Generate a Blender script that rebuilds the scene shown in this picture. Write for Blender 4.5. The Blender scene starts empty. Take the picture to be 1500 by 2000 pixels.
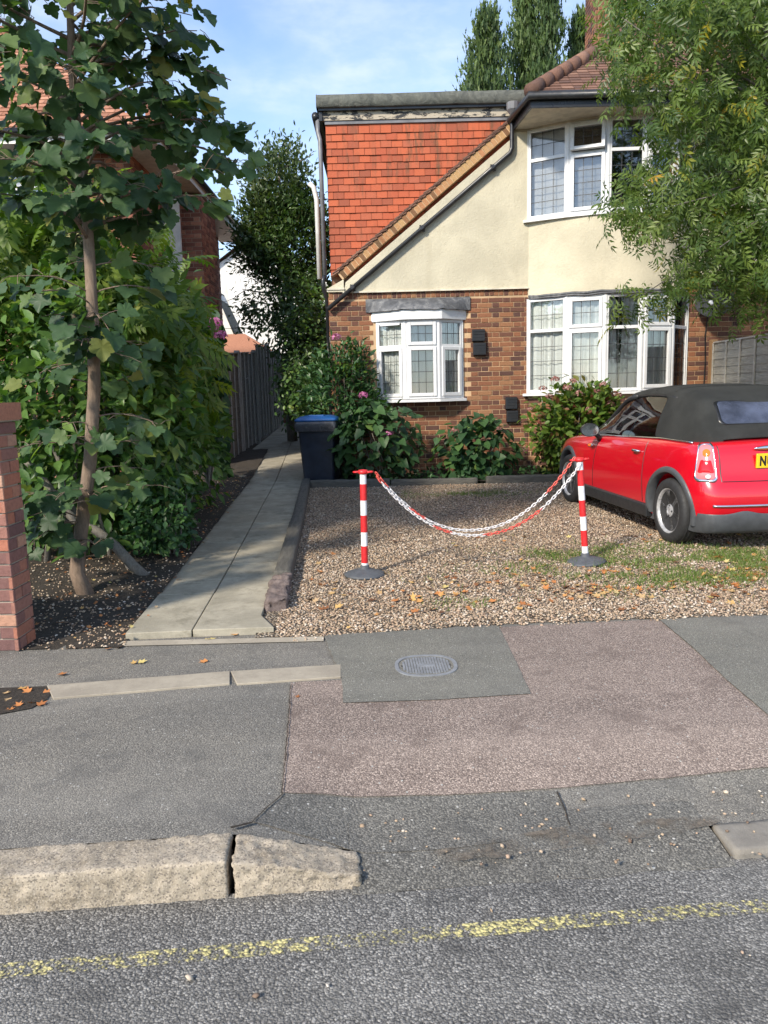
import bpy, bmesh, math, random
import numpy as np
from mathutils import Vector, Matrix, noise
from mathutils.bvhtree import BVHTree
random.seed(7); np.random.seed(7)
sc = bpy.context.scene
COL = sc.collection
R = math.radians

# ---------------------------------------------------------------- camera
CAM_H = 1.46
PITCH = math.atan(230 / 1500)
ROLL = R(1.45)
FWD = Vector((0, math.cos(PITCH), -math.sin(PITCH)))
UPP = Vector((0, math.sin(PITCH), math.cos(PITCH)))
RGT = Vector((1, 0, 0))
C_R = RGT * math.cos(ROLL) - UPP * math.sin(ROLL)
C_U = RGT * math.sin(ROLL) + UPP * math.cos(ROLL)
cd = bpy.data.cameras.new('camera'); cam = bpy.data.objects.new('camera', cd); COL.objects.link(cam)
cd.sensor_fit = 'HORIZONTAL'; cd.sensor_width = 36; cd.lens = 36
cd.clip_start = 0.05; cd.clip_end = 900
m = Matrix((C_R, C_U, -FWD)).transposed().to_4x4()
m.translation = Vector((0, 0, CAM_H))
cam.matrix_world = m
sc.camera = cam

# ---------------------------------------------------------------- light
TO_SUN = Vector((-0.52, -0.64, 0.57)).normalized()
SUN_EL = math.asin(TO_SUN.z); SUN_ROT = math.atan2(TO_SUN.x, TO_SUN.y)
w = bpy.data.worlds.new('World'); sc.world = w; w.use_nodes = True
nt = w.node_tree; bg = nt.nodes['Background']
sky = nt.nodes.new('ShaderNodeTexSky'); sky.sky_type = 'NISHITA'; sky.sun_disc = False
sky.sun_elevation = SUN_EL; sky.sun_rotation = SUN_ROT % (2 * math.pi)
sky.air_density = 0.9; sky.dust_density = 0.25; sky.ozone_density = 2.2
tc = nt.nodes.new('ShaderNodeTexCoord')
mp = nt.nodes.new('ShaderNodeMapping'); mp.inputs['Scale'].default_value = (1.0, 1.0, 2.3)
nt.links.new(tc.outputs['Generated'], mp.inputs['Vector'])
def wnoise(scale, detail, rough, dist=0.0):
    n = nt.nodes.new('ShaderNodeTexNoise'); n.inputs['Scale'].default_value = scale
    n.inputs['Detail'].default_value = detail; n.inputs['Roughness'].default_value = rough
    n.inputs['Distortion'].default_value = dist
    nt.links.new(mp.outputs[0], n.inputs['Vector']); return n
def wramp(src, a, b):
    r = nt.nodes.new('ShaderNodeMapRange'); r.interpolation_type = 'SMOOTHSTEP'
    r.inputs['From Min'].default_value = a; r.inputs['From Max'].default_value = b
    nt.links.new(src, r.inputs['Value']); return r.outputs[0]
def wmath(op, a, b):
    n = nt.nodes.new('ShaderNodeMath'); n.operation = op
    for i, q in enumerate((a, b)):
        if isinstance(q, (int, float)): n.inputs[i].default_value = q
        else: nt.links.new(q, n.inputs[i])
    return n.outputs[0]
big = wramp(wnoise(2.6, 5, 0.55, 0.3).outputs['Fac'], 0.30, 0.74)
small = wramp(wnoise(16, 4, 0.6, 0.15).outputs['Fac'], 0.30, 0.78)
cl = wmath('ADD', wmath('MULTIPLY', wmath('MULTIPLY', big, 0.65), small), wmath('MULTIPLY', big, 0.42))
cl = wmath('ADD', wmath('MULTIPLY', cl, 0.66), 0.03)
mx = nt.nodes.new('ShaderNodeMix'); mx.data_type = 'RGBA'
nt.links.new(cl, mx.inputs['Factor'])
nt.links.new(sky.outputs[0], mx.inputs['A']); mx.inputs['B'].default_value = (3.7, 3.95, 4.35, 1)
nt.links.new(mx.outputs['Result'], bg.inputs['Color'])
bg.inputs['Strength'].default_value = 0.15
sd = bpy.data.lights.new('sun', 'SUN'); sun = bpy.data.objects.new('sun', sd); COL.objects.link(sun)
sd.energy = 3.1; sd.angle = R(6); sd.color = (1.0, 0.90, 0.75)
sun.rotation_euler = TO_SUN.to_track_quat('Z', 'Y').to_euler()

sc.view_settings.view_transform = 'Standard'; sc.view_settings.look = 'None'
sc.view_settings.exposure = 1.0; sc.view_settings.gamma = 1.0
sc.render.engine = 'CYCLES'
sc.cycles.max_bounces = 8; sc.cycles.diffuse_bounces = 5; sc.cycles.glossy_bounces = 3
sc.cycles.transmission_bounces = 4; sc.cycles.transparent_max_bounces = 8
sc.cycles.caustics_reflective = False; sc.cycles.caustics_refractive = False
sc.cycles.use_denoising = True
sc.cycles.sample_clamp_indirect = 6

# ---------------------------------------------------------------- surveying helpers (photo pixel -> place)
CAMP = Vector((0, 0, CAM_H))
def ray(px, py): return FWD + C_R * ((px - 750) / 1500) + C_U * ((1000 - py) / 1500)
def onY(px, py, Y): d = ray(px, py); return CAMP + d * (Y / d.y)
def onZ(px, py, z=0.0): d = ray(px, py); return CAMP + d * ((z - CAM_H) / d.z)
def gz(y):
    if y < 6: return 0.0
    if y < 12: return 0.02 * (y - 6)
    return min(0.12 + 0.06 * (y - 12), 0.72)
def onG(px, py, off=0.0):
    z = 0.0
    for _ in range(12): p = onZ(px, py, z + off); z = 0.5 * z + 0.5 * gz(p.y)
    return onZ(px, py, z + off)
def proj(P):
    q = Vector(P) - CAMP; k = q.dot(FWD)
    return (750 + 1500 * q.dot(C_R) / k, 1000 - 1500 * q.dot(C_U) / k)

# ---------------------------------------------------------------- object helpers
def tag(o, label=None, cat=None, group=None, kind=None):
    if label: o['label'] = label
    if cat: o['category'] = cat
    if group: o['group'] = group
    if kind: o['kind'] = kind
    return o
WM = {}   # things whose pieces are modelled in world coordinates -> their world matrix
def join_to(o, parent):
    o.parent = parent
    if parent.name in WM:
        o.matrix_parent_inverse = WM[parent.name].inverted(); WM[o.name] = Matrix.Identity(4)
    return o
def empty(name, loc=(0, 0, 0), rz=0.0, label=None, cat=None, group=None, kind=None, parent=None, world=False):
    o = bpy.data.objects.new(name, None); COL.objects.link(o)
    o.location = loc; o.rotation_euler = (0, 0, rz); o.empty_display_size = 0.1
    if parent: join_to(o, parent)
    if world: WM[o.name] = Matrix.LocRotScale(Vector(loc), o.rotation_euler, None)
    return tag(o, label, cat, group, kind)
def link(name, me, parent=None, mat=None):
    o = bpy.data.objects.new(name, me); COL.objects.link(o)
    if mat is not None and not me.materials: me.materials.append(mat)
    if parent: join_to(o, parent)
    return o
BOXF = [(0, 3, 2, 1), (4, 5, 6, 7), (0, 1, 5, 4), (1, 2, 6, 5), (2, 3, 7, 6), (3, 0, 4, 7)]
class MB:
    def __init__(s): s.v = []; s.f = []; s.marks = []
    def add(s, v, f):
        b = len(s.v); s.v += [tuple(q) for q in v]; s.f += [tuple(i + b for i in g) for g in f]; return s
    def box(s, x0, x1, y0, y1, z0, z1, M=None):
        v = [Vector(q) for q in ((x0, y0, z0), (x1, y0, z0), (x1, y1, z0), (x0, y1, z0), (x0, y0, z1), (x1, y0, z1), (x1, y1, z1), (x0, y1, z1))]
        if M is not None: v = [M @ q for q in v]
        return s.add(v, BOXF)
    def prism(s, poly, a, b, M=None, axis='y'):
        """poly of (u,w) pairs counter-clockwise, extruded from a to b along axis"""
        n = len(poly)
        def P(u, w_, t): return Vector((u, t, w_)) if axis == 'y' else (Vector((u, w_, t)) if axis == 'z' else Vector((t, u, w_)))
        v = [P(u, q, a) for u, q in poly] + [P(u, q, b) for u, q in poly]
        if M is not None: v = [M @ q for q in v]
        f = [tuple(range(n)), tuple(reversed(range(n, 2 * n)))] + [(i, i + n, (i + 1) % n + n, (i + 1) % n) for i in range(n)]
        return s.add(v, f)
    def tube(s, pts, r, n=8, cap=True):
        s.marks.append((len(s.v), len(s.f)))
        pts = [Vector(p) for p in pts]; k = len(pts)
        rs = [r] * k if isinstance(r, (int, float)) else list(r)
        t0 = (pts[1] - pts[0]).normalized()
        a = t0.orthogonal().normalized(); v = []
        for i, p in enumerate(pts):
            t = (pts[min(i + 1, k - 1)] - pts[max(i - 1, 0)]).normalized()
            a = (a - t * a.dot(t)); a = a.normalized() if a.length > 1e-6 else t.orthogonal().normalized()
            b = t.cross(a)
            for j in range(n):
                q = 2 * math.pi * j / n; v.append(p + (a * math.cos(q) + b * math.sin(q)) * rs[i])
        f = [(i * n + j, i * n + (j + 1) % n, (i + 1) * n + (j + 1) % n, (i + 1) * n + j) for i in range(k - 1) for j in range(n)]
        if cap: f += [tuple(reversed(range(n))), tuple((k - 1) * n + j for j in range(n))]
        return s.add(v, f)
    def lathe(s, prof, n=24, M=None):
        v = [Vector((r * math.cos(2 * math.pi * j / n), r * math.sin(2 * math.pi * j / n), z)) for r, z in prof for j in range(n)]
        if M is not None: v = [M @ q for q in v]
        k = len(prof)
        f = [(i * n + j, i * n + (j + 1) % n, (i + 1) * n + (j + 1) % n, (i + 1) * n + j) for i in range(k - 1) for j in range(n)]
        if prof[0][0] > 1e-5: f.append(tuple(reversed(range(n))))
        if prof[-1][0] > 1e-5: f.append(tuple((k - 1) * n + j for j in range(n)))
        return s.add(v, f)
    def split(s, name, mat, parent=None):
        """each tube laid into this builder becomes an object of its own"""
        mk = s.marks + [(len(s.v), len(s.f))]
        for (a, fa), (b, fb) in zip(mk[:-1], mk[1:]):
            q = MB(); q.v = s.v[a:b]; q.f = [tuple(i - a for i in g) for g in s.f[fa:fb]]; q.build(name, mat, parent, smooth=True)
    def mesh(s, name='mesh'):
        me = bpy.data.meshes.new(name); me.from_pydata(s.v, [], s.f); me.update(); return me
    def build(s, name, mat, parent=None, smooth=False, bevel=0.0, seg=2, flip=False):
        me = s.mesh(name)
        bm = bmesh.new(); bm.from_mesh(me); bmesh.ops.recalc_face_normals(bm, faces=bm.faces)
        if flip: bmesh.ops.reverse_faces(bm, faces=bm.faces)
        bm.to_mesh(me); bm.free()
        if smooth: me.shade_smooth()
        o = link(name, me, parent, mat)
        if bevel:
            md = o.modifiers.new('Bevel', 'BEVEL'); md.width = bevel; md.segments = seg; md.limit_method = 'ANGLE'; md.angle_limit = R(35)
            if smooth is False: me.shade_smooth(); md.harden_normals = True
        return o
def rough_block(name, mat, parent, L, W, Hh, cell=0.05, amp=0.008, freq=9.0, seed=0, rnd=0.012, loc=(0, 0, 0), rz=0.0, shape=None):
    """weathered block, x 0..L, y 0..W, z 0..Hh with noise-worn faces; shape(v) may reshape it"""
    bm = bmesh.new()
    nx, ny, nz = max(2, int(L / cell)), max(2, int(W / cell)), max(2, int(Hh / cell))
    pts = {}
    def gv(i, j, k):
        if (i, j, k) not in pts:
            p = Vector((i / nx * L, j / ny * W, k / nz * Hh))
            q = Vector((min(max(p.x, rnd), L - rnd), min(max(p.y, rnd), W - rnd), min(max(p.z, rnd), Hh - rnd)))
            dd = p - q
            if dd.length > 1e-6: p = q + dd.normalized() * rnd * min(1, dd.length / rnd)
            s3 = Vector((seed * 7.3, seed * 3.1, 0))
            nn = noise.noise_vector(p * freq + s3) * amp + noise.noise_vector(p * freq * 3.1 + s3) * amp * 0.45
            p = p + nn
            if shape: p = shape(p)
            pts[(i, j, k)] = bm.verts.new(p)
        return pts[(i, j, k)]
    def quad(*a):
        try: bm.faces.new([gv(*q) for q in a])
        except ValueError: pass
    for i in range(nx):
        for j in range(ny):
            quad((i, j, 0), (i, j + 1, 0), (i + 1, j + 1, 0), (i + 1, j, 0)); quad((i, j, nz), (i + 1, j, nz), (i + 1, j + 1, nz), (i, j + 1, nz))
    for i in range(nx):
        for k in range(nz):
            quad((i, 0, k), (i + 1, 0, k), (i + 1, 0, k + 1), (i, 0, k + 1)); quad((i, ny, k), (i, ny, k + 1), (i + 1, ny, k + 1), (i + 1, ny, k))
    for j in range(ny):
        for k in range(nz):
            quad((0, j, k), (0, j, k + 1), (0, j + 1, k + 1), (0, j + 1, k)); quad((nx, j, k), (nx, j + 1, k), (nx, j + 1, k + 1), (nx, j, k + 1))
    me = bpy.data.meshes.new(name); bm.to_mesh(me); bm.free(); me.shade_smooth()
    o = link(name, me, parent, mat); o.location = loc; o.rotation_euler = (0, 0, rz)
    return o
def scatter_mesh(name, mat, parent, bv, bf, mats, locs, rnd, smooth=False):
    """one mesh of K transformed copies of a small base shape, with a per-copy random attribute"""
    bv = np.asarray(bv, dtype=np.float64); K = len(locs); n = len(bv)
    V = np.einsum('kij,nj->kni', mats, bv) + np.asarray(locs)[:, None, :]
    idx = np.concatenate([np.asarray(f) for f in bf]); lens = np.array([len(f) for f in bf])
    loops = (idx[None, :] + (np.arange(K) * n)[:, None]).ravel()
    tot = np.tile(lens, K); st = np.concatenate([[0], np.cumsum(tot)[:-1]])
    me = bpy.data.meshes.new(name)
    me.vertices.add(K * n); me.vertices.foreach_set('co', V.reshape(-1).astype(np.float32))
    me.loops.add(len(loops)); me.loops.foreach_set('vertex_index', loops.astype(np.int32))
    me.polygons.add(len(tot)); me.polygons.foreach_set('loop_start', st.astype(np.int32))
    me.update(calc_edges=True); me.validate()
    at = me.attributes.new('rnd', 'FLOAT', 'POINT'); at.data.foreach_set('value', np.repeat(np.asarray(rnd), n).astype(np.float32))
    if smooth: me.shade_smooth()
    return link(name, me, parent, mat)
def rot_from(fwd, nrm):
    """(K,3,3) matrices, columns = side, fwd(y), normal(z)"""
    f = fwd / np.maximum(np.linalg.norm(fwd, axis=1, keepdims=True), 1e-9)
    s = np.cross(f, nrm); s /= np.maximum(np.linalg.norm(s, axis=1, keepdims=True), 1e-9)
    u = np.cross(s, f)
    return np.stack([s, f, u], axis=2)
def unit(n):
    q = np.random.normal(size=(n, 3)); return q / np.linalg.norm(q, axis=1, keepdims=True)
# ---------------------------------------------------------------- materials
class NT:
    def __init__(s, name):
        s.m = bpy.data.materials.new(name); s.m.use_nodes = True; s.t = s.m.node_tree
        s.b = s.t.nodes['Principled BSDF']; s.o = s.t.nodes['Material Output']
    def n(s, typ, **kw):
        q = s.t.nodes.new('ShaderNode' + typ)
        for k, v in kw.items():
            if hasattr(q, k) and k not in q.inputs.keys(): setattr(q, k, v)
        return q
    def put(s, sock, v):
        if isinstance(v, bpy.types.NodeSocket): s.t.links.new(v, sock)
        elif isinstance(v, (tuple, list)) and len(v) == 3 and sock.type == 'RGBA': sock.default_value = (*v, 1)
        else: sock.default_value = v
    def coord(s, scale=(1, 1, 1), kind='Object', rot=(0, 0, 0)):
        c = s.n('TexCoord'); mp = s.n('Mapping'); mp.inputs['Scale'].default_value = scale; mp.inputs['Rotation'].default_value = rot
        s.t.links.new(c.outputs[kind], mp.inputs['Vector']); return mp.outputs[0]
    def world(s, scale=(1, 1, 1)):
        c = s.n('NewGeometry'); mp = s.n('Mapping'); mp.inputs['Scale'].default_value = scale
        s.t.links.new(c.outputs['Position'], mp.inputs['Vector']); return mp.outputs[0]
    def noise(s, vec, scale, detail=3, rough=0.5, dist=0.0):
        q = s.n('TexNoise'); s.put(q.inputs['Vector'], vec)
        for k, v in (('Scale', scale), ('Detail', detail), ('Roughness', rough), ('Distortion', dist)): q.inputs[k].default_value = v
        return q.outputs['Fac']
    def vor(s, vec, scale, feat='F1', out='Distance', rand=1.0):
        q = s.n('TexVoronoi'); q.feature = feat; s.put(q.inputs['Vector'], vec); q.inputs['Scale'].default_value = scale
        q.inputs['Randomness'].default_value = rand
        return q.outputs[out]
    def rng(s, v, a, b, c=0.0, d=1.0, smooth=True):
        q = s.n('MapRange')
        if smooth: q.interpolation_type = 'SMOOTHSTEP'
        s.put(q.inputs['Value'], v)
        for k, x in (('From Min', a), ('From Max', b), ('To Min', c), ('To Max', d)): q.inputs[k].default_value = x
        return q.outputs[0]
    def math(s, op, a, b=0.0):
        q = s.n('Math'); q.operation = op; s.put(q.inputs[0], a); s.put(q.inputs[1], b); return q.outputs[0]
    def mix(s, f, a, b, mode='MIX'):
        q = s.n('Mix'); q.data_type = 'RGBA'; q.blend_type = mode
        s.put(q.inputs['Factor'], f); s.put(q.inputs['A'], a); s.put(q.inputs['B'], b); return q.outputs['Result']
    def ramp(s, f, stops, const=False):
        q = s.n('ValToRGB'); e = q.color_ramp.elements
        if const: q.color_ramp.interpolation = 'CONSTANT'
        while len(e) > 1: e.remove(e[-1])
        e[0].position = stops[0][0]; e[0].color = (*stops[0][1], 1)
        for p, c in stops[1:]:
            k = e.new(p); k.color = (*c, 1)
        s.put(q.inputs[0], f); return q.outputs[0]
    def bump(s, h, strength=0.5, dist=0.01):
        q = s.n('Bump'); q.inputs['Strength'].default_value = strength; q.inputs['Distance'].default_value = dist
        s.put(q.inputs['Height'], h); s.t.links.new(q.outputs[0], s.b.inputs['Normal']); return q
    def rand(s):
        """0..1 per object, per loose piece and per stored 'rnd' value"""
        a = s.n('Attribute'); a.attribute_name = 'rnd'; o = s.n('ObjectInfo'); g = s.n('NewGeometry')
        return s.math('FRACT', s.math('ADD', s.math('ADD', a.outputs['Fac'], o.outputs['Random']), g.outputs['Random Per Island']))
    def rndattr(s):
        a = s.n('Attribute'); a.attribute_name = 'rnd'; o = s.n('ObjectInfo')
        return s.math('FRACT', s.math('ADD', a.outputs['Fac'], o.outputs['Random']))
    def done(s, col=None, rough=None, **kw):
        if col is not None: s.put(s.b.inputs['Base Color'], col)
        if rough is not None: s.put(s.b.inputs['Roughness'], rough)
        for k, v in kw.items(): s.put(s.b.inputs[k], v)
        return s.m
M = {}
def plain(name, col, rough=0.5, var=0.12, nscale=6, bump=0.0, bscale=60, **kw):
    t = NT(name); v = t.coord()
    n1 = t.noise(v, nscale, 4, 0.6)
    c = t.mix(t.rng(n1, 0.3, 0.7), tuple(x * (1 - var) for x in col), tuple(min(1, x * (1 + var)) for x in col))
    if bump: t.bump(t.noise(v, bscale, 3, 0.6), bump, 0.004)
    r = t.rng(t.noise(v, nscale * 2.3, 3), 0.3, 0.7, max(0.02, rough - 0.08), min(1, rough + 0.08))
    M[name] = t.done(c, r, **kw); return M[name]
def asphalt(name, dark, light, scale, bump, dist, patch=0.2, warm=(1, 1, 1), specks=0.0):
    t = NT(name); v = t.world()
    wn = t.n('TexNoise'); t.put(wn.inputs['Vector'], v); wn.inputs['Scale'].default_value = scale * .7; wn.inputs['Detail'].default_value = 2
    va = t.n('VectorMath'); va.operation = 'MULTIPLY_ADD'; t.put(va.inputs[0], wn.outputs['Color']); va.inputs[1].default_value = (1.1 / scale,) * 3; t.put(va.inputs[2], v)
    cell = t.n('TexVoronoi'); t.put(cell.inputs['Vector'], va.outputs[0]); cell.inputs['Scale'].default_value = scale
    sep = t.n('SeparateColor'); t.put(sep.inputs[0], cell.outputs['Color'])
    c = t.ramp(sep.outputs[0], [(0.0, dark), (0.55, tuple((a + b) / 2 for a, b in zip(dark, light))), (0.85, light), (1.0, tuple(x * 1.35 for x in light))])
    edge = t.rng(cell.outputs['Distance'], 0.35, 0.75)
    c = t.mix(edge, c, tuple(x * 0.45 for x in dark))
    fine = t.noise(v, scale * 2.2, 2, 0.7)
    c = t.mix(t.rng(fine, 0.35, 0.7, 0, 0.35), c, tuple(x * 1.2 for x in light))
    big = t.noise(v, 0.9, 6, 0.62)
    c = t.mix(t.rng(big, 0.3, 0.7, 0, 1), t.mix(1.0, c, (1 - patch,) * 3, 'MULTIPLY'), t.mix(1.0, c, tuple(min(1.3, (1 + patch) * k) for k in warm), 'MULTIPLY'))
    wear = t.noise(t.world((.25, 1.6, 1)), 1.6, 4, 0.6)
    c = t.mix(t.rng(wear, 0.4, 0.7, 0, 0.22), c, tuple(x * 1.15 for x in light))
    gum = t.rng(t.vor(v, 3.1), 0.085, 0.05)
    c = t.mix(t.math('MULTIPLY', gum, 0.35), c, tuple(x * .6 for x in dark))
    st = t.noise(v, 4.5, 5, 0.65, 0.4)
    c = t.mix(t.rng(st, 0.50, 0.72, 0, 0.6), c, tuple(x * 0.8 for x in dark))
    if specks:
        sp = t.n('TexVoronoi'); t.put(sp.inputs['Vector'], v); sp.inputs['Scale'].default_value = scale * 0.55
        s2 = t.n('SeparateColor'); t.put(s2.inputs[0], sp.outputs['Color'])
        c = t.mix(t.math('MULTIPLY', t.rng(s2.outputs[1], 1 - specks, 1 - specks * 0.6), t.rng(sp.outputs['Distance'], 0.45, 0.25)), c, (0.42, 0.41, 0.38))
    h = t.math('ADD', t.math('ADD', t.math('MULTIPLY', cell.outputs['Distance'], -.8), t.math('MULTIPLY', fine, 0.5)), t.math('MULTIPLY', sep.outputs[1], .45))
    t.bump(h, bump, dist)
    M[name] = t.done(c, 0.88); return M[name]
asphalt('road', (0.076, 0.073, 0.069), (0.31, 0.296, 0.272), 125, 1.0, 0.006, 0.14)
asphalt('tarmac', (0.132, 0.125, 0.114), (0.262, 0.247, 0.218), 165, 0.8, 0.004, 0.12, (1.03, 1.0, 0.95), 0.02)
asphalt('tarmac_patch', (0.136, 0.131, 0.115), (0.232, 0.222, 0.192), 190, 0.6, 0.003, 0.10, (1.0, 1.0, 0.96), 0.03)
asphalt('tarmac_dark', (0.094, 0.091, 0.084), (0.218, 0.208, 0.187), 130, 0.9, 0.005, 0.12, (1.02, 1.0, 0.95), 0.03)
asphalt('tarmac_red', (0.15, 0.110, 0.092), (0.40, 0.32, 0.27), 150, 0.9, 0.004, 0.08, (1.0, 1.0, 1.0), 0.02)

def concrete(name, col, dirt, scale=1.0, bump=0.35, moss=None):
    t = NT(name); v = t.world((scale,) * 3)
    a = t.noise(v, 3, 6, 0.65, 0.3); b = t.noise(v, 22, 5, 0.7); f = t.noise(v, 140, 3, 0.7)
    c = t.mix(t.rng(a, 0.32, 0.68), dirt, col)
    c = t.mix(t.rng(b, 0.4, 0.75, 0, 0.45), c, tuple(x * 0.62 for x in col))
    c = t.mix(t.rng(f, 0.55, 0.8, 0, 0.5), c, tuple(min(1, x * 1.4) for x in col))
    if moss: c = t.mix(t.rng(t.noise(v, 5.5, 6, 0.7), 0.5, 0.7, 0, 0.6), c, moss)
    t.bump(t.math('ADD', t.math('MULTIPLY', b, 0.6), t.math('MULTIPLY', f, 0.4)), bump, 0.006)
    if name == 'granite':
        sp = t.n('TexVoronoi'); t.put(sp.inputs['Vector'], v); sp.inputs['Scale'].default_value = 150; s2 = t.n('SeparateColor'); t.put(s2.inputs[0], sp.outputs['Color'])
        c = t.mix(t.rng(s2.outputs[0], .72, .8, 0, .6), c, (0.10, 0.085, 0.075)); c = t.mix(t.rng(s2.outputs[1], .74, .82, 0, .4), c, (0.56, 0.48, 0.38))
    M[name] = t.done(c, 0.9); return M[name]
concrete('concrete', (0.40, 0.362, 0.28), (0.26, 0.235, 0.178), 1.0, 0.7, (0.155, 0.138, 0.095))
concrete('edging', (0.37, 0.325, 0.255), (0.27, 0.235, 0.185), 1.0, 0.3)
concrete('granite', (0.42, 0.358, 0.275), (0.255, 0.215, 0.16), 1.3, 1.0, (0.15, 0.12, 0.08))
concrete('drop_granite', (0.26, 0.238, 0.205), (0.185, 0.168, 0.143), 1.3, 0.8, (0.12, 0.105, 0.085))

def soil():
    t = NT('soil'); v = t.world()
    a = t.noise(v, 40, 6, 0.75); b = t.noise(v, 3.2, 5, 0.6)
    c = t.mix(t.rng(a, 0.3, 0.7), (0.018, 0.014, 0.010), (0.075, 0.058, 0.042))
    c = t.mix(t.rng(b, 0.35, 0.7, 0, 0.6), c, (0.05, 0.04, 0.03))
    t.bump(a, 1.0, 0.03); M['soil'] = t.done(c, 0.95)
soil()
def gravel_bed():
    t = NT('gravel_bed'); v = t.world()
    cell = t.n('TexVoronoi'); t.put(cell.inputs['Vector'], v); cell.inputs['Scale'].default_value = 62
    sep = t.n('SeparateColor'); t.put(sep.inputs[0], cell.outputs['Color'])
    c = t.ramp(sep.outputs[0], [(0, (0.15, 0.105, 0.07)), (0.35, (0.33, 0.25, 0.17)), (0.7, (0.42, 0.335, 0.24)), (1, (0.58, 0.50, 0.40))])
    c = t.mix(t.rng(cell.outputs['Distance'], 0.3, 0.7), c, (0.06, 0.045, 0.03))
    t.bump(t.math('MULTIPLY', cell.outputs['Distance'], -1.0), 1.0, 0.02); M['gravel_bed'] = t.done(c, 0.9)
gravel_bed()
def pebble():
    t = NT('pebble'); r = t.rand()
    c = t.ramp(r, [(0, (0.16, 0.11, 0.08)), (0.2, (0.33, 0.24, 0.165)), (0.45, (0.44, 0.34, 0.24)), (0.65, (0.40, 0.28, 0.20)), (0.85, (0.52, 0.43, 0.325)), (0.96, (0.62, 0.55, 0.47))])
    big = t.noise(t.world(), 1.1, 5, .6); c = t.mix(t.rng(big, .38, .62), t.mix(1.0, c, (.86, .82, .77), 'MULTIPLY'), c)
    M['pebble'] = t.done(c, 0.8)
pebble()
def litter():
    t = NT('litter'); r = t.rand()
    c = t.ramp(r, [(0, (0.10, 0.045, 0.02)), (0.3, (0.33, 0.12, 0.035)), (0.55, (0.50, 0.20, 0.06)), (0.75, (0.48, 0.30, 0.10)), (0.9, (0.40, 0.28, 0.17)), (1, (0.55, 0.45, 0.14))])
    M['litter'] = t.done(c, 0.7)
litter()
def brickmat(name, stops, rough=0.85):
    t = NT(name); r = t.rand(); v = t.world()
    c = t.ramp(r, stops)
    n1 = t.noise(v, 38, 4, 0.65); n2 = t.noise(v, 190, 3, 0.7)
    c = t.mix(t.rng(n1, 0.4, 0.72, 0, 0.5), c, t.mix(1.0, c, (0.55, 0.5, 0.48), 'MULTIPLY'))
    c = t.mix(t.rng(n2, 0.55, 0.8, 0, 0.35), c, tuple(min(1, q * 1.15) for q in stops[-1][1]))
    t.bump(t.math('ADD', n1, n2), 0.6, 0.006); M[name] = t.done(c, rough)
brickmat('brick', [(0, (0.085, 0.04, 0.032)), (0.25, (0.125, 0.054, 0.036)), (0.5, (0.185, 0.074, 0.040)), (0.72, (0.24, 0.098, 0.048)), (0.9, (0.27, 0.125, 0.060)), (1, (0.29, 0.15, 0.075))])
brickmat('verge_brick', [(0, (0.13, 0.075, 0.035)), (0.25, (0.20, 0.10, 0.045)), (0.3, (0.42, 0.19, 0.085)), (0.7, (0.44, 0.24, 0.11)), (1, (0.46, 0.29, 0.13))])
brickmat('pier_brick', [(0, (0.15, 0.075, 0.07)), (0.35, (0.27, 0.125, 0.10)), (0.65, (0.35, 0.165, 0.12)), (0.85, (0.42, 0.15, 0.085)), (1, (0.47, 0.29, 0.20))])
brickmat('neighbour_brick', [(0, (0.13, 0.05, 0.035)), (0.5, (0.26, 0.095, 0.06)), (0.8, (0.38, 0.15, 0.09)), (1, (0.42, 0.21, 0.13))])
brickmat('roof_tile', [(0, (0.11, 0.060, 0.045)), (0.5, (0.185, 0.095, 0.065)), (1, (0.26, 0.145, 0.10))])
brickmat('orange_roof', [(0, (0.28, 0.12, 0.07)), (0.5, (0.38, 0.17, 0.10)), (1, (0.48, 0.24, 0.15))])
def hung_tile():
    t = NT('hung_tile'); r = t.rand(); v = t.world()
    c = t.ramp(r, [(0, (0.25, 0.06, 0.026)), (0.35, (0.36, 0.072, 0.027)), (0.75, (0.43, 0.092, 0.032)), (1, (0.34, 0.085, 0.04))])
    st = t.noise(t.world((9, 9, 1.1)), 1.0, 4, 0.6)
    pt = t.noise(v, 1.1, 3, 0.5)
    c = t.mix(t.math('MULTIPLY', t.rng(st, 0.50, 0.70), t.rng(pt, 0.38, 0.58, 0.2, 0.85)), c, (0.085, 0.05, 0.022))
    n2 = t.noise(v, 60, 4, 0.7)
    c = t.mix(t.rng(n2, 0.5, 0.8, 0, 0.3), c, (0.52, 0.22, 0.12)); t.bump(n2, 0.3, 0.004)
    M['hung_tile'] = t.done(c, 0.75)
hung_tile()
def mortar(name, col):
    t = NT(name); v = t.world(); n = t.noise(v, 60, 5, 0.7); b = t.noise(v, 2.3, 4, 0.6)
    c = t.mix(t.rng(b, 0.3, 0.7), tuple(x * 0.75 for x in col), tuple(min(1, x * 1.15) for x in col))
    t.bump(n, 0.6, 0.005); M[name] = t.done(c, 0.95)
mortar('mortar', (0.52, 0.365, 0.22)); mortar('pier_mortar', (0.42, 0.36, 0.29)); mortar('neighbour_mortar', (0.40, 0.29, 0.22))
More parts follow.
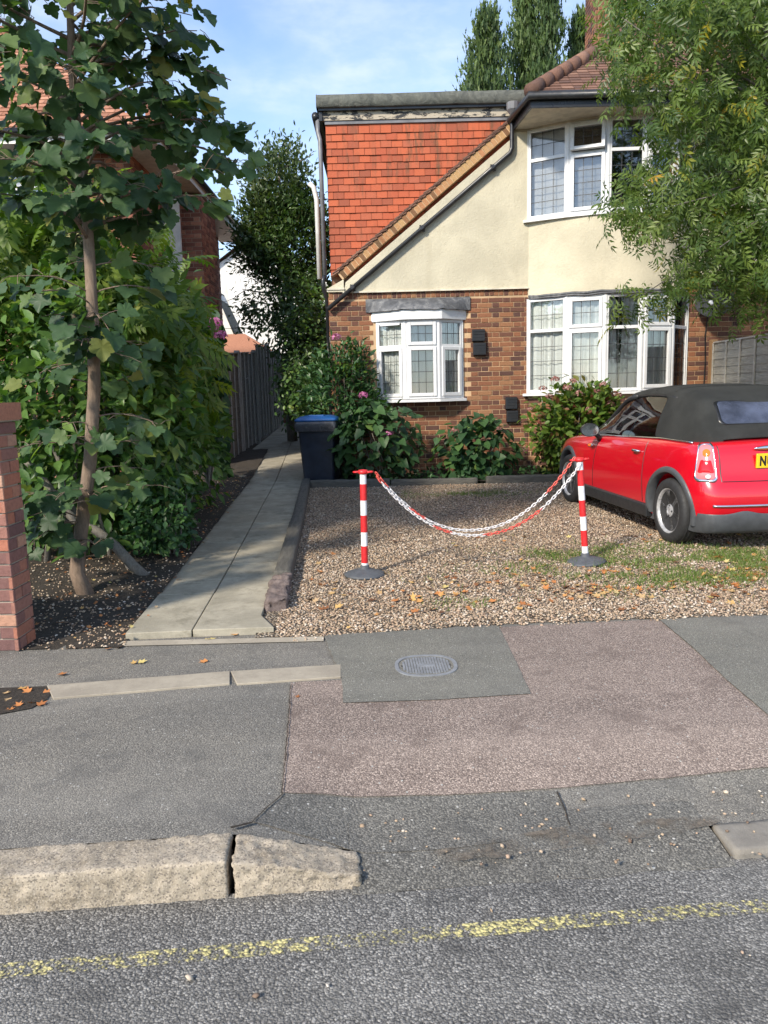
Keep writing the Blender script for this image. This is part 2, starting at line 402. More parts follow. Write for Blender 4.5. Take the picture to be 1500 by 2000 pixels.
def render_coat(name, col):
    t = NT(name); v = t.world()
    n1 = t.noise(v, 30, 5, 0.6, 0.6); n2 = t.noise(v, 85, 3, 0.6); b = t.noise(v, 1.2, 6, 0.6, 0.4)
    s = t.noise(t.world((5, 5, 0.5)), 1.0, 4, 0.6)
    c = t.mix(t.rng(b, 0.3, 0.72), tuple(x * 0.80 for x in col), tuple(min(1, x * 1.06) for x in col))
    c = t.mix(t.rng(s, 0.5, 0.75, 0, 0.3), c, (0.33, 0.29, 0.19))
    c = t.mix(t.rng(n1, 0.5, 0.75, 0, 0.22), c, tuple(x * 0.66 for x in col))
    t.bump(t.math('ADD', n1, t.math('MULTIPLY', n2, 0.5)), 0.55, 0.014); M[name] = t.done(c, 0.92)
render_coat('cream_render', (0.58, 0.535, 0.405)); render_coat('white_render', (0.80, 0.79, 0.76))
plain('upvc', (0.66, 0.67, 0.68), 0.28, 0.04, 3)
plain('white_paint', (0.72, 0.71, 0.67), 0.5, 0.12, 9, 0.1)
plain('soffit_paint', (0.62, 0.57, 0.46), 0.7, 0.15, 7)
plain('black_pipe', (0.022, 0.023, 0.026), 0.35, 0.2)
plain('grey_pipe', (0.16, 0.16, 0.17), 0.45, 0.2)
plain('white_pipe', (0.66, 0.66, 0.64), 0.4, 0.1)
plain('black_plastic', (0.012, 0.012, 0.014), 0.4, 0.2)
plain('lead_came', (0.045, 0.047, 0.05), 0.5, 0.1)
def felt():
    t = NT('felt'); v = t.world(); n = t.noise(v, 7, 5, 0.6, 1.2); f = t.noise(v, 160, 2, 0.6)
    s = t.noise(t.world((7, 7, 1.2)), 1, 4, 0.6)
    c = t.mix(t.rng(n, 0.3, 0.7), (0.075, 0.079, 0.070), (0.135, 0.14, 0.12)); c = t.mix(t.rng(s, 0.5, 0.8, 0, 0.5), c, (0.19, 0.19, 0.155))
    t.bump(t.math('ADD', n, t.math('MULTIPLY', f, 0.3)), 0.8, 0.03); M['felt'] = t.done(c, 0.9)
felt()
def peeling():
    t = NT('peeling'); v = t.world((1, 1, 2.4)); n = t.noise(v, 9, 7, 0.72, 0.5)
    z = t.noise(t.world((3, 3, 14)), 1, 3, 0.6)
    k = t.rng(t.math('ADD', n, t.math('MULTIPLY', z, 0.5)), 0.75, 0.81)
    c = t.mix(k, (0.42, 0.37, 0.29), (0.030, 0.032, 0.036)); c = t.mix(t.rng(t.noise(v, 44, 4, 0.7), 0.55, 0.7, 0, 0.6), c, (0.13, 0.115, 0.09))
    t.bump(k, 0.5, 0.006); M['peeling'] = t.done(c, 0.8)
peeling()
def leadroof():
    t = NT('lead_sheet'); v = t.world(); n = t.noise(v, 9, 6, 0.7, 0.5)
    c = t.ramp(n, [(0.25, (0.035, 0.037, 0.042)), (0.5, (0.095, 0.10, 0.11)), (0.7, (0.24, 0.24, 0.24)), (0.85, (0.05, 0.05, 0.055))])
    t.bump(n, 0.6, 0.02); M['lead_sheet'] = t.done(c, 0.6)
leadroof()
def glass(name, tint=(1, 1, 1), refl=1.0, rough=0.02):
    t = NT(name); t.t.nodes.remove(t.b)
    fr = t.n('Fresnel'); fr.inputs['IOR'].default_value = 1.55
    tr = t.n('BsdfTransparent'); tr.inputs[0].default_value = (*tint, 1)
    gl = t.n('BsdfGlossy'); gl.inputs['Roughness'].default_value = rough
    v = t.world(); bp = t.n('Bump'); bp.inputs['Strength'].default_value = 0.06; bp.inputs['Distance'].default_value = 0.02
    t.t.links.new(t.noise(v, 3.0, 1), bp.inputs['Height']); t.t.links.new(bp.outputs[0], gl.inputs['Normal'])
    ms = t.n('MixShader'); t.t.links.new(t.math('MINIMUM', t.math('ADD', t.math('MULTIPLY', fr.outputs[0], 1.25 * refl), 0.03), 1.0), ms.inputs[0])
    t.t.links.new(tr.outputs[0], ms.inputs[1]); t.t.links.new(gl.outputs[0], ms.inputs[2]); t.t.links.new(ms.outputs[0], t.o.inputs[0])
    M[name] = t.m
glass('pane', (0.95, 0.97, 0.97)); glass('car_glass', (0.42, 0.50, 0.48), 1.1); plain('plastic_window', (0.055, 0.065, 0.10), 0.30, 0.5, 4)
def curtain():
    t = NT('net_curtain'); v = t.coord((1, 1, 1)); n = t.noise(t.world((22, 22, 0.6)), 1, 3, 0.6)
    c = t.mix(t.rng(n, 0.3, 0.7), (0.78, 0.79, 0.78), (0.93, 0.93, 0.92)); M['net_curtain'] = t.done(c, 0.9)
curtain()
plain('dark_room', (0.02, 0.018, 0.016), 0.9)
plain('roller_blind', (0.40, 0.40, 0.43), 0.8, 0.06)

def wood(name, a, b, sc_=(1, 1, 1), bump=0.5):
    t = NT(name); v = t.coord(sc_); n = t.noise(v, 6, 6, 0.7, 0.6); f = t.noise(v, 38, 4, 0.7)
    c = t.mix(t.rng(n, 0.3, 0.7), a, b); c = t.mix(t.rng(f, 0.5, 0.8, 0, 0.5), c, tuple(x * 0.5 for x in a))
    r = t.rand(); c = t.mix(t.math('MULTIPLY', r, 0.3), c, tuple(x * 1.2 for x in b))
    t.bump(t.math('ADD', n, f), bump, 0.01); M[name] = t.done(c, 0.85)
wood('sleeper', (0.045, 0.043, 0.038), (0.12, 0.112, 0.095), (0.8, 6, 6))
wood('sleeper_rot', (0.085, 0.06, 0.055), (0.21, 0.165, 0.15), (1, 4, 4), 1.0)
wood('fence_dark', (0.10, 0.088, 0.08), (0.22, 0.20, 0.175), (6, 0.8, 6))
wood('fence_pale', (0.33, 0.305, 0.25), (0.52, 0.49, 0.41), (8, 1, 5))
wood('fence_batten', (0.45, 0.42, 0.35), (0.62, 0.58, 0.5), (8, 8, 1))
wood('fence_batten_grey', (0.24, 0.23, 0.21), (0.42, 0.40, 0.37), (8, 8, 1))
wood('post_orange', (0.27, 0.15, 0.07), (0.42, 0.25, 0.12), (8, 8, 1))
wood('gate_wood', (0.10, 0.042, 0.022), (0.19, 0.085, 0.042), (8, 8, 1))
wood('bark', (0.12, 0.085, 0.062), (0.26, 0.19, 0.14), (9, 9, 2), 0.6)
wood('bark_grey', (0.09, 0.08, 0.068), (0.22, 0.20, 0.17), (9, 9, 2), 0.7)

def leaf(name, stops, trans=0.3, rough=0.45, tint=(1.3, 1.5, 0.5), vein=0.0):
    t = NT(name); r = t.rndattr(); c = t.ramp(r, stops)
    n = t.noise(t.world(), 30, 3, 0.6)
    c = t.mix(t.rng(n, 0.35, 0.7, 0, 0.4), c, t.mix(1.0, c, (0.62, 0.66, 0.6), 'MULTIPLY'))
    if vein: c = t.mix(t.rng(t.noise(t.world(), 160, 2, 0.6), 0.62, 0.72, 0, vein), c, (0.34, 0.36, 0.10))
    t.done(c, rough); t.b.inputs['Specular IOR Level'].default_value = 0.4
    tl = t.n('BsdfTranslucent'); t.put(tl.inputs[0], t.mix(1.0, c, tint, 'MULTIPLY'))
    ms = t.n('MixShader'); ms.inputs[0].default_value = trans
    t.t.links.new(t.b.outputs[0], ms.inputs[1]); t.t.links.new(tl.outputs[0], ms.inputs[2]); t.t.links.new(ms.outputs[0], t.o.inputs[0])
    M[name] = t.m
leaf('sycamore_leaf', [(0, (0.035, 0.075, 0.032)), (0.4, (0.058, 0.112, 0.05)), (0.75, (0.088, 0.155, 0.064)), (0.95, (0.14, 0.205, 0.065)), (1, (0.27, 0.24, 0.05))], 0.36, 0.5)
leaf('laurel_leaf', [(0, (0.035, 0.085, 0.020)), (0.5, (0.08, 0.165, 0.04)), (0.85, (0.14, 0.245, 0.06)), (1, (0.24, 0.31, 0.08))], 0.38, 0.4, vein=0.5)
leaf('wisteria_leaf', [(0, (0.07, 0.13, 0.02)), (0.5, (0.13, 0.21, 0.032)), (0.85, (0.20, 0.28, 0.045)), (1, (0.29, 0.31, 0.06))], 0.45, 0.5)
leaf('ivy_leaf', [(0, (0.022, 0.062, 0.024)), (0.6, (0.05, 0.12, 0.042)), (1, (0.085, 0.17, 0.055))], 0.28, 0.4)
leaf('heart_leaf', [(0, (0.02, 0.055, 0.022)), (0.55, (0.04, 0.095, 0.034)), (0.9, (0.07, 0.145, 0.042)), (1, (0.13, 0.20, 0.05))], 0.28, 0.5)
leaf('hydrangea_leaf', [(0, (0.05, 0.10, 0.015)), (0.5, (0.10, 0.175, 0.025)), (0.82, (0.15, 0.22, 0.035)), (0.93, (0.17, 0.11, 0.035)), (1, (0.20, 0.06, 0.045))], 0.3, 0.5)
leaf('evergreen_leaf', [(0, (0.028, 0.06, 0.02)), (0.55, (0.055, 0.105, 0.035)), (0.9, (0.09, 0.15, 0.05)), (1, (0.13, 0.18, 0.065))], 0.3, 0.35)
leaf('sunlit_evergreen_leaf', [(0, (0.04, 0.07, 0.028)), (0.6, (0.085, 0.125, 0.05)), (1, (0.15, 0.19, 0.085))], 0.3, 0.4)  # paler copy of evergreen_leaf, sunlight on the crown put into its colour
leaf('ash_leaf', [(0, (0.045, 0.085, 0.020)), (0.4, (0.085, 0.14, 0.030)), (0.8, (0.13, 0.19, 0.042)), (0.97, (0.17, 0.225, 0.05)), (0.992, (0.40, 0.34, 0.03)), (1, (0.42, 0.22, 0.04))], 0.35, 0.4)
leaf('conifer_leaf', [(0, (0.036, 0.07, 0.022)), (0.6, (0.07, 0.12, 0.034)), (1, (0.12, 0.175, 0.045))], 0.15, 0.6)
leaf('pink_petal', [(0, (0.45, 0.10, 0.28)), (0.6, (0.62, 0.19, 0.42)), (1, (0.75, 0.38, 0.55))], 0.3, 0.6, (1.2, 1, 1.1))
leaf('dusky_petal', [(0, (0.24, 0.085, 0.075)), (0.6, (0.40, 0.19, 0.165)), (1, (0.52, 0.34, 0.30))], 0.3, 0.7, (1.2, 1, 1))
leaf('grass', [(0, (0.07, 0.13, 0.02)), (0.5, (0.13, 0.21, 0.04)), (0.8, (0.20, 0.26, 0.06)), (1, (0.33, 0.28, 0.12))], 0.3, 0.6)
def paint():
    t = NT('red_paint'); v = t.coord(); n = t.noise(v, 220, 2)
    c = t.mix(t.rng(n, 0.3, 0.7), (0.50, 0.002, 0.012), (0.55, 0.003, 0.016))
    t.done(c, 0.28); t.b.inputs['Coat Weight'].default_value = 1.0; t.b.inputs['Coat Roughness'].default_value = 0.05
    t.b.inputs['Coat IOR'].default_value = 1.55
    M['red_paint'] = t.m
paint()
plain('trim_plastic', (0.062, 0.066, 0.072), 0.45, 0.15, 12, 0.1, 200)
plain('sill_plastic', (0.020, 0.021, 0.023), 0.45, 0.15, 12, 0.1, 200)
plain('tyre', (0.022, 0.022, 0.023), 0.7, 0.2, 30, 0.2, 120)
plain('alloy', (0.42, 0.42, 0.43), 0.34, 0.2, 20, 0.0, Metallic=0.35)
plain('chrome', (0.82, 0.82, 0.83), 0.12, 0.03, Metallic=1.0)
def canvas():
    t = NT('canvas'); v = t.coord(); a = t.noise(v, 420, 2, 0.6); b = t.noise(v, 4, 5, 0.6)
    c = t.mix(t.rng(b, 0.3, 0.7), (0.012, 0.013, 0.012), (0.026, 0.027, 0.025)); c = t.mix(t.rng(a, 0.5, 0.8, 0, 0.4), c, (0.045, 0.046, 0.042))
    t.bump(t.math('ADD', t.math('MULTIPLY', a, 0.2), b), 0.55, 0.03); M['canvas'] = t.done(c, 0.9)
canvas()
plain('red_plastic', (0.60, 0.020, 0.024), 0.42, 0.16, 22); plain('white_plastic', (0.74, 0.74, 0.75), 0.42, 0.10, 22)
plain('rubber_base', (0.075, 0.082, 0.092), 0.6, 0.15, 15, 0.15, 150)
plain('chain_red', (0.66, 0.10, 0.075), 0.4, 0.1); plain('chain_white', (0.66, 0.64, 0.64), 0.4, 0.08)
plain('bin_navy', (0.014, 0.020, 0.036), 0.42, 0.2, 8, 0.15, 90); plain('bin_blue', (0.022, 0.11, 0.34), 0.4, 0.1)
plain('bag_black', (0.05, 0.052, 0.06), 0.22, 0.2, 10, 0.8, 22)
plain('cast_iron', (0.20, 0.21, 0.225), 0.55, 0.15, 20, 0.3, 120)
plain('amber_lens', (0.75, 0.16, 0.02), 0.15, 0.05); plain('red_lens', (0.50, 0.012, 0.022), 0.12, 0.08); plain('clear_lens', (0.62, 0.20, 0.22), 0.12, 0.05); plain('reverse_lens', (0.8, 0.72, 0.72), 0.1)
plain('plate_yellow', (0.80, 0.53, 0.02), 0.35, 0.03); plain('plate_black', (0.012, 0.012, 0.012), 0.4)
plain('satellite_grey', (0.035, 0.038, 0.045), 0.85, 0.1)
plain('mirror_glass', (0.35, 0.40, 0.42), 0.06, 0.02, Metallic=1.0)
def yellow():
    t = NT('yellow_line'); v = t.world(); n = t.noise(v, 34, 6, 0.75, 0.4); b = t.noise(v, 2.6, 4, 0.6); f = t.vor(v, 78)
    k = t.math('ADD', t.math('MULTIPLY', n, 1.1), t.math('MULTIPLY', b, 0.28)); k = t.math('ADD', k, t.math('MULTIPLY', f, -0.30))
    k = t.rng(k, 0.50, 0.68, 0, .9)
    tr = t.n('BsdfTransparent'); ms = t.n('MixShader'); t.t.links.new(k, ms.inputs[0]); t.t.links.new(tr.outputs[0], ms.inputs[1]); t.t.links.new(t.b.outputs[0], ms.inputs[2])
    t.t.links.new(ms.outputs[0], t.o.inputs[0]); t.bump(t.math('MULTIPLY', f, -1.0), 0.8, 0.01)
    M['yellow_line'] = t.done(t.mix(t.rng(n, 0.4, 0.7), (0.45, 0.40, 0.17), (0.66, 0.58, 0.26)), 0.8)
yellow()

def dirt():
    t = NT('dirt'); v = t.world(); n = t.noise(v, 7, 6, 0.7, 0.4); b = t.noise(v, 60, 4, 0.7)
    k = t.rng(n, 0.42, 0.62, 0, .85); tr = t.n('BsdfTransparent'); ms = t.n('MixShader'); t.t.links.new(k, ms.inputs[0]); t.t.links.new(tr.outputs[0], ms.inputs[1]); t.t.links.new(t.b.outputs[0], ms.inputs[2]); t.t.links.new(ms.outputs[0], t.o.inputs[0])
    t.bump(b, .8, .006); M['dirt'] = t.done(t.mix(t.rng(b, .3, .7), (0.10, 0.08, 0.06), (0.22, 0.185, 0.145)), .95)
dirt()
# ---------------------------------------------------------------- ground, road, kerb, pavement
ROAD_Z = -0.128
KA = onZ(0, 1787, ROAD_Z); KB = onZ(1500, 1674, ROAD_Z)
U = Vector((KB.x - KA.x, KB.y - KA.y, 0)).normalized(); N_ = Vector((-U.y, U.x, 0))
ST_ANG = math.atan2(U.y, U.x)
def S(t, s, z=0.0): p = KA + U * t + N_ * s; return Vector((p.x, p.y, z))
def TS(p): q = Vector((p[0] - KA.x, p[1] - KA.y, 0)); return q.dot(U), q.dot(N_)
T445 = TS(onZ(447, 1747, ROAD_Z))[0]; T458 = TS(onZ(458, 1746, ROAD_Z))[0]; T705 = TS(onZ(706, 1735, ROAD_Z))[0]
T1440 = TS(onZ(1432, 1678, ROAD_Z))[0]
KW = 0.168; DROP = -0.098
def zp(x, y):
    t, s = TS((x, y))
    k = min(max((t - T445) / (T705 - T445), 0), 1)
    f = min(max(1 - (s - KW) / 0.62, 0), 1)
    return DROP * k * f * f * (3 - 2 * f)
def onP(px, py, off=0.0):
    z = 0.0
    for _ in range(15): p = onZ(px, py, z + off); z = 0.5 * z + 0.5 * zp(p.x, p.y)
    return Vector((p.x, p.y, z + off))

mb = MB(); ys = [-220, -9, 1.2, 2.0, 4.5, 6, 9, 12, 14, 18, 22, 40, 320]
xs = [-260, -60, -20, -8, 0, 8, 20, 60, 260]
def base_z(y): return -0.19 if y < 2.5 else gz(y) - 0.05
v = [(x, y, base_z(y)) for y in ys for x in xs]; nxs = len(xs)
mb.add(v, [(j * nxs + i, j * nxs + i + 1, (j + 1) * nxs + i + 1, (j + 1) * nxs + i) for j in range(len(ys) - 1) for i in range(nxs - 1)])
ground = tag(mb.build('ground', M['soil']), 'dark earth ground under and beyond the gardens', 'ground', kind='structure')

mb = MB(); mb.add([S(-90, -9, ROAD_Z), S(90, -9, ROAD_Z), S(90, 0.02, ROAD_Z), S(-90, 0.02, ROAD_Z)], [(0, 1, 2, 3)])
road = tag(mb.build('road', M['road']), 'coarse grey asphalt road in the foreground', 'road', kind='structure')
ya = TS(onZ(0, 1899, ROAD_Z))[1]; yb = TS(onZ(1500, 1769, ROAD_Z)); k = (yb[1] - ya) / yb[0]
mb = MB(); pts = [(-12, 0), (-2, 0), (6, 0), (16, 0)]
lw = 0.030
for i in range(60):
    t0 = -12 + i * 0.5; t1 = t0 + 0.5
    a0 = ya + k * t0 + 0.008 * noise.noise((t0 * 2.1, 3, 0)); a1 = ya + k * t1 + 0.008 * noise.noise((t1 * 2.1, 3, 0))
    mb.add([S(t0, a0 - lw, ROAD_Z + .004), S(t1, a1 - lw, ROAD_Z + .004), S(t1, a1 + lw, ROAD_Z + .004), S(t0, a0 + lw, ROAD_Z + .004)], [(0, 1, 2, 3)])
mb.build('yellow_line', M['yellow_line'], road)

kerb = empty('kerb', S(0, 0, ROAD_Z), 0, 'worn granite kerb edging the pavement, dropped at the driveway', 'kerb', kind='structure')
kerb.location = (0, 0, 0)
def kerbstone(t0, t1, mat, top, shape=None, seed=0, cell=0.028, amp=0.010, s0=0.0, wd=KW, rnd=0.02, freq=8):
    p = S(t0, s0, ROAD_Z - 0.06)
    return rough_block('kerb_stone', mat, kerb, t1 - t0, wd, top - ROAD_Z + 0.06, cell, amp, freq, seed, rnd, p, ST_ANG, shape)
for i in range(3): kerbstone(T445 - 0.93 * (i + 1) + 0.006, T445 - 0.93 * i, M['granite'], 0.0, None, i + 1, 0.011 if i == 0 else 0.05, 0.0065, rnd=0.008, freq=30)
Ld = T705 - T458
def dropshape(p):
    f = max(0.0, p.x / Ld); p.z = p.z * (1 - 0.46 * f ** 1.1) if p.z > 0.05 else p.z
    p.y = p.y * (1 - 0.18 * f) ; return p
kerbstone(T458, T705, M['granite'], -0.004, dropshape, 9, 0.010, 0.010, rnd=0.007, freq=30)
tt = T705 + 0.012
edges = [tt + 0.001, tt + 0.62, T1440 - 0.006]
TAP = T1440 - 0.02
for i, (a, b) in enumerate(((T1440 + 0.006, T1440 + 0.9), (T1440 + 0.91, T1440 + 1.8), (T1440 + 1.81, T1440 + 2.7))):
    kerbstone(a, b, M['drop_granite'], DROP + 0.004, None, 20 + i, 0.02, 0.0035, rnd=.006, freq=24)

# pavement sheet
BK = [onZ(-400, 1302), onZ(0, 1281), onZ(245, 1255), onZ(640, 1243), onZ(1000, 1226), onZ(1500, 1204)]
dl = (BK[0] - BK[1]).normalized(); dr = (BK[-1] - BK[-2]).normalized()
BK = [BK[0] + dl * 40] + BK + [BK[-1] + dr * 40]
bkx = [p.x for p in BK]; bky = [p.y for p in BK]
def back_y(x): return float(np.interp(x, bkx, bky))
tsamp = [-60, -20, -8, -3, -1] + list(np.arange(-0.5, 4.2, 0.07)) + [4.4, 5, 6, 8, 12, 20, 60]
ssamp = [0, .03, .06, .09, .12, .16, .2, .25, .3, .35, .45, .6, .8, 1.0]
mb = MB(); rows = []
for t in tsamp:
    f0 = S(t, KW - 0.010); bk = Vector((f0.x, back_y(f0.x) + 0.12, 0))
    row = []
    for q in ssamp:
        p = f0.lerp(bk, q); row.append(len(mb.v)); mb.v.append((p.x, p.y, zp(p.x, p.y)))
    rows.append(row)
for i in range(len(rows) - 1):
    for j in range(len(ssamp) - 1): mb.f.append((rows[i][j], rows[i + 1][j], rows[i + 1][j + 1], rows[i][j + 1]))
pav = tag(mb.build('pavement', M['tarmac'], smooth=True), 'grey tarmac pavement with red and dark repair patches', 'pavement', kind='structure')
def patch(name, mat, pix, off, jag=0.006, seed=1, cuts=8):
    P = [onP(x, y) for x, y in pix]; ring = []
    for i, a in enumerate(P):
        b = P[(i + 1) % len(P)]; n = max(1, int((b - a).length / 0.05))
        for k in range(n):
            q = a.lerp(b, k / n); j = noise.noise_vector(q * 17 + Vector((seed, 0, 0))) * jag; ring.append((q.x + j.x, q.y + j.y))
    bm = bmesh.new(); vs = [bm.verts.new((x, y, 0)) for x, y in ring]; f = bm.faces.new(vs)
    bmesh.ops.triangulate(bm, faces=[f])
    # cut with a regular lattice so the sheet follows the ramp
    x0 = min(q[0] for q in ring); x1 = max(q[0] for q in ring); y0 = min(q[1] for q in ring); y1 = max(q[1] for q in ring)
    for c in np.arange(y0 + 0.06, y1, 0.075):
        bmesh.ops.bisect_plane(bm, geom=bm.verts[:] + bm.edges[:] + bm.faces[:], plane_co=(0, c, 0), plane_no=(-U.y, U.x, 0))
    for c in np.arange(x0 + 0.1, x1, 0.12):
        bmesh.ops.bisect_plane(bm, geom=bm.verts[:] + bm.edges[:] + bm.faces[:], plane_co=(c, 0, 0), plane_no=(1, 0, 0))
    for q in bm.verts: q.co.z = zp(q.co.x, q.co.y) + off
    bmesh.ops.recalc_face_normals(bm, faces=bm.faces)
    if bm.faces and sum(g.normal.z for g in bm.faces) < 0: bmesh.ops.reverse_faces(bm, faces=bm.faces)
    me = bpy.data.meshes.new(name); bm.to_mesh(me); bm.free(); me.shade_smooth()
    return link(name, me, pav, mat)
patch('red_tarmac', M['tarmac_red'], [(568, 1334), (560, 1440), (550, 1550), (640, 1553), (760, 1557), (930, 1552), (1090, 1541), (1300, 1522), (1530, 1497), (1600, 1480), (1500, 1400), (1420, 1330), (1350, 1265), (1287, 1211), (978, 1226), (664, 1330)], 0.005, 0.006, 2)
patch('tarmac_patch', M['tarmac_patch'], [(632, 1243), (800, 1234), (974, 1226), (1005, 1290), (1037, 1358), (850, 1370), (671, 1376), (667, 1326)], 0.0095, 0.005, 5)
patch('dark_patch', M['tarmac_dark'], [(492, 1606), (553, 1551), (640, 1556), (760, 1560), (930, 1555), (1088, 1546), (1112, 1612), (1040, 1634), (960, 1650), (850, 1662), (716, 1668), (640, 1648), (560, 1626)], 0.0050, 0.006, 8)
patch('grey_patch', M['tarmac_patch'], [(1288, 1212), (1352, 1266), (1420, 1331), (1502, 1402), (1640, 1390), (1640, 1200), (1500, 1204)], 0.0095, 0.005, 12)
# tarmac carried down over the dropped kerb to the road
mb = MB(); nt_ = 60
for i in range(nt_ + 1):
    t = T705 - 0.03 + (TAP + 0.04 - T705) * i / nt_
    for (s_, kz) in ((0.30, 0), (0.22, 0), (KW + .02, 0), (0.10, .25), (0.04, .6), (-0.035 + .02 * noise.noise((t * 6, 0, 3)), 1.0)):
        p = S(t, s_); z0 = zp(p.x, p.y) if s_ > KW else zp(*S(t, KW + .01)[:2]); mb.v.append((p.x, p.y, z0 * (1 - kz) + (ROAD_Z + .002) * kz + .0075 * (1 - kz) + .004 * noise.noise((t * 9, s_ * 9, 1))))
for i in range(nt_):
    for j in range(5): b = 6 * i; mb.f.append((b + j, b + 6 + j, b + 7 + j, b + 1 + j))
mb.build('tarmac_apron', M['tarmac_dark'], pav, smooth=True)
patch('dirt', M['dirt'], [(840, 1672), (960, 1645), (1100, 1620), (1250, 1606), (1400, 1600), (1415, 1612), (1330, 1632), (1200, 1650), (1000, 1676), (880, 1690)], 0.0125, 0.015, 31)
# cracks between patches (thin dark recess strips)
def crack(pix, wd, seed):
    mb = MB(); P = [onP(x, y, 0.0125) for x, y in pix]; Q = []
    for a, b in zip(P[:-1], P[1:]):
        n = max(2, int((b - a).length / 0.03)); Q += [a.lerp(b, i / n) for i in range(n)]
    Q.append(P[-1]); L = []
    for i, q in enumerate(Q):
        d = (Q[min(i + 1, len(Q) - 1)] - Q[max(i - 1, 0)]).normalized(); s = Vector((-d.y, d.x, 0)); j = noise.noise_vector(q * 30) * 0.006
        wv = wd * (0.5 + 0.9 * abs(noise.noise(q * 13 + Vector((seed, 0, 0)))))
        c = Vector((q.x + j.x, q.y + j.y, zp(q.x, q.y) + 0.0125)); L += [c - s * wv, c + s * wv]
    mb.add(L, [(2 * i, 2 * i + 2, 2 * i + 3, 2 * i + 1) for i in range(len(Q) - 1)])
    return mb.build('crack', M['soil'], pav)
crack([(568, 1336), (561, 1440), (551, 1551), (520, 1578), (490, 1608)], 0.003, 1)
crack([(1088, 1546), (1105, 1585), (1113, 1612)], 0.004, 2)
crack([(450, 1616), (470, 1612), (492, 1606)], 0.010, 3)

# edging stones laid flush in the pavement
for i, (a, b) in enumerate((((92, 1342), (449, 1314)), ((451, 1314), (666, 1301)))):
    p0 = onP(*a); p1 = onP(*b); q0 = onP(a[0] + 12, a[1] + 25); q1 = onP(b[0], b[1] + 24)
    mb = MB(); n = 14; top = []
    for k in range(n + 1):
        f = k / n; A = p0.lerp(p1, f); B = q0.lerp(q1, f); j = noise.noise((f * 5 + i * 9, 1, 2)) * 0.004
        mb.v += [(A.x, A.y + j, -0.03), (A.x, A.y + j, 0.011), (B.x, B.y - j, 0.011), (B.x, B.y - j, -0.03)]
    for k in range(n):
        b = 4 * k; mb.f += [(b, b + 4, b + 5, b + 1), (b + 1, b + 5, b + 6, b + 2), (b + 2, b + 6, b + 7, b + 3)]
    mb.f += [(0, 1, 2, 3), (4 * n + 3, 4 * n + 2, 4 * n + 1, 4 * n)]
    mb.build('edging_stone', M['edging'], pav, bevel=0.003)

# oval inspection cover
mc = onP(832, 1303); rx = (onP(893, 1301) - onP(771, 1304)).length / 2; ry = abs(onP(832, 1282).y - onP(832, 1324).y) / 2
man = empty('inspection_cover', (mc.x, mc.y, zp(mc.x, mc.y) + 0.0095), R(2), 'grey oval cast iron inspection cover set in the pavement patch', 'manhole cover')
def stad(a, b, e=2.5, n=40):
    return [(a * math.copysign(abs(math.cos(q)) ** (2 / e), math.cos(q)), b * math.copysign(abs(math.sin(q)) ** (2 / e), math.sin(q))) for q in [2 * math.pi * i / n for i in range(n)]]
mb = MB(); n = 40; o_, i_ = stad(rx, ry), stad(rx * .88, ry * .88)
mb.v += [(x, y, -.01) for x, y in o_] + [(x, y, .004) for x, y in o_] + [(x, y, .004) for x, y in i_] + [(x, y, -.006) for x, y in i_]
for i in range(n):
    j = (i + 1) % n
    mb.f += [(i, j, n + j, n + i), (n + i, n + j, 2 * n + j, 2 * n + i), (2 * n + i, 2 * n + j, 3 * n + j, 3 * n + i)]
mb.build('frame', M['cast_iron'], man)
mb = MB(); mb.prism(stad(rx * .855, ry * .855), -0.008, -0.0005, axis='z'); lid = mb.build('lid', M['cast_iron'], man)
mb = MB(); nb = 9
for i in range(-nb, nb + 1):
    u = i / nb * rx * .8
    for j in range(-nb, nb + 1):
        q = j / nb * ry * .8
        if (abs(u) / (rx * .8)) ** 2.5 + (abs(q) / (ry * .8)) ** 2.5 < 0.93 and not (abs(u) < rx * .26 and abs(q) < ry * .14):
            mb.box(u - rx * .034, u + rx * .034, q - ry * .034, q + ry * .034, -0.001, 0.0035)
tag(mb.build('tread_stud', M['cast_iron'], lid), kind='stuff')
mb = MB(); mb.box(-rx * .24, rx * .24, -ry * .12, ry * .12, -0.001, 0.004); mb.build('name_plate', M['cast_iron'], lid, bevel=0.001)
mb = MB()
for s in (-1, 1): mb.box(s * rx * .74 - .008, s * rx * .74 + .008, -.014, .014, -0.0004, 0.0006)
mb.build('keyhole', M['black_plastic'], lid)

# sunken pit at the pavement edge, full of leaves
pit = [onP(x, y, 0.004) for x, y in ((-60, 1352), (0, 1344), (108, 1340), (92, 1366), (60, 1384), (0, 1395), (-60, 1402))]
mb = MB(); mb.add([(p.x, p.y, 0.006) for p in pit], [tuple(reversed(range(len(pit))))]); mb.build('tree_pit', M['soil'], pav)

# ---------------------------------------------------------------- path of paired concrete slabs
PL = [onG(245, 1251), onG(492, 936)]; PR = [onG(522, 1180), onG(590, 947)]
def lin(P, y): k = (y - P[0].y) / (P[1].y - P[0].y); return P[0].x + (P[1].x - P[0].x) * k
path = empty('path', (0, 0, 0), 0, 'weathered concrete slab path running beside the gravel drive', 'path', kind='structure')
def slab(q, th=0.05, top=0.045):
    c = sum((Vector((a[0], a[1], 0)) for a in q), Vector()) / len(q)
    mb = MB(); n = len(q)
    rnd_ = random.uniform(-0.004, 0.004); tl = random.uniform(-.004, .004)
    up = [(a[0], a[1], gz(a[1]) + top + rnd_ + tl * (a[0] - c.x)) for a in q]; dn = [(a[0], a[1], gz(a[1]) + top - th) for a in q]
    mb.add(up + dn, [tuple(range(n)), tuple(reversed(range(n, 2 * n)))] + [(i, i + n, (i + 1) % n + n, (i + 1) % n) for i in range(n)])
    return mb.build('slab', M['concrete'], path, bevel=0.006)
ysl = [PL[0].y] + [PL[0].y + 0.92 + 0.93 * i for i in range(18)]
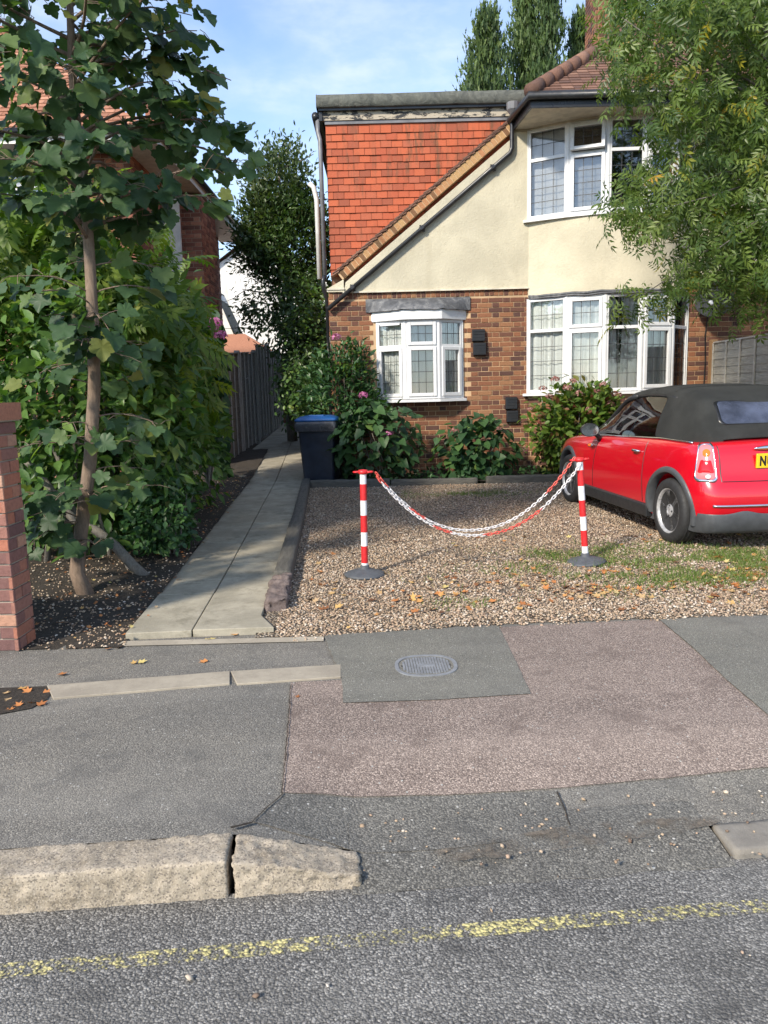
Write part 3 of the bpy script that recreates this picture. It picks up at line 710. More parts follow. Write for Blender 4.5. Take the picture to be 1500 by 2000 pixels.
for i in range(len(ysl) - 1):
    y0, y1 = ysl[i] + 0.006, ysl[i + 1] - 0.006
    def xl(y): return lin(PL, y) if y < 12.6 else lin(PL, 12.6) - 0.0 * (y - 12.6) - min(0.55, (y - 12.6) * 2)
    def xm(y): return 0.5 * (lin(PL, y) + lin(PR, y))
    xr0 = onG(536, 1238).x if i == 0 else lin(PR, y0)
    sk = 0.03
    slab([(xl(y0), y0), (xm(y0) - .004, y0 + sk), (xm(y1) - .004, y1 + sk), (xl(y1), y1)])
    if i == 0: slab([(xm(y0) + .004, y0 + sk), (xr0, y0 + sk + .02), (lin(PR, y0 + .3), y0 + .32), (lin(PR, y1), y1 + 2 * sk), (xm(y1) + .004, y1 + sk)])
    else: slab([(xm(y0) + .004, y0 + sk), (xr0, y0 + 2 * sk), (lin(PR, y1), y1 + 2 * sk), (xm(y1) + .004, y1 + sk)])
# pale strip where the path meets the pavement
mb = MB(); a, b, c, d = onZ(225, 1262, .006), onZ(632, 1252, .006), onZ(632, 1243, .012), onZ(240, 1252, .012)
mb.add([a, b, c, d], [(0, 1, 2, 3)]); mb.build('edging_strip', M['edging'], path)

# ---------------------------------------------------------------- soil bed on the far side of the path
def sheet(name, mat, xs, ys, zf, keep=None, parent=None):
    mb = MB(); id_ = {}
    for j, y in enumerate(ys):
        for i, x in enumerate(xs(y) if callable(xs) else xs):
            id_[i, j] = len(mb.v); mb.v.append((x, y, zf(x, y)))
    ni = len(xs(ys[0]) if callable(xs) else xs)
    for j in range(len(ys) - 1):
        for i in range(ni - 1): mb.f.append((id_[i, j], id_[i + 1, j], id_[i + 1, j + 1], id_[i, j + 1]))
    return mb.build(name, mat, parent, smooth=True)
def soil_z(x, y): return gz(y) + 0.012 + 0.03 * noise.noise((x * 2.2, y * 2.2, 0)) + 0.014 * noise.noise((x * 9, y * 9, 4)) + max(0, min(0.05, (y - 4.9) * 0.05))
def soil_x(y): return list(np.linspace(-7.5, -3.2, 8)) + list(np.linspace(-3.1, lin(PL, y) + 0.02, 34))
ys_ = list(np.arange(4.42, 9, 0.09)) + list(np.arange(9, 16, 0.14))
bed = tag(sheet('planting_bed', M['soil'], soil_x, ys_, soil_z), 'dark soil bed strewn with chips and leaves beside the path', 'flower bed', kind='structure')
# ---------------------------------------------------------------- gravel drive
FE = [onZ(x, y, 0.01) for x, y in ((515, 1243), (600, 1243), (700, 1234), (850, 1224), (970, 1217), (1290, 1205), (1500, 1197))]
FE.append(FE[-1] + (FE[-1] - FE[-3]).normalized() * 12)
fex = [p.x for p in FE]; fey = [p.y for p in FE]
def front_y(x): return float(np.interp(x, fex, fey)) + 0.05 * noise.noise((x * 3.1, 7, 0)) + 0.025 * noise.noise((x * 11, 7, 0))
BACK_Y = 11.25
def drive_left(y): return lin(PR, y) - 0.01
def drive_z(x, y): return gz(y) + 0.016 * min(1, max(0, (y - front_y(x)) / 0.12)) + 0.012 * noise.noise((x * 1.7, y * 1.7, 0)) * min(1, max(0, (y - front_y(x)) / 0.5)) + 0.004
mb = MB(); nX, nY = 90, 70; ids = {}
for j in range(nY + 1):
    f = (j / nY) ** 1.5
    for i in range(nX + 1):
        gx = (i / nX) ** 1.35
        y = 5 + f * (BACK_Y - 5); x = drive_left(y) + gx * 12
        yf = front_y(x); y = yf + f * (BACK_Y - yf); x = drive_left(y) + gx * 12
        ids[i, j] = len(mb.v); mb.v.append((x, y, drive_z(x, y)))
for j in range(nY):
    for i in range(nX): mb.f.append((ids[i, j], ids[i + 1, j], ids[i + 1, j + 1], ids[i, j + 1]))
drive = tag(mb.build('driveway', M['gravel_bed'], smooth=True), 'tan gravel driveway in front of the house', 'driveway', kind='structure')
OCT_V = [(1, 0, 0), (-1, 0, 0), (0, 1, 0), (0, -1, 0), (0, 0, 1), (0, 0, -1), (.62, .62, .45), (-.6, .6, .5), (-.62, -.6, .48), (.6, -.62, .45)]
OCT_F = [(4, 6, 7), (4, 7, 8), (4, 8, 9), (4, 9, 6), (6, 0, 2), (6, 2, 7), (7, 2, 1), (7, 1, 8), (8, 1, 3), (8, 3, 9), (9, 3, 0), (9, 0, 6), (5, 2, 0), (5, 1, 2), (5, 3, 1), (5, 0, 3)]
def pebbles(name, mat, pos, smin, smax, parent=None, flat=0.6):
    K = len(pos); nrm = np.tile([0, 0, 1.0], (K, 1)) + np.random.normal(size=(K, 3)) * 0.35
    mats = rot_from(np.random.normal(size=(K, 3)) * [1, 1, .15], nrm)
    s = np.random.uniform(smin, smax, K) * np.exp(np.random.normal(size=K) * .18)
    sx = s * np.random.uniform(.75, 1.3, K); mats = mats * np.stack([sx, s, s * np.random.uniform(flat * .7, flat * 1.3, K)], 1)[:, None, :]
    return scatter_mesh(name, mat, parent, OCT_V, OCT_F, mats, pos, np.random.rand(K), True)
def car_free(x, y): return True
P = []
while len(P) < 74000:
    y = 4.4 + 6.8 * random.random() ** 1.45; x = random.uniform(-1.4, 5.9)
    if x > 0.62 * y + 0.3 or x < drive_left(y) + 0.12: continue
    fy = front_y(x)
    if y < fy + random.gauss(0.0, 0.035): continue
    P.append((x, y, drive_z(x, y) + random.uniform(0.0, 0.007)))
tag(pebbles('gravel', M['pebble'], P, 0.0055, 0.0105), 'loose tan and white gravel covering the driveway', 'gravel', kind='stuff')
P = []
while len(P) < 3200:
    y = random.uniform(4.4, 12.5); x = random.uniform(-3.4, lin(PL, y) + 0.02)
    if random.random() > math.exp(-max(0, y - 4.6) * 0.75) + 0.09: continue
    P.append((x, y, soil_z(x, y) + 0.003))
tag(pebbles('stone_chips', M['pebble'], P, 0.004, 0.010), 'pale stone chips scattered over the dark soil bed', 'stone chips', kind='stuff')
P = []
for px, py in ((788, 1600), (763, 1643), (868, 1663), (981, 1652), (1090, 1712), (1203, 1683), (1206, 1680), (1269, 1653), (1311, 1648), (1317, 1650), (1323, 1654), (1266, 1688), (1470, 1665), (1484, 1668), (708, 1704), (712, 1707), (968, 1685), (1192, 1618), (1130, 1582), (1294, 1630), (1460, 1606), (370, 1910), (640, 1925), (500, 1945), (1450, 1860), (1465, 1866), (205, 1705), (960, 1778)):
    p = onP(px, py, 0.01) if py < 1700 else onZ(px, py, ROAD_Z + .008); P.append(tuple(p))
for _ in range(130):
    t = random.uniform(0.0, 3.2); s = random.uniform(0.02, 0.35) ** 1.0; p = S(t, s); 
    if t > T705: P.append((p.x, p.y, (zp(p.x, p.y) if s > KW else DROP) + 0.008))
tag(pebbles('loose_stones', M['pebble'], P, 0.003, 0.0085), 'loose pale stones lying along the dropped kerb', 'stones', kind='stuff')

# fallen leaves
LEAF5 = [(0, 0, 0), (.5, .1, .06), (.28, .42, .02), (.62, .75, .10), (.2, .72, .03), (0, 1.2, .12), (-.22, .70, .03), (-.6, .78, .09), (-.3, .4, .02), (-.5, .12, .07)]
LEAF5F = [(0, 1, 2), (2, 3, 4), (4, 5, 6), (6, 7, 8), (8, 9, 0), (0, 2, 4), (0, 4, 6), (0, 6, 8)]
def litter(name, label, pos, smin, smax, parent=None):
    K = len(pos); nrm = np.tile([0, 0, 1.0], (K, 1)) + np.random.normal(size=(K, 3)) * 0.28
    mats = rot_from(np.random.normal(size=(K, 3)) * [1, 1, .1], nrm) * np.random.uniform(smin, smax, (K, 1, 1)) * np.array([1, 1, 1.6])[None, None, :]
    o = scatter_mesh(name, M['litter'], parent, LEAF5, LEAF5F, mats, pos, np.random.rand(K))
    return tag(o, label, 'leaves', kind='stuff')
P = []
while len(P) < 800:
    x = random.uniform(-0.6, 4.6); y = random.uniform(4.6, 7.4)
    w_ = math.exp(-((y - 5.25 - 0.16 * x) / 0.5) ** 2) * (0.16 + 0.84 * min(1, max(0, (x + .3) / 3)) ** 1.5) * max(.05, .5 + 1.6 * noise.noise((x * 2.3, y * 3.1, 9)))
    if random.random() > w_ + 0.04 or y < front_y(x) + .05: continue
    P.append((x, y, drive_z(x, y) + 0.012))
litter('fallen_leaves', 'orange and brown autumn leaves fallen on the gravel', P, 0.018, 0.058)
P = [tuple(onP(x, y, 0.008)) for x, y in ((115, 1316), (405, 1289), (262, 1296), (270, 1293), (15, 1364), (55, 1372), (40, 1378), (72, 1377), (25, 1385), (84, 1352), (35, 1345), (10, 1352), (60, 1350), (580, 1362), (418, 1246), (398, 1249), (462, 1240), (374, 1251), (205, 1268), (228, 1266))]
litter('pavement_leaves', 'few dry leaves lying on the pavement and in the sunken pit', P, 0.022, 0.05)
P = []
while len(P) < 520:
    y = random.uniform(4.5, 12.8); x = random.uniform(-3.0, lin(PL, y) + 0.08)
    P.append((x, y, soil_z(x, y) + 0.02 if x < lin(PL, y) else gz(y) + .055))
litter('bed_leaves', 'brown leaf litter under the hedge beside the path', P, 0.014, 0.035)

# grass tufts on the drive
def grass_density(x, y):
    n = 1.5 * noise.noise((x * 1.9 + 3, y * 2.4, 0)) + 0.8 * noise.noise((x * 4.9, y * 4.9, 2)) - .1
    z1 = 1.15 * math.exp(-((x - 2.7) / 1.15) ** 2 - ((y - 6.1) / 0.55) ** 2)
    z2 = 0.8 * math.exp(-((x - 1.9) / 0.5) ** 2 - ((y - 6.55) / 0.28) ** 2) + 0.35 * math.exp(-((x - 0.55) / 0.2) ** 2 - ((y - 5.1) / 0.18) ** 2) + .25 * math.exp(-((x - 1.2) / 0.7) ** 2 - ((y - 10.2) / 0.35) ** 2)
    return max(0, (z1 + z2) * (0.55 + 1.25 * n)) + (0.03 if z1 > .2 else 0)
P = []
for _ in range(260000):
    x = random.uniform(0, 4.7); y = random.uniform(4.9, 10.8)
    if random.random() < grass_density(x, y): P.append((x, y, drive_z(x, y)))
    if len(P) > 13000: break
K = len(P); fw = np.random.normal(size=(K, 3)) * [.55, .55, .1] + [0, 0, .75]
mats = rot_from(fw, np.random.normal(size=(K, 3))) * np.stack([np.random.uniform(.0035, .006, K), np.random.uniform(.022, .062, K), np.ones(K) * .02], 1)[:, None, :]
tag(scatter_mesh('grass', M['grass'], None, [(-.5, 0, 0), (.5, 0, 0), (.35, .55, .12), (0, 1, .5), (-.35, .55, .12)], [(0, 1, 2, 4), (4, 2, 3)], mats, P, np.random.rand(K)), 'short patchy grass growing through the gravel by the car', 'grass', kind='stuff')

# timber edging
a = onG(548, 1143); e0 = onG(542, 1198)
timb = empty('timber_edging', a, 0, 'rotting dark timber sleepers edging the concrete path', 'edging', world=True)
def sleeper(p, q, wd, ht, mat, parent, seed, amp=0.010, name='sleeper', zoff=-0.03, cell=0.035, freq=8, shape=None):
    L = math.hypot(q.x - p.x, q.y - p.y); ang = math.atan2(q.y - p.y, q.x - p.x)
    o = rough_block(name, mat, parent, L, wd, ht + 0.03, cell, amp, freq, seed, 0.015, (p.x, p.y, gz(p.y) + zoff), ang, shape)
    sl = math.atan2(gz(q.y) - gz(p.y), L); o.rotation_euler = (0, -sl, ang); return o
def px_right(y): return lin(PR, y)
p0 = Vector((px_right(a.y) + 0.145, a.y, 0)); p1 = Vector((px_right(8.3) + 0.15, 8.3, 0)); p2 = Vector((px_right(12.0) + 0.15, 11.75, 0))
sleeper(p0, p1, 0.135, 0.115, M['sleeper'], timb, 31, 0.007)
sleeper(p1 + Vector((0, .015, 0)), p2, 0.13, 0.105, M['sleeper'], timb, 32, 0.007)
e0y = e0.y
sleeper(Vector((px_right(e0y) + 0.155, e0y - 0.02, 0)), Vector((p0.x, p0.y - 0.012, 0)), 0.14, 0.10, M['sleeper_rot'], timb, 33, 0.030, 'rotten_stump', -0.03, 0.018, 14)
bedge = empty('bed_edging', (0.9, BACK_Y, gz(BACK_Y)), 0, 'low grey timber edging along the front of the flower bed', 'edging', world=True)
for i, (xa, ya_, xb, yb_) in enumerate(((606, 958, 762, 950), (764, 951, 934, 946), (950, 945, 1135, 936), (1137, 937, 1300, 930))):
    p = onG(xa, ya_); q = onG(xb, yb_); p.y = q.y = BACK_Y - 0.06; p.x = onY(xa, ya_, p.y).x; q.x = onY(xb, yb_, p.y).x
    sleeper(p, q, 0.12, 0.13 - 0.02 * (i % 2), M['sleeper'], bedge, 41 + i, 0.008)
def fb_z(x, y): return gz(y) + 0.05 + 0.02 * noise.noise((x * 3, y * 3, 0))
fbed = tag(sheet('front_bed', M['soil'], list(np.linspace(-0.95, 6, 40)), list(np.linspace(BACK_Y + 0.03, 12.6, 10)), fb_z), 'narrow soil flower bed below the house windows', 'flower bed', kind='structure')
# ---------------------------------------------------------------- brickwork helper
def brick_mesh(name, wd, ht, d=0.009, c=0.003):
    mb = MB(); a, b = wd / 2, ht / 2
    mb.add([(-a, .01, -b), (a, .01, -b), (a, .01, b), (-a, .01, b), (-a, -(d - c), -b), (a, -(d - c), -b), (a, -(d - c), b), (-a, -(d - c), b),
            (-a + c, -d, -b + c), (a - c, -d, -b + c), (a - c, -d, b - c), (-a + c, -d, b - c)],
           [(8, 9, 10, 11), (0, 1, 5, 4), (1, 2, 6, 5), (2, 3, 7, 6), (3, 0, 4, 7), (4, 5, 9, 8), (5, 6, 10, 9), (6, 7, 11, 10), (7, 4, 8, 11)])
    return mb.mesh(name)
def frame_of(O, n):
    n = Vector(n).normalized(); y = -n; z = Vector((0, 0, 1)); x = y.cross(z).normalized()
    m_ = Matrix((x, y, z)).transposed().to_4x4(); m_.translation = Vector(O); return m_
def bond(W, Hh, skip=None, pitch=0.075, shift=0.0, odd=0):
    """Flemish bond rectangles (u, v, width, height) centre-based"""
    out = []; rows = int(Hh / pitch + 0.01)
    for r in range(rows):
        v = r * pitch + pitch / 2; u = -shift - (0.16875 if (r + odd) % 2 else 0.0); k = 0
        while u < W:
            wd = 0.215 if k % 2 == 0 else 0.1025
            a, b = max(u, 0.0), min(u + wd, W)
            if b - a > 0.03 and not (skip and skip((a + b) / 2, v, (b - a) / 2)): out.append(((a + b) / 2, v, b - a, 0.065))
            u += wd + 0.01; k += 1
    return out
BM = {}
def lay(parent, F_, rects, mat, budget, name='brick', prio=None, d=0.009):
    """place the first `budget` bricks (by prio) one by one, the rest as one joined piece"""
    if prio: rects = sorted(rects, key=prio)
    for (u, v, wd, ht) in rects[:budget]:
        key = (round(wd, 3), round(ht, 3), mat.name, d)
        if key not in BM: BM[key] = brick_mesh('brick', key[0], key[1], d); BM[key].materials.append(mat)
        o = link(name, BM[key], parent)
        o.matrix_basis = F_ @ Matrix.Translation((u + random.uniform(-.0015, .0015), random.uniform(-.002, .002), v + random.uniform(-.001, .001))) @ Matrix.Rotation(random.gauss(0, .004), 4, 'Y')
    rest = rects[budget:]
    if rest:
        mb = MB()
        for (u, v, wd, ht) in rest:
            a, b, c = wd / 2, ht / 2, 0.003; y = random.uniform(-.002, .002)
            vv = [(-a, .01, -b), (a, .01, -b), (a, .01, b), (-a, .01, b), (-a, -(d - c), -b), (a, -(d - c), -b), (a, -(d - c), b), (-a, -(d - c), b),
                  (-a + c, -d, -b + c), (a - c, -d, -b + c), (a - c, -d, b - c), (-a + c, -d, b - c)]
            mb.add([F_ @ Vector((x + u, q + y, z + v)) for x, q, z in vv],
                   [(8, 9, 10, 11), (0, 1, 5, 4), (1, 2, 6, 5), (2, 3, 7, 6), (3, 0, 4, 7), (4, 5, 9, 8), (5, 6, 10, 9), (6, 7, 11, 10), (7, 4, 8, 11)])
        me = mb.mesh('bricks'); me.materials.append(mat); tag(link('remaining_bricks', me, parent), kind='stuff')

# ---------------------------------------------------------------- the house
YF = 12.3
def FX(px, py, Y=YF): return onY(px, py, Y).x
def FZ(px, py, Y=YF): return onY(px, py, Y).z
XL = FX(646, 690); XB = FX(1031, 680); ZB0 = 0.05; ZBT = 0.5 * (FZ(700, 570) + FZ(1000, 563))
house = empty('house', (2.0, YF, gz(YF)), 0, 'semi-detached house with cream render, orange hung tiles and brown brick', 'house', world=True)
# brick wall: mortar body + bricks
SBP = [(738, 0.0), (792, 0.24), (857, 0.24), (902, 0.0)]
SBX = [FX(x, 700, YF - d) for x, d in SBP]
sbz0, sbz1 = FZ(820, 779, YF - .24), FZ(820, 624, YF - .24)
mb = MB(); hxa, hxb, hza, hzb = SBX[0] + .03, SBX[3] - .03, sbz0 + .02, sbz1 - .02
mb.box(XL, hxa, YF, YF + 0.25, ZB0, ZBT); mb.box(hxb, XB, YF, YF + 0.25, ZB0, ZBT); mb.box(hxa, hxb, YF, YF + .25, ZB0, hza); mb.box(hxa, hxb, YF, YF + .25, hzb, ZBT); mb.box(XL, XL + 0.25, YF + 0.26, YF + 8, ZB0, ZBT)
mb.build('wall', M['mortar'], house)
Fw = frame_of((XL, YF, ZB0), (0, -1, 0))
hx0, hx1, hz0, hz1 = SBX[0] - XL + 0.01, SBX[3] - XL - 0.01, sbz0 - ZB0 - 0.03, sbz1 - ZB0 + 0.32
def skip(u, v, h): return u + h > hx0 + .02 and u - h < hx1 - .02 and hz0 < v < hz1
rects = bond(XB - XL, ZBT - ZB0 - 0.115, skip, shift=0.05)
def pr(r):
    p = proj(Fw @ Vector((r[0], 0, r[1]))); return 0 if p[1] < 785 and p[0] > 690 else (1 if p[1] < 870 and p[0] > 760 else 2)
lay(house, Fw, rects, M['brick'], 245, prio=pr)
srects = [(0.035 + 0.0755 * i, ZBT - ZB0 - 0.055, 0.065, 0.1025) for i in range(int((XB - XL) / 0.0755))]
lay(house, Fw, srects, M['brick'], 55)
Fs = frame_of((XL, YF + 8, ZB0), (-1, 0, 0)); lay(house, Fs, bond(8, ZBT - ZB0), M['brick'], 0)
# brick right of the bay
XR = FX(1338, 680); XE = 11.0
mb = MB(); mb.box(XR, XE, YF, YF + 0.25, ZB0, ZBT + .1); mb.build('wall', M['mortar'], house)
Fr = frame_of((XR, YF, ZB0), (0, -1, 0))
lay(house, Fr, bond(3.2, ZBT - ZB0 + .1), M['brick'], 60, prio=lambda r: 0 if (r[0] < 1.1 and 1.2 < r[1] < 2.8) else 1)

# cream gable panel: polygon on the facade, a little proud of the brick
def fp(px, py, Y=YF): q = onY(px, py, Y); return (q.x, q.z)
V_LO = Vector(fp(660, 545)); V_HI = Vector(fp(1003, 246))   # inner line of the verge brickwork
gp = [fp(672, 569), (XB + .02, ZBT), (XB + .02, FZ(1031, 236)), fp(1003, 238), fp(1003, 268), fp(675, 552)]
gp[0] = (gp[0][0], ZBT)
mb = MB(); mb.prism(gp, YF - 0.028, YF + 0.22); mb.build('render_panel', M['cream_render'], house)
mb = MB(); mb.box(gp[0][0] - .02, XB, YF - 0.050, YF + .01, ZBT - 0.018, ZBT + 0.004); mb.build('drip_bead', M['soffit_paint'], house)
# corbel at the foot of the gable
kx0, kz = fp(641, 572); kx1 = fp(672, 560)[0]
mb = MB(); mb.prism([(kx0, ZBT), (kx1, ZBT), (kx1, ZBT + .19), (kx0, ZBT + .06)], YF - 0.04, YF + .2)
mb.build('corbel', M['cream_render'], house, bevel=0.006)
mb = MB(); mb.box(kx0 - .01, kx1 + .005, YF - 0.055, YF, ZBT + .035, ZBT + .06); mb.build('corbel_course', M['soffit_paint'], house)
# verge brick-on-edge course
A = Vector(fp(668, 541)); B = Vector(fp(1001, 250)); dv = (B - A); Lv = dv.length; dv.normalize(); nv = Vector((-dv.y, dv.x))
nb = int(Lv / 0.078); me = MB().box(-.033, .033, -.031, .10, -.038, .084).mesh('verge_brick'); me.materials.append(M['verge_brick'])
for i in range(nb):
    c = A + dv * (0.04 + i * Lv / nb) - nv * 0.0
    o = link('verge_brick', me, house); o.location = (c.x, YF - 0.004 * random.random(), c.y)
    o.rotation_euler = (0, -math.atan2(dv.y, dv.x) + random.gauss(0, .015), 0)
mb = MB(); c0 = A - dv * .02; c1 = B + dv * .02
mb.prism([tuple(c0 - nv * .04), tuple(c1 - nv * .04), tuple(c1 + nv * .084), tuple(c0 + nv * .084)], YF - 0.026, YF + .09); mb.build('verge_mortar', M['mortar'], house)
me = MB().box(-.075, .075, -.05, .12, -.007, .007).mesh('verge_tile'); me.materials.append(M['roof_tile'])
n = int(Lv / 0.095)
for i in range(n + 2):
    for k in range(2):
        c = A + dv * (-.06 + i * Lv / n + k * .05) + nv * (0.100 + 0.020 * k)
        o = link('verge_tile', me, house); o.location = (c.x, YF + .0 - .006 * k, c.y); o.rotation_euler = (random.gauss(0, .03), -math.atan2(dv.y, dv.x) + 0.17 + random.gauss(0, .03), 0)
# ---- tile-hung dormer wall
YT = YF + 0.10
tx0 = FX(641, 400, YT); tz1 = FZ(800, 238, YT); tz0 = FZ(648, 545, YT); tx1 = FX(1010, 240, YT)
mb = MB(); mb.prism([(tx0 + .01, tz0 - .1), (tx1 + .3, tz0 - .1), (tx1 + .3, tz1 + .3), (tx0 + .01, tz1 + .3)], YT + .03, YT + .2); mb.box(tx0 + .01, tx0 + .2, YT + .2, YF + 7, tz0 - .1, tz1 + .3)
mb.build('wall', M['roof_tile'], house)
def tile_me(wd):
    a = wd / 2; mb = MB(); z1 = 0.165
    mb.add([(-a, -.029, 0), (a, -.029, 0), (a, -.004, z1), (-a, -.004, z1), (-a, -.016, 0), (a, -.016, 0), (a, .006, z1), (-a, .006, z1)], BOXF)
    bm = bmesh.new(); me = mb.mesh('hung_tile'); bm.from_mesh(me); bmesh.ops.recalc_face_normals(bm, faces=bm.faces); bm.to_mesh(me); bm.free()
    me.materials.append(M['hung_tile']); return me
TME = {k: tile_me(k) for k in (0.161, 0.079, 0.12)}
gauge = 0.1045; row = 0; z = tz1 - 0.165 + 0.02
while z > tz0 - 0.02:
    x = tx0 - (0.0 if row % 2 else 0.0); first = True
    while True:
        wd = 0.079 if (row % 2 and first) else 0.161
        if x > tx1: break
        xl = V_LO.x + (z + .165 - V_LO.y) / (V_HI.y - V_LO.y) * (V_HI.x - V_LO.x) + 0.02
        if x > xl: break
        o = link('hung_tile', TME[wd], house); o.location = (x + wd / 2, YT + .026 + random.uniform(-.003, .003), z + random.gauss(0, .0015))
        o.rotation_euler = (random.gauss(0, .012), random.gauss(0, .006), 0)
        x += wd + 0.0055; first = False
    z -= gauge if row else gauge * 1.0; row += 1
# flashing, peeling fascia, felt roof edge
fx0 = FX(617, 200, YT - .12); fx1 = FX(1027, 195, YT - .12)
def zline(y0, y1, x0=620, x1=1020, Y=YT): return 0.5 * (FZ(x0, y0, Y) + FZ(x1, y1, Y))
zf0 = zline(241, 234); zf1 = zline(236, 229); zp1 = zline(214, 206); zr1 = zline(187, 178, Y=YT - .12) + .085; zr0 = zline(209, 202, Y=YT - .12)
mb = MB(); mb.box(tx0 - .01, tx1, YT - .012, YT + .05, zf0 - .012, zf1); mb.build('lead_flashing', M['grey_pipe'], house)
mb = MB(); mb.box(tx0 - .05, tx1 + .05, YT - .03, YT + .06, zf1 + .002, zp1 + .03); mb.build('fascia', M['peeling'], house)
mb = MB(); n = 60; prof = [(-.10, zr0), (-.13, zr0 + .01), (-.12, (zr0 + zr1) / 2), (-.10, zr1 - .06), (-.05, zr1 - .045), (.05, zr1 - .03), (.9, zr1 + .02), (6.8, zr1 + .1)]
for i in range(n + 1):
    f = i / n; x = fx0 + (fx1 - fx0) * f
    for dy, zz in prof:
        w_ = noise.noise((x * 3, dy * 9, 2)) * .012 + (0.010 if (i in (19, 40)) else 0)
        mb.v.append((x, YT + dy - w_, zz + noise.noise((x * 2, dy, 7)) * .008))
k = len(prof)
for i in range(n):
    for j in range(k - 1): mb.f.append((i * k + j, (i + 1) * k + j, (i + 1) * k + j + 1, i * k + j + 1))
mb.build('flat_roof', M['felt'], house, smooth=True)
mb = MB(); mb.box(fx0 + .03, fx1, YT - .09, YT + .02, zr0 - .03, zr0 + .05); mb.box(fx0 + .03, fx0 + .08, YT - .05, YF + 7, zr0 - .16, zr0 + .06); mb.build('eaves_board', M['black_pipe'], house)
mb = MB(); mb.add([(fx0, YT - .1, zr0), (fx0, YF + 7, zr0), (fx0, YF + 7, zr1), (fx0, YT, zr1)], [(0, 1, 2, 3)]); mb.build('roof_edge', M['felt'], house)
# gutters and pipes at the corner of the dormer
gx = FX(616, 225, YT)
mb = MB(); mb.tube([(gx, YT - .06, zr0 - .09), (gx, YF + 6.5, zr0 - .05)], 0.055, 10); mb.build('gutter', M['black_pipe'], house, smooth=True)
p1 = onY(621, 258, YT - .02); p2 = onY(625, 272, YT - .06); p3 = onY(637, 540, YT - .06)
p3.x = p2.x
mb = MB(); mb.tube([p1 + Vector((0, 0, .18)), p1, p2, (p2.x, p2.y, p3.z)], 0.033, 10); mb.build('downpipe', M['grey_pipe'], house, smooth=True)
mb = MB(); bx = p2.x; mb.tube([(bx, p2.y, p3.z + .01), (bx - .03, p2.y - .02, p3.z - .06), (bx - .02, p2.y - .02, p3.z - .2), (bx + .02, p2.y + .1, p3.z - .35), (bx + .02, p2.y + .1, 0.1)], 0.034, 10); mb.build('downpipe', M['black_pipe'], house, smooth=True)
q1 = onY(604, 358, YT + 0.9); q2 = onY(618, 375, YT + 0.9)
mb = MB(); mb.tube([q1, q1.lerp(q2, .6) + Vector((0, 0, .02)), (q2.x, q2.y, q2.z - .12), (q2.x, q2.y, onY(628, 545, YT + .9).z)], 0.040, 10); mb.build('downpipe', M['white_pipe'], house, smooth=True)
# diagonal black pipe on the gable
a = onY(1002, 215, YF - .1); b = onY(1000, 296, YF - .085); c = onY(640, 604, YF - .085)
mb = MB(); mb.tube([a, (b.x, b.y, a.z - .2), b + Vector((0, 0, .05)), b + Vector((-.03, 0, -.02)), c], 0.034, 10); pipe = mb.build('diagonal_pipe', M['black_pipe'], house, smooth=True)
for f in (0.48, 0.86, 0.10):
    q = b.lerp(c, f); d_ = (c - b).normalized(); mb = MB(); mb.tube([q - d_ * .028, q + d_ * .028], 0.046, 10); s_ = Vector((d_.z, 0, -d_.x)); mb.tube([q, q + Vector((0, .08, 0))], .012, 6)
    mb.tube([q - s_ * .06, q + s_ * .06], .012, 6); mb.build('pipe_clip', M['black_pipe'], pipe)
mb = MB(); mb.lathe([(.035, -.1), (.05, -.06), (.095, 0), (.1, .1), (.09, .1)], 12, Matrix.Translation(a)); mb.build('hopper', M['grey_pipe'], house)

# ---------------------------------------------------------------- windows
def wmatrix(P0, P1):
    u = Vector((P1[0] - P0[0], P1[1] - P0[1], 0)); W = u.length; u.normalize(); z = Vector((0, 0, 1)); y = z.cross(u)
    m_ = Matrix((u, y, z)).transposed().to_4x4(); m_.translation = Vector((P0[0], P0[1], 0)); return m_, W
def ring(mb, x0, x1, z0, z1, wd, y0, y1, T):
    mb.box(x0, x0 + wd, y0, y1, z0, z1, T); mb.box(x1 - wd, x1, y0, y1, z0, z1, T)
    mb.box(x0 + wd, x1 - wd, y0 + .001, y1 - .001, z0, z0 + wd, T); mb.box(x0 + wd, x1 - wd, y0 + .001, y1 - .001, z1 - wd, z1, T)
def light(win, P0, P1, z0, z1, zt, st, sb, nv, nht, nhb, fw=0.05, tilt=0.0, lead='lead_came'):
    T, W = wmatrix(P0, P1)
    mb = MB(); ring(mb, 0, W, z0, z1, fw, -.03, .035, T); mb.box(fw, W - fw, -.029, .034, zt - fw / 2, zt + fw / 2, T)
    mb.build('frame', M['upvc'], win, bevel=0.006)
    for (a, b, sash, nh, tl) in ((z0 + fw, zt - fw / 2, sb, nhb, 0), (zt + fw / 2, z1 - fw, st, nht, tilt)):
        TT = T
        x0, x1 = fw, W - fw
        if tl: TT = T @ Matrix.Translation((0, -.03, b + .01)) @ Matrix.Rotation(-tl, 4, 'X') @ Matrix.Translation((0, .03, -b - .01))
        if sash:
            mb = MB(); ring(mb, x0 - .012, x1 + .012, a - .012, b + .012, .052, -.05, .005, TT); mb.build('sash', M['upvc'], win, bevel=0.006)
            x0 += .040; x1 -= .040; a += .040; b -= .040
        mb = MB(); mb.box(x0 - .006, x1 + .006, -.010, .010, a - .006, b + .006, TT); mb.build('pane', M['pane'], win)
        mb = MB()
        for i in range(1, nv + 1): u = x0 + (x1 - x0) * i / (nv + 1); mb.box(u - .004, u + .004, -.0135, -.0104, a, b, TT)
        for i in range(1, nh + 1): q = a + (b - a) * i / (nh + 1); mb.box(x0, x1, -.0140, -.0103, q - .004, q + .004, TT)
        mb.build('lead_came', M[lead], win)
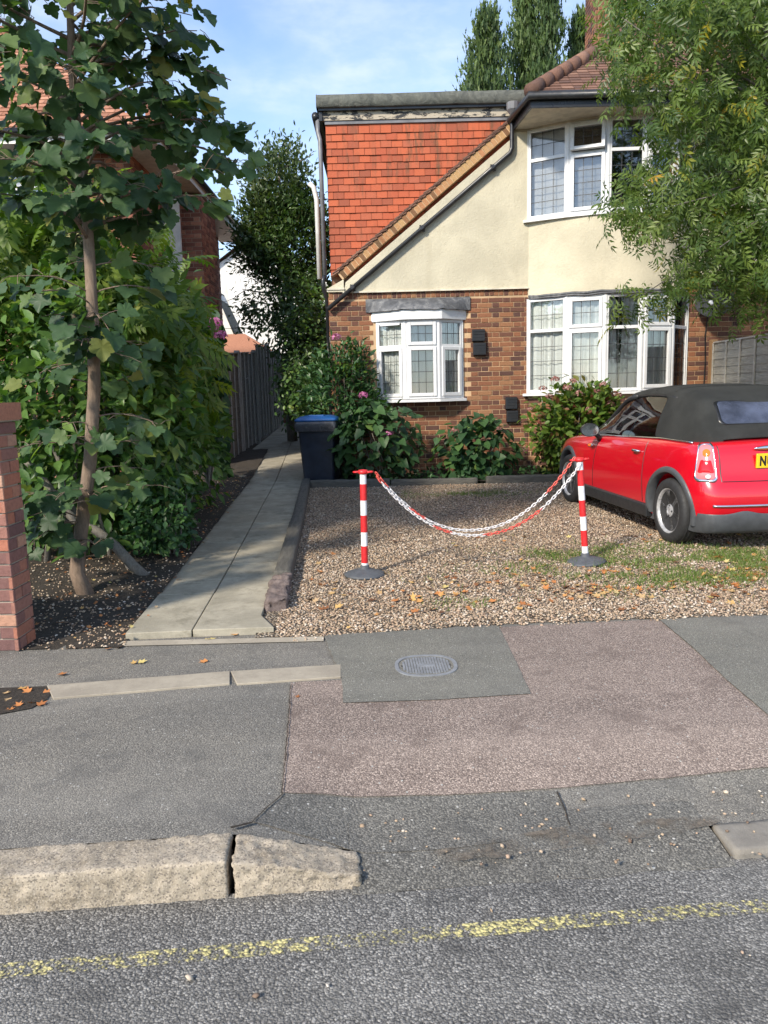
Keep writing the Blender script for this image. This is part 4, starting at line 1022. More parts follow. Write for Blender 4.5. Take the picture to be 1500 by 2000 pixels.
def curtain(win, P0, P1, z0, z1, depth=0.10, amp=0.018, waves=9, mat='net_curtain', gap=None):
    T, W = wmatrix(P0, P1); mb = MB(); n = 60; nz = 6; ph = random.random() * 6
    for k in range(nz + 1):
        for i in range(n + 1):
            u = W * i / n; z = z0 + (z1 - z0) * k / nz; fz = 1 - k / nz
            uu = u
            if gap: g = (u - gap) ; uu = u + math.copysign(0.055 * math.exp(-abs(g) * 7) * (1 - fz) ** 0.8, g if g else 1)
            y = depth + amp * math.sin(u * waves * 6.28 / max(W, .3) + ph + .4 * math.sin(k * .7)) + amp * .5 * math.sin(u * waves * 2.3 * 6.28 + ph)
            mb.v.append(tuple(T @ Vector((uu, y, z))))
    for k in range(nz):
        for i in range(n):
            if gap and abs(W * (i + .5) / n - gap) < W / n * .8: continue
            mb.f.append((k * (n + 1) + i, k * (n + 1) + i + 1, (k + 1) * (n + 1) + i + 1, (k + 1) * (n + 1) + i))
    return mb.build('curtain', M[mat], win, smooth=True)
def post(win, P, z0, z1, r=0.042):
    mb = MB(); mb.tube([(P[0], P[1], z0), (P[0], P[1], z1)], r, 12); mb.build('mullion', M['upvc'], win, smooth=False)
def sillboard(win, pts, z, out=0.07, th=0.03, mat='upvc', name='sill'):
    # offset polyline outward (towards -y) and extrude
    o = []
    for i, p in enumerate(pts):
        d = Vector((pts[min(i + 1, len(pts) - 1)][0] - pts[max(i - 1, 0)][0], pts[min(i + 1, len(pts) - 1)][1] - pts[max(i - 1, 0)][1])).normalized(); o.append((p[0] + d.y * out, p[1] - d.x * out))
    mb = MB(); k = len(pts); inn = [(p[0], p[1] + .06) for p in pts]
    mb.v += [(x, y, z - th) for x, y in o] + [(x, y, z - th * .25) for x, y in o] + [(x, y, z) for x, y in inn] + [(x, y, z - th) for x, y in inn]
    for i in range(k - 1): mb.f += [(i, i + 1, k + i + 1, k + i), (k + i, k + i + 1, 2 * k + i + 1, 2 * k + i), (3 * k + i, 3 * k + i + 1, i + 1, i)]
    mb.f += [(0, k, 2 * k, 3 * k), (k - 1, 4 * k - 1, 3 * k - 1, 2 * k - 1)]
    return mb.build(name, M[mat], win)
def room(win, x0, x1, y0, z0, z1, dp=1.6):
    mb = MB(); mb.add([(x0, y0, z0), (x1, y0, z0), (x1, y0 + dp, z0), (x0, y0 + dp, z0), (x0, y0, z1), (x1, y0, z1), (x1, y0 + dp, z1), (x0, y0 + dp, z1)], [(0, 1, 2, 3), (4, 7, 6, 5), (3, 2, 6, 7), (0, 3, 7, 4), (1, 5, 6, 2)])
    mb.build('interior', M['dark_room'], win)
# small canted bay
sp = [(SBX[i], YF - SBP[i][1]) for i in range(4)]
swin = empty('window', (0.5 * (sp[0][0] + sp[3][0]), YF, sbz0), parent=house, world=True); swin['label'] = 'small canted white window under a lead roof'
szt = FZ(820, 676, YF - .24)
light(swin, sp[0], sp[1], sbz0, sbz1, szt, False, True, 2, 1, 3)
light(swin, sp[1], sp[2], sbz0, sbz1, szt, True, True, 2, 1, 3)
light(swin, sp[2], sp[3], sbz0, sbz1, szt, False, True, 2, 1, 3)
for p in sp[1:3]: post(swin, p, sbz0, sbz1, .036)
for p, s_ in ((sp[0], -1), (sp[3], 1)):
    mb = MB(); mb.box(p[0] - .02, p[0] + .02, YF - .03, YF + .01, sbz0, sbz1); mb.build('mullion', M['upvc'], swin)
for i in range(3): curtain(swin, sp[i], sp[i + 1], sbz0 + .03, sbz1 - .03, .05, .012, 5)
sillboard(swin, [(sp[0][0] - .03, YF - .02), sp[1], sp[2], (sp[3][0] + .03, YF - .02)], sbz0 + .002, .07, .05)
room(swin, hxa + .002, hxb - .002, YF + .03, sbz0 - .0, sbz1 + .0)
mb = MB(); T, W = wmatrix(sp[0], sp[1]); mb.box(.07, W - .07, -.045, -.02, sbz1 - .075, sbz1 - .045, T); mb.build('trickle_vent', M['upvc'], swin, bevel=.004)
cz0, cz1 = sbz1 - .005, FZ(820, 604, YF - .3)
cp = [(FX(724, 615), YF), (FX(786, 615, YF - .33), YF - .33), (FX(863, 612, YF - .33), YF - .33), (FX(911, 610), YF)]
mb = MB(); mb.prism([(x, y) for x, y in cp], cz0, cz1, axis='z'); mb.build('canopy', M['upvc'], swin, bevel=.008)
lr = [(FX(714, 590), YF), (cp[1][0] - .02, YF - .36), (cp[2][0] + .02, YF - .36), (FX(918, 590), YF)]
zt2 = FZ(820, 584); mb = MB(); n = 24
outer = []; 
for a, b in zip(lr[:-1], lr[1:]):
    for i in range(8): outer.append((a[0] + (b[0] - a[0]) * i / 8, a[1] + (b[1] - a[1]) * i / 8))
outer.append(lr[-1]); k = len(outer)
for i, (x, y) in enumerate(outer):
    j = noise.noise((x * 14, y * 5, 1)) * .018
    f = i / (k - 1); wx = lr[0][0] + .02 + (lr[3][0] - lr[0][0] - .04) * f
    mb.v += [(x, y, cz1 - .004 + max(-.01, j)), (x * .985 + wx * .015, y + .02, cz1 + .04 + j), (x * .5 + wx * .5, (y + YF) / 2, (cz1 + zt2) / 2 + .055), (wx, YF - .02, zt2 + .01 + j * .4)]
for i in range(k - 1):
    for j in range(3): mb.f.append((4 * i + j, 4 * i + 4 + j, 4 * i + 5 + j, 4 * i + 1 + j))
mb.build('lead_roof', M['lead_sheet'], swin, smooth=True)
mb = MB(); mb.box(lr[0][0], lr[3][0], YF - .03, YF, cz1 - .0, zt2 + .012); mb.build('lead_upstand', M['lead_sheet'], swin)

# two-storey bow bay
BP = [(1031, 0.0), (1106, .31), (1181, .50), (1251, .52), (1311, .36), (1338, 0.0)]
bp = [(FX(x, 680, YF - d), YF - d) for x, d in BP]
lz0, lz1 = FZ(1031, 768), FZ(1031, 585); uz0, uz1 = FZ(1033, 431), FZ(1034, 256)
def bay_wall(name, mat, z0, z1, off=0.0, parent=house):
    mb = MB(); pts = [(bp[0][0] - .01, YF + .02)] + [(x, y - off) for x, y in bp] + [(bp[-1][0] + .01, YF + .02)]
    mb.prism(pts[1:-1], z0, z1, axis='z'); return mb.build(name, mat, parent)
bay_wall('bay_base', M['mortar'], ZB0, lz0 - .04, -0.014)
for a, b in zip(bp[:-1], bp[1:]):
    T, W = wmatrix((a[0], a[1] + .014), (b[0], b[1] + .014)); T = T @ Matrix.Translation((0, 0, ZB0)); lay(house, T, bond(W, lz0 - .05 - ZB0), M['brick'], 0)
# rendered band as a smooth curve between the windows
def bow(n=40, off=0.0):
    xs_ = [p[0] for p in bp]; out = []
    for i in range(n + 1):
        f = i / n * 5; j = min(4, int(f)); t = f - j
        p0 = bp[max(j - 1, 0)]; p1 = bp[j]; p2 = bp[j + 1]; p3 = bp[min(j + 2, 5)]
        def cr(a, b, c, d): return 0.5 * (2 * b + (c - a) * t + (2 * a - 5 * b + 4 * c - d) * t * t + (3 * b - a - 3 * c + d) * t ** 3)
        out.append((cr(p0[0], p1[0], p2[0], p3[0]), min(YF, cr(p0[1], p1[1], p2[1], p3[1])) - off))
    return out
mb = MB(); bw = bow(40, .03)
mb.prism([(bw[0][0] - .012, YF + .05)] + bw + [(bw[-1][0] + .012, YF + .05)], lz1 + .015, uz0 - .03, axis='z')
mb.build('bay_render', M['cream_render'], house, smooth=False)
mb = MB(); k0 = len(bw); pts3 = [(x, y - .012 + .02 * noise.noise((x * 4, 2, 2)), lz1 + .012 + .016 * noise.noise((x * 5, 0, 0)) + .022) for x, y in bw]
mb.tube(pts3, .020, 6); mb.tube([(x, y - .01, z - .03 + .01 * noise.noise((x * 3, 9, 0))) for x, y, z in pts3], .014, 6)
mb.build('lead_flashing', M['lead_sheet'], house, smooth=True)
for (z0, z1, upper) in ((lz0, lz1, False), (uz0, uz1, True)):
    bw_ = empty('window', (bp[2][0], bp[2][1], z0), parent=house, world=True)
    bw_['label'] = 'upper white bow window with leaded panes, one top light propped open' if upper else 'lower white bow window with leaded panes and net curtains'
    zt = FZ(1068, 310, YF - .15) if upper else FZ(1068, 646, YF - .15)
    for i in range(5):
        op = (i in (1, 3))
        light(bw_, bp[i], bp[i + 1], z0, z1, zt, op, op, 2, 1, 3, tilt=R(13) if (upper and i == 1) else 0)
    for i in range(1, 5): post(bw_, bp[i], z0, z1, .04)
    for i in (0, 5): mb = MB(); mb.box(bp[i][0] - .025, bp[i][0] + .025, YF - .035, YF + .02, z0, z1); mb.build('mullion', M['upvc'], bw_)
    for i in range(5):
        if upper and i >= 2: continue
        if upper: curtain(bw_, bp[i], bp[i + 1], z0 + .02, z1 - (.03 if i == 0 else (z1 - zt) + .04), .09, .004, 3, 'roller_blind')
        else: curtain(bw_, bp[i], bp[i + 1], z0 + .02, z1 - .02, .06, .013, 5, gap=0.22 if i == 2 else None)
    sillboard(bw_, [(bp[0][0] - .06, YF - .01)] + bp[1:5] + [(bp[5][0] + .06, YF - .01)], z0 + .002, .075, .045)
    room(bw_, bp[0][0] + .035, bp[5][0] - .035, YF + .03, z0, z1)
# wall behind the bay and to its right
mb = MB()
for za_, zb2 in ((ZB0, lz0 - .01), (lz1 + .01, uz0 - .01), (uz1 + .01, uz1 + .5)): mb.box(XB + .03, XR, YF + .005, YF + .25, za_, zb2)
mb.box(XR, XE, YF - .02, YF + .24, ZBT + .105, uz1 + .5); mb.build('render_panel', M['cream_render'], house)
# ---- soffit, fascia, gutter
zs = FZ(1186, 226, YF - .52); EY = 11.36
ex0 = onY(1003, 243, YF).x; ex1 = onY(1040, 198, EY).x
mb = MB(); mb.prism([(ex0, YF + .02), (ex1, EY), (XE, EY), (XE, YF + .02)], zs, zs + .02, axis='z'); mb.build('soffit', M['soffit_paint'], house)
mb = MB(); mb.prism(bow(30, .045) + [(bp[-1][0], YF + .02)], uz1 - .004, zs - .002, axis='z'); mb.build('window_head', M['soffit_paint'], house)
mb = MB(); fo = [(ex0 - .02, YF + .25), (ex0 - .012, YF), (ex1 - .02, EY - .012), (XE, EY - .012)]
for a, b in zip(fo[:-1], fo[1:]):
    T, W = wmatrix(a, b); mb.box(0, W, -.012, .012, zs - .02, zs + .13, T)
mb.build('fascia', M['black_pipe'], house)
mb = MB(); mb.tube([(a[0] - (.05 if i < 3 else 0), a[1] - (.06 if i > 1 else 0), zs + .125) for i, a in enumerate(fo)], 0.056, 12); mb.build('gutter', M['black_pipe'], house, smooth=True)
# ---- main roof with courses of plain tiles
h0 = Vector((ex1 - .03, EY - .05, zs + .16)); SL = 0.80; RT = 4.2
rd = h0 + Vector((RT, RT, RT * SL))
mb = MB(); mb.add([h0, (XE, h0.y, h0.z), (XE, rd.y, rd.z), rd, (h0.x, h0.y + 2 * RT, h0.z), (XE, h0.y + 2 * RT, h0.z)], [(0, 1, 2, 3), (0, 3, 4), (4, 3, 2, 5)])
roof = mb.build('roof', M['roof_tile'], house)
mb = MB(); sl = Vector((0, 1, SL)).normalized(); nn = Vector((0, -SL, 1)).normalized(); g = 0.105; nrow = int((rd - h0).dot(sl) / g)
for r in range(nrow):
    s0 = r * g; y = s0 * sl.y; x = h0.x + y - .05 - (0.083 if r % 2 else 0)
    while x < (6.3 if r < 30 else 7.5):
        q = Vector((x, h0.y, h0.z)) + sl * (s0 - .01) + nn * (random.uniform(0, .005))
        if x + .16 > h0.x + y:
            xa = max(x, h0.x + y - .02)
            a = [Vector((xa - x, 0, 0)) + nn * .020, Vector((.161, 0, 0)) + nn * .020, Vector((.161, 0, 0)) + sl * .15 + nn * .006, Vector((xa - x, 0, 0)) + sl * .15 + nn * .006, Vector((xa - x, 0, 0)), Vector((.161, 0, 0))]
            mb.add([q + v_ for v_ in a], [(0, 1, 2, 3), (4, 5, 1, 0)])
        x += .165
me = mb.mesh('roof_tiles'); me.materials.append(M['roof_tile']); tag(link('roof_tiles', me, roof), kind='stuff')
hd = Vector((1, 1, SL)).normalized(); Lh = (rd - h0).length; nh = int(Lh / .27)
for i in range(nh):
    a = h0 + hd * (i * .27) + Vector((0, 0, .02)); b = a + hd * .30 + Vector((0, 0, .03)); mb = MB()
    mb.tube([b, a], [.085, .115], 10); mb.build('hip_tile', M['roof_tile'], roof, smooth=True)
# chimney
cx0 = FX(1163, 40, 15.2); cw = 0.72; chim = MB(); chim.box(cx0, cx0 + cw, 15.2, 15.9, 7.0, 11.4)
ch = chim.build('chimney', M['mortar'], house)
lay(ch, frame_of((cx0, 15.2, 7.0), (0, -1, 0)), bond(cw, 3.6), M['brick'], 0); lay(ch, frame_of((cx0, 15.9, 7.0), (-1, 0, 0)), bond(.7, 3.6), M['brick'], 0)
mb = MB(); mb.box(cx0 - .05, cx0 + cw + .05, 15.15, 15.95, 10.5, 10.7); mb.build('chimney_cap', M['verge_brick'], ch)
# wall vents
for i, (x0, x1, ys_v) in enumerate(((921, 946, ((643, 668), (669, 695))), (986, 1009, ((775, 800), (801, 825))))):
    ve = empty('vent', (FX((x0 + x1) / 2, ys_v[0][0]), YF, FZ(x0, ys_v[1][1])), parent=house, world=True)
    for j, (ya_, yb_) in enumerate(ys_v):
        xa, xb = FX(x0 + j * 2, ya_), FX(x1 + j * 2, ya_); za, zb_ = FZ((x0 + x1) / 2, yb_), FZ((x0 + x1) / 2, ya_)
        mb = MB(); mb.prism([(-.02, za), (-.085, za + .01), (-.075, zb_ - .01), (-.03, zb_)], xa, xb, Matrix.Translation((0, YF, 0)), axis='x'); mb.build('cowl', M['black_plastic'], ve, bevel=.006)
        mb = MB()
        for k in range(4): zz = za + (zb_ - za) * (k + .6) / 4.6; mb.box(xa + .015, xb - .015, YF - .088, YF - .075, zz, zz + .006)
        mb.build('slat', M['black_plastic'], ve)
# ---------------------------------------------------------------- brick gate pier at the pavement edge
pf = onZ(38, 1273); px1 = pf.x; py0 = pf.y; PD = 0.2225; PW = 0.44
pier = empty('brick_pier', (px1 - PW / 2, py0 + PD / 2, 0), 0, 'square red brick gate pier with a brick cap at the pavement edge', 'brick pier', world=True)
mb = MB(); mb.box(px1 - PW + .012, px1 - .012, py0 + .012, py0 + PD - .012, -.05, 1.37); mb.build('core', M['pier_mortar'], pier)
def pier_rects(W, odd):
    out = []
    for r in range(18):
        v_ = r * 0.0753 + 0.04; u = 0.0
        seq = [0.215] if (r + odd) % 2 == 0 else [0.1025, 0.1025]
        seq = seq if W < .4 else ([0.215, 0.215] if (r + odd) % 2 == 0 else [0.1025, 0.215, 0.1025])
        k = (W - 0.01 * (len(seq) - 1)) / sum(seq)
        for w_ in seq: out.append((u + w_ * k / 2, v_, w_ * k, 0.065)); u += w_ * k + 0.01
    return out
lay(pier, frame_of((px1 - PW, py0 + .012, 0), (0, -1, 0)), pier_rects(PW, 0), M['pier_brick'], 100, d=0.013)
lay(pier, frame_of((px1 - .012, py0, 0), (1, 0, 0)), pier_rects(PD, 1), M['pier_brick'], 100, d=0.013)
lay(pier, frame_of((px1, py0 + PD - .012, 0), (0, 1, 0)), pier_rects(PW, 0), M['pier_brick'], 0, d=0.013)
ct = 1.365; me = MB().box(0, .068, -.03, PD + .03, 0, .1).mesh('cap_brick'); me.materials.append(M['pier_brick'])
for i in range(6):
    o = link('cap_brick', me, pier); o.location = (px1 + .03 - .068 - i * .078, py0, ct + random.uniform(-.002, .002))
mb = MB(); mb.box(px1 - PW - .02, px1 + .02, py0 - .02, py0 + PD + .02, ct - .006, ct + .092); mb.build('cap_mortar', M['pier_mortar'], pier)
wall_g = empty('garden_wall', (px1 - PW - 2, py0 + .1, 0), 0, 'low red brick garden wall running on from the gate pier', 'wall', world=True)
mb = MB(); mb.box(px1 - PW - 6, px1 - PW - .02, py0 + .06, py0 + .26, -.05, .78); mb.build('core', M['pier_mortar'], wall_g)
lay(wall_g, frame_of((px1 - PW - 6, py0 + .06, 0), (0, -1, 0)), bond(5.96, .78), M['pier_brick'], 0, d=.013)

# ---------------------------------------------------------------- chain posts
def chain_post(base_px, tops, lean, label):
    b = onG(*base_px); b.z = drive_z(b.x, b.y)
    rt = empty('chain_post', b, 0, label, 'chain post', 'striped chain posts'); rt.rotation_euler = (0, lean, 0)
    mb = MB(); mb.lathe([(.168, 0), (.168, .012), (.150, .022), (.10, .038), (.052, .05), (.036, .058), (.034, .082), (.027, .084)], 40); mb.build('base', M['rubber_base'], rt, smooth=True)
    hs = [max(0.06, onY(base_px[0], y, b.y).z - b.z) for y in tops]
    for i in range(len(hs) - 1):
        mb = MB(); mb.tube([(0, 0, hs[i + 1] + (0 if i < len(hs) - 2 else 0)), (0, 0, hs[i])], 0.0265 if i % 2 == 0 else 0.0268, 20, cap=False)
        mb.build('white_band' if i % 2 == 0 else 'red_band', M['white_plastic' if i % 2 == 0 else 'red_plastic'], rt, smooth=True)
    top = hs[0]
    mb = MB(); mb.lathe([(.03, top - .004), (.042, top + .004), (.042, top + .02), (.034, top + .03), (.0001, top + .034)], 20); cap = mb.build('cap', M['red_plastic'], rt, smooth=True)
    for s in (-1, 1):
        mb = MB(); pts = [(s * (.03 + .042 * (1 - math.cos(a)) * .5 + 0) , .026 * math.sin(a), top + .014) for a in [i * math.pi / 6 for i in range(13)]]
        pts = [(s * (.05 + .026 * -math.cos(a)), .026 * math.sin(a), top + .014) for a in [i * 2 * math.pi / 14 for i in range(15)]]
        mb.tube(pts, .0065, 8, cap=False); mb.build('ring', M['red_plastic'], cap, smooth=True)
    return rt, b, top
lp, lb, ltop = chain_post((713, 1128), (925, 945, 977, 1006, 1039, 1066, 1099, 1120), R(0.6), 'red and white striped chain post on bare gravel near the timber edging')
rp, rb, rtop = chain_post((1144, 1102), (900, 917, 948, 976, 1008, 1035, 1066, 1090), R(-4.2), 'leaning red and white striped chain post on grass beside the car')
# chain links
def link_mesh(mat):
    pts = []; hl, hw = 0.0118, 0.0092
    for i in range(8): a = -math.pi / 2 + math.pi * i / 7; pts.append((hl + hw * math.cos(a), hw * math.sin(a), 0))
    for i in range(8): a = math.pi / 2 + math.pi * i / 7; pts.append((-hl + hw * math.cos(a), hw * math.sin(a), 0))
    pts.append(pts[0]); mb = MB(); mb.tube(pts, .0040, 6, cap=False); me = mb.mesh('link'); me.shade_smooth(); me.materials.append(mat); return me
LM = {'r': link_mesh(M['chain_red']), 'w': link_mesh(M['chain_white'])}
def chain(PL_, PR_, sag, bow_, cols, label):
    rt = empty('chain', PL_, 0, label, 'chain', 'plastic chains between the posts', world=True)
    n0 = 400; C = []
    for i in range(n0 + 1):
        t = i / n0; q = PL_.lerp(PR_, t); q.z -= sag * (1 - abs(2 * t - 1) ** 2.15); q.y += bow_ * math.sin(math.pi * t); C.append(q)
    L = [0.0]
    for a, b in zip(C[:-1], C[1:]): L.append(L[-1] + (b - a).length)
    sp = 0.031; n = int(L[-1] / sp)
    for i in range(n):
        s = (i + .5) * L[-1] / n; k = int(np.searchsorted(L, s)); k = min(max(k, 1), n0 - 1); p = C[k]; d = (C[k + 1] - C[k - 1]).normalized()
        side = d.cross(Vector((0, 0, 1))).normalized(); up = side.cross(d); m3 = Matrix((d, side, up)).transposed().to_4x4()
        px_ = proj(p)[0]; c = 'w'
        for (a, b, cc) in cols:
            if a <= px_ < b: c = cc
        o = link('link', LM[c], rt); o.matrix_basis = Matrix.Translation(p) @ m3 @ Matrix.Rotation((math.pi / 2 if i % 2 else 0) + R(35) + random.gauss(0, .2), 4, 'X')
aL = onY(733, 922, lb.y - .01); aR = onY(1122, 894, rb.y); bR = onY(1134, 906, rb.y - .03)
mid = onY(930, 1036, (lb.y + rb.y) / 2)
chain(aL, aR, 0.5 * (aL.z + aR.z) - mid.z, 0.03, ((700, 760, 'r'), (1068, 1140, 'r'), (800, 830, 'r')), 'plastic chain strand that turns red up to the leaning post cap')
bL = onY(735, 930, lb.y - .03); mid2 = onY(940, 1041, (lb.y + rb.y) / 2)
chain(bL, bR, 0.5 * (bL.z + bR.z) - mid2.z + .008, -0.02, ((700, 745, 'r'), (845, 880, 'r'), (945, 1055, 'r')), 'lower plastic chain strand, red in the sag and white at the leaning post')

# ---------------------------------------------------------------- wheelie bin
bb = onG(628, 944); bb.y = 11.95; bb.x = onY(629, 944, bb.y).x; bb.z = gz(bb.y) + .045
wb_ = empty('wheelie_bin', bb, R(-7), 'dark navy wheelie bin with a blue lid and bag edge hanging out', 'bin')
def rrect(w_, d_, r, n=5):
    out = []
    for cx, cy, a0 in ((w_ / 2 - r, d_ / 2 - r, 0), (-w_ / 2 + r, d_ / 2 - r, 90), (-w_ / 2 + r, -d_ / 2 + r, 180), (w_ / 2 - r, -d_ / 2 + r, 270)):
        for i in range(n): a = R(a0 + 90 * i / (n - 1)); out.append((cx + r * math.cos(a), cy + r * math.sin(a)))
    return out
def loft(secs, caps=(True, True)):
    mb = MB(); n = len(secs[0][0])
    for poly, z in secs: mb.v += [(x, y, z) if not callable(z) else (x, y, z(x, y)) for x, y in poly]
    for k in range(len(secs) - 1): mb.f += [(k * n + i, k * n + (i + 1) % n, (k + 1) * n + (i + 1) % n, (k + 1) * n + i) for i in range(n)]
    if caps[0]: mb.f.append(tuple(reversed(range(n))))
    if caps[1]: mb.f.append(tuple((len(secs) - 1) * n + i for i in range(n)))
    return mb
loft([(rrect(.47, .50, .05), .0), (rrect(.50, .54, .05), .25), (rrect(.575, .64, .045), .86), (rrect(.60, .68, .04), .875), (rrect(.60, .68, .04), .91)]).build('body', M['bin_navy'], wb_, smooth=False, bevel=.004)
bag = []
for k, (e, z) in enumerate(((.0, .925), (.016, .91), (.022, .85), (.014, .775))):
    poly = rrect(.605 + 2 * e, .685 + 2 * e, .05, 14); pp = []
    for i, (x, y) in enumerate(poly):
        j = noise.noise((x * 11, y * 11, k * .8)) * .018 * (k > 0); l = math.hypot(x, y); pp.append((x * (1 + j / l), y * (1 + j / l)))
    bag.append((pp, (lambda z, k: (lambda x, y: z + noise.noise((x * 9, y * 9, 5)) * .035 * (k == 3)))(z, k)))
loft(bag, (False, False)).build('bag', M['bag_black'], wb_, smooth=True)
lid = loft([(rrect(.64, .72, .05), .918), (rrect(.645, .725, .05), .945), (rrect(.60, .66, .06), .965), (rrect(.50, .54, .08), .99), (rrect(.34, .36, .10), 1.003)]).build('lid', M['bin_blue'], wb_, smooth=True)
mb = MB(); mb.box(-.12, .12, -.26, -.14, .985, 1.012); mb.build('lid_ridge', M['bin_blue'], lid, bevel=.01)
mb = MB(); mb.tube([(-.24, .37, .93), (.24, .37, .93)], .018, 10); mb.build('handle', M['bin_navy'], wb_, smooth=True)
for s in (-1, 1):
    mb = MB(); mb.lathe([(.03, -.025), (.095, -.025), (.1, -.015), (.1, .015), (.095, .025), (.03, .025)], 20, Matrix.Translation((s * .25, .27, .1)) @ Matrix.Rotation(math.pi / 2, 4, 'Y')); mb.build('wheel', M['tyre'], wb_, smooth=False)

# ---------------------------------------------------------------- lapped fence by the car
FXR = FX(1390, 700, 12.15)
def lap_panel(name, label, X, y0, y1, z0, z1, nsl, face, slat_mat, bat_mats, nbat, post_mat, slope=0.0, cat='fence', wav=0.012, nsec=18):
    fo = empty(name, (X, (y0 + y1) / 2, z0), 0, label, cat, world=True)
    def zg(y): return slope * (y - y0)
    hs = (z1 - z0) / nsl
    for i in range(nsl):
        mb = MB(); a = z0 + i * hs; yo = 0.0
        for k in range(nsec + 1):
            y = y0 + (y1 - y0) * k / nsec; wv = noise.noise((y * 1.9, i * 3.3, 1.7)) * wav
            for (dx, dz) in ((.016, -.014), (.004, hs + .004), (-.004, hs + .004), (.006, -.014)): mb.v.append((X + face * dx, y, a + dz + wv + zg(y)))
        for k in range(nsec):
            b = 4 * k; mb.f += [(b + j, b + 4 + j, b + 4 + (j + 1) % 4, b + (j + 1) % 4) for j in range(4)]
        mb.f += [(0, 1, 2, 3), (4 * nsec + 3, 4 * nsec + 2, 4 * nsec + 1, 4 * nsec)]
        mb.build('slat', M[slat_mat], fo)
    for k in range(nbat + 1):
        y = y0 + (y1 - y0) * k / nbat; mb = MB(); mb.box(X + face * .017, X + face * .036, y - .018, y + .018, z0 - .02 + zg(y), z1 + zg(y)); mb.build('batten', M[bat_mats], fo, bevel=.003)
    mb = MB(); mb.add([(X - .03, y0, z1), (X + .045, y0, z1), (X + .045, y0, z1 + .022), (X - .03, y0, z1 + .022), (X - .03, y1, z1 + zg(y1)), (X + .045, y1, z1 + zg(y1)), (X + .045, y1, z1 + .022 + zg(y1)), (X - .03, y1, z1 + .022 + zg(y1))], BOXF); mb.build('capping', M[bat_mats], fo)
    mb = MB()
    mb.box(X - .05, X + .05, y1 + .01, y1 + .11, z0 - .1 + zg(y1), z1 + .06 + zg(y1)); mb.build('post', M[post_mat], fo, bevel=.005)
    return fo
fz1 = FZ(1392, 671, 12.1)
lap_panel('lap_fence', 'pale weathered lap fence panel behind the car, against the house wall', FXR, 10.25, 12.05, gz(11) + .05, fz1, 17, -1, 'fence_pale', 'fence_batten', 4, 'post_orange')
lap_panel('lap_fence', 'pale weathered lap fence panel hidden mostly behind the black car roof', FXR, 8.3, 10.13, gz(9) + .03, fz1 - .02, 17, -1, 'fence_pale', 'fence_batten', 4, 'post_orange')

# satellite dish on the wall
ds = onY(1396, 588, YF - .22)
dish = empty('satellite_dish', (ds.x - .1, YF, ds.z - .2), 0, 'dark grey satellite dish on the brick wall right of the bow window', 'satellite dish', world=True)
Md = Matrix.Translation(ds) @ Matrix.Rotation(R(-28), 4, 'Z') @ Matrix.Rotation(R(72), 4, 'X')
mb = MB(); mb.lathe([(.0001, .0), (.1, .008), (.2, .032), (.27, .058), (.285, .062), (.28, .07), (.2, .045), (.1, .02), (.0001, .012)], 32, Md); mb.build('bowl', M['satellite_grey'], dish, smooth=True)
arm0 = Md @ Vector((0, -.27, .06)); arm1 = Md @ Vector((0, -.22, .36))
mb = MB(); mb.tube([arm0, arm1], .012, 8); mb.build('arm', M['satellite_grey'], dish); mb = MB(); mb.tube([arm1, arm1 + (arm1 - arm0).normalized() * .02 + Vector((0, .06, .05))], .03, 10); mb.build('receiver', M['white_plastic'], dish)
mb = MB(); mb.tube([ds + Vector((0, .05, 0)), ds + Vector((0, .1, -.12)), (ds.x - .02, YF, ds.z - .2)], .018, 8); mb.build('bracket', M['satellite_grey'], dish)
mb = MB(); mb.tube([(ds.x - .02, YF - .03, ds.z - .2), (ds.x - .05, YF - .03, ds.z - .5), (ds.x - .03, YF - .025, ds.z - .9), (ds.x - .06, YF - .02, .4)], .008, 6); mb.build('cable', M['black_plastic'], dish)
# ---------------------------------------------------------------- the car (soft-top hatch), built in its own frame
CAR_YAW = R(7.5); CW = 0.842
pw = onZ(1307, 1003, 0.31)
crot = Matrix.Rotation(CAR_YAW, 4, 'Z')
org = pw - (crot @ Vector((-0.80, 0, 0))); org.z = 0
car = empty('car', (org.x, org.y, gz(org.y + 1) - .005), CAR_YAW, 'red two-door car with a black fabric soft top parked on the drive', 'car')
car.rotation_euler = (R(0.9), 0, CAR_YAW)
def itp(y, tab): return float(np.interp(y, [a for a, b in tab], [b for a, b in tab]))
WID = [(-.56, .70), (-.545, .78), (-.52, .84), (-.47, .895), (-.38, .94), (-.25, .97), (0, .992), (.4, 1), (2.2, 1), (2.6, .985), (2.8, .95), (2.95, .88), (3.03, .78), (3.08, .6)]
BELT = [(-.56, .93), (.3, .935), (1.5, .885), (2.0, .86), (2.5, .82), (2.85, .76), (3.0, .68), (3.08, .60)]
DECK = [(-.56, .955), (.3, .97), (1.6, .96), (2.0, .955), (2.5, .90), (2.85, .82), (3.0, .73), (3.08, .62)]
def back(z): return float(np.interp(z, [.15, .24, .33, .42, .55, .60, .64, .72, .82, .90, .96], [.16, .07, .02, 0, .005, .02, .075, .09, .105, .135, .20]))
STN = [-.56, -.545, -.52, -.47, -.38, -.25, -.1, .1, .3, .6, .9, 1.2, 1.5, 1.75, 2.0, 2.25, 2.5, 2.7, 2.85, 2.95, 3.03, 3.08]
def section(y):
    w_ = CW * itp(y, WID); zb = itp(y, BELT); zd = itp(y, DECK); zl = .185 + (.04 if y > 2.8 or y < -.4 else 0); k = zb / .93
    return [(0, zl), (w_ - .12, zl), (w_ - .035, zl + .02), (w_ - .012, .30 * k), (w_ - .002, .42 * k), (w_ + .004, .56 * k), (w_ - .002, .66 * k), (w_ - .016, .78 * k), (w_ - .045, zb - .035), (w_ - .085, zb), (w_ - .16, zb + .016), (w_ * .45, zd), (0, zd + .006)]
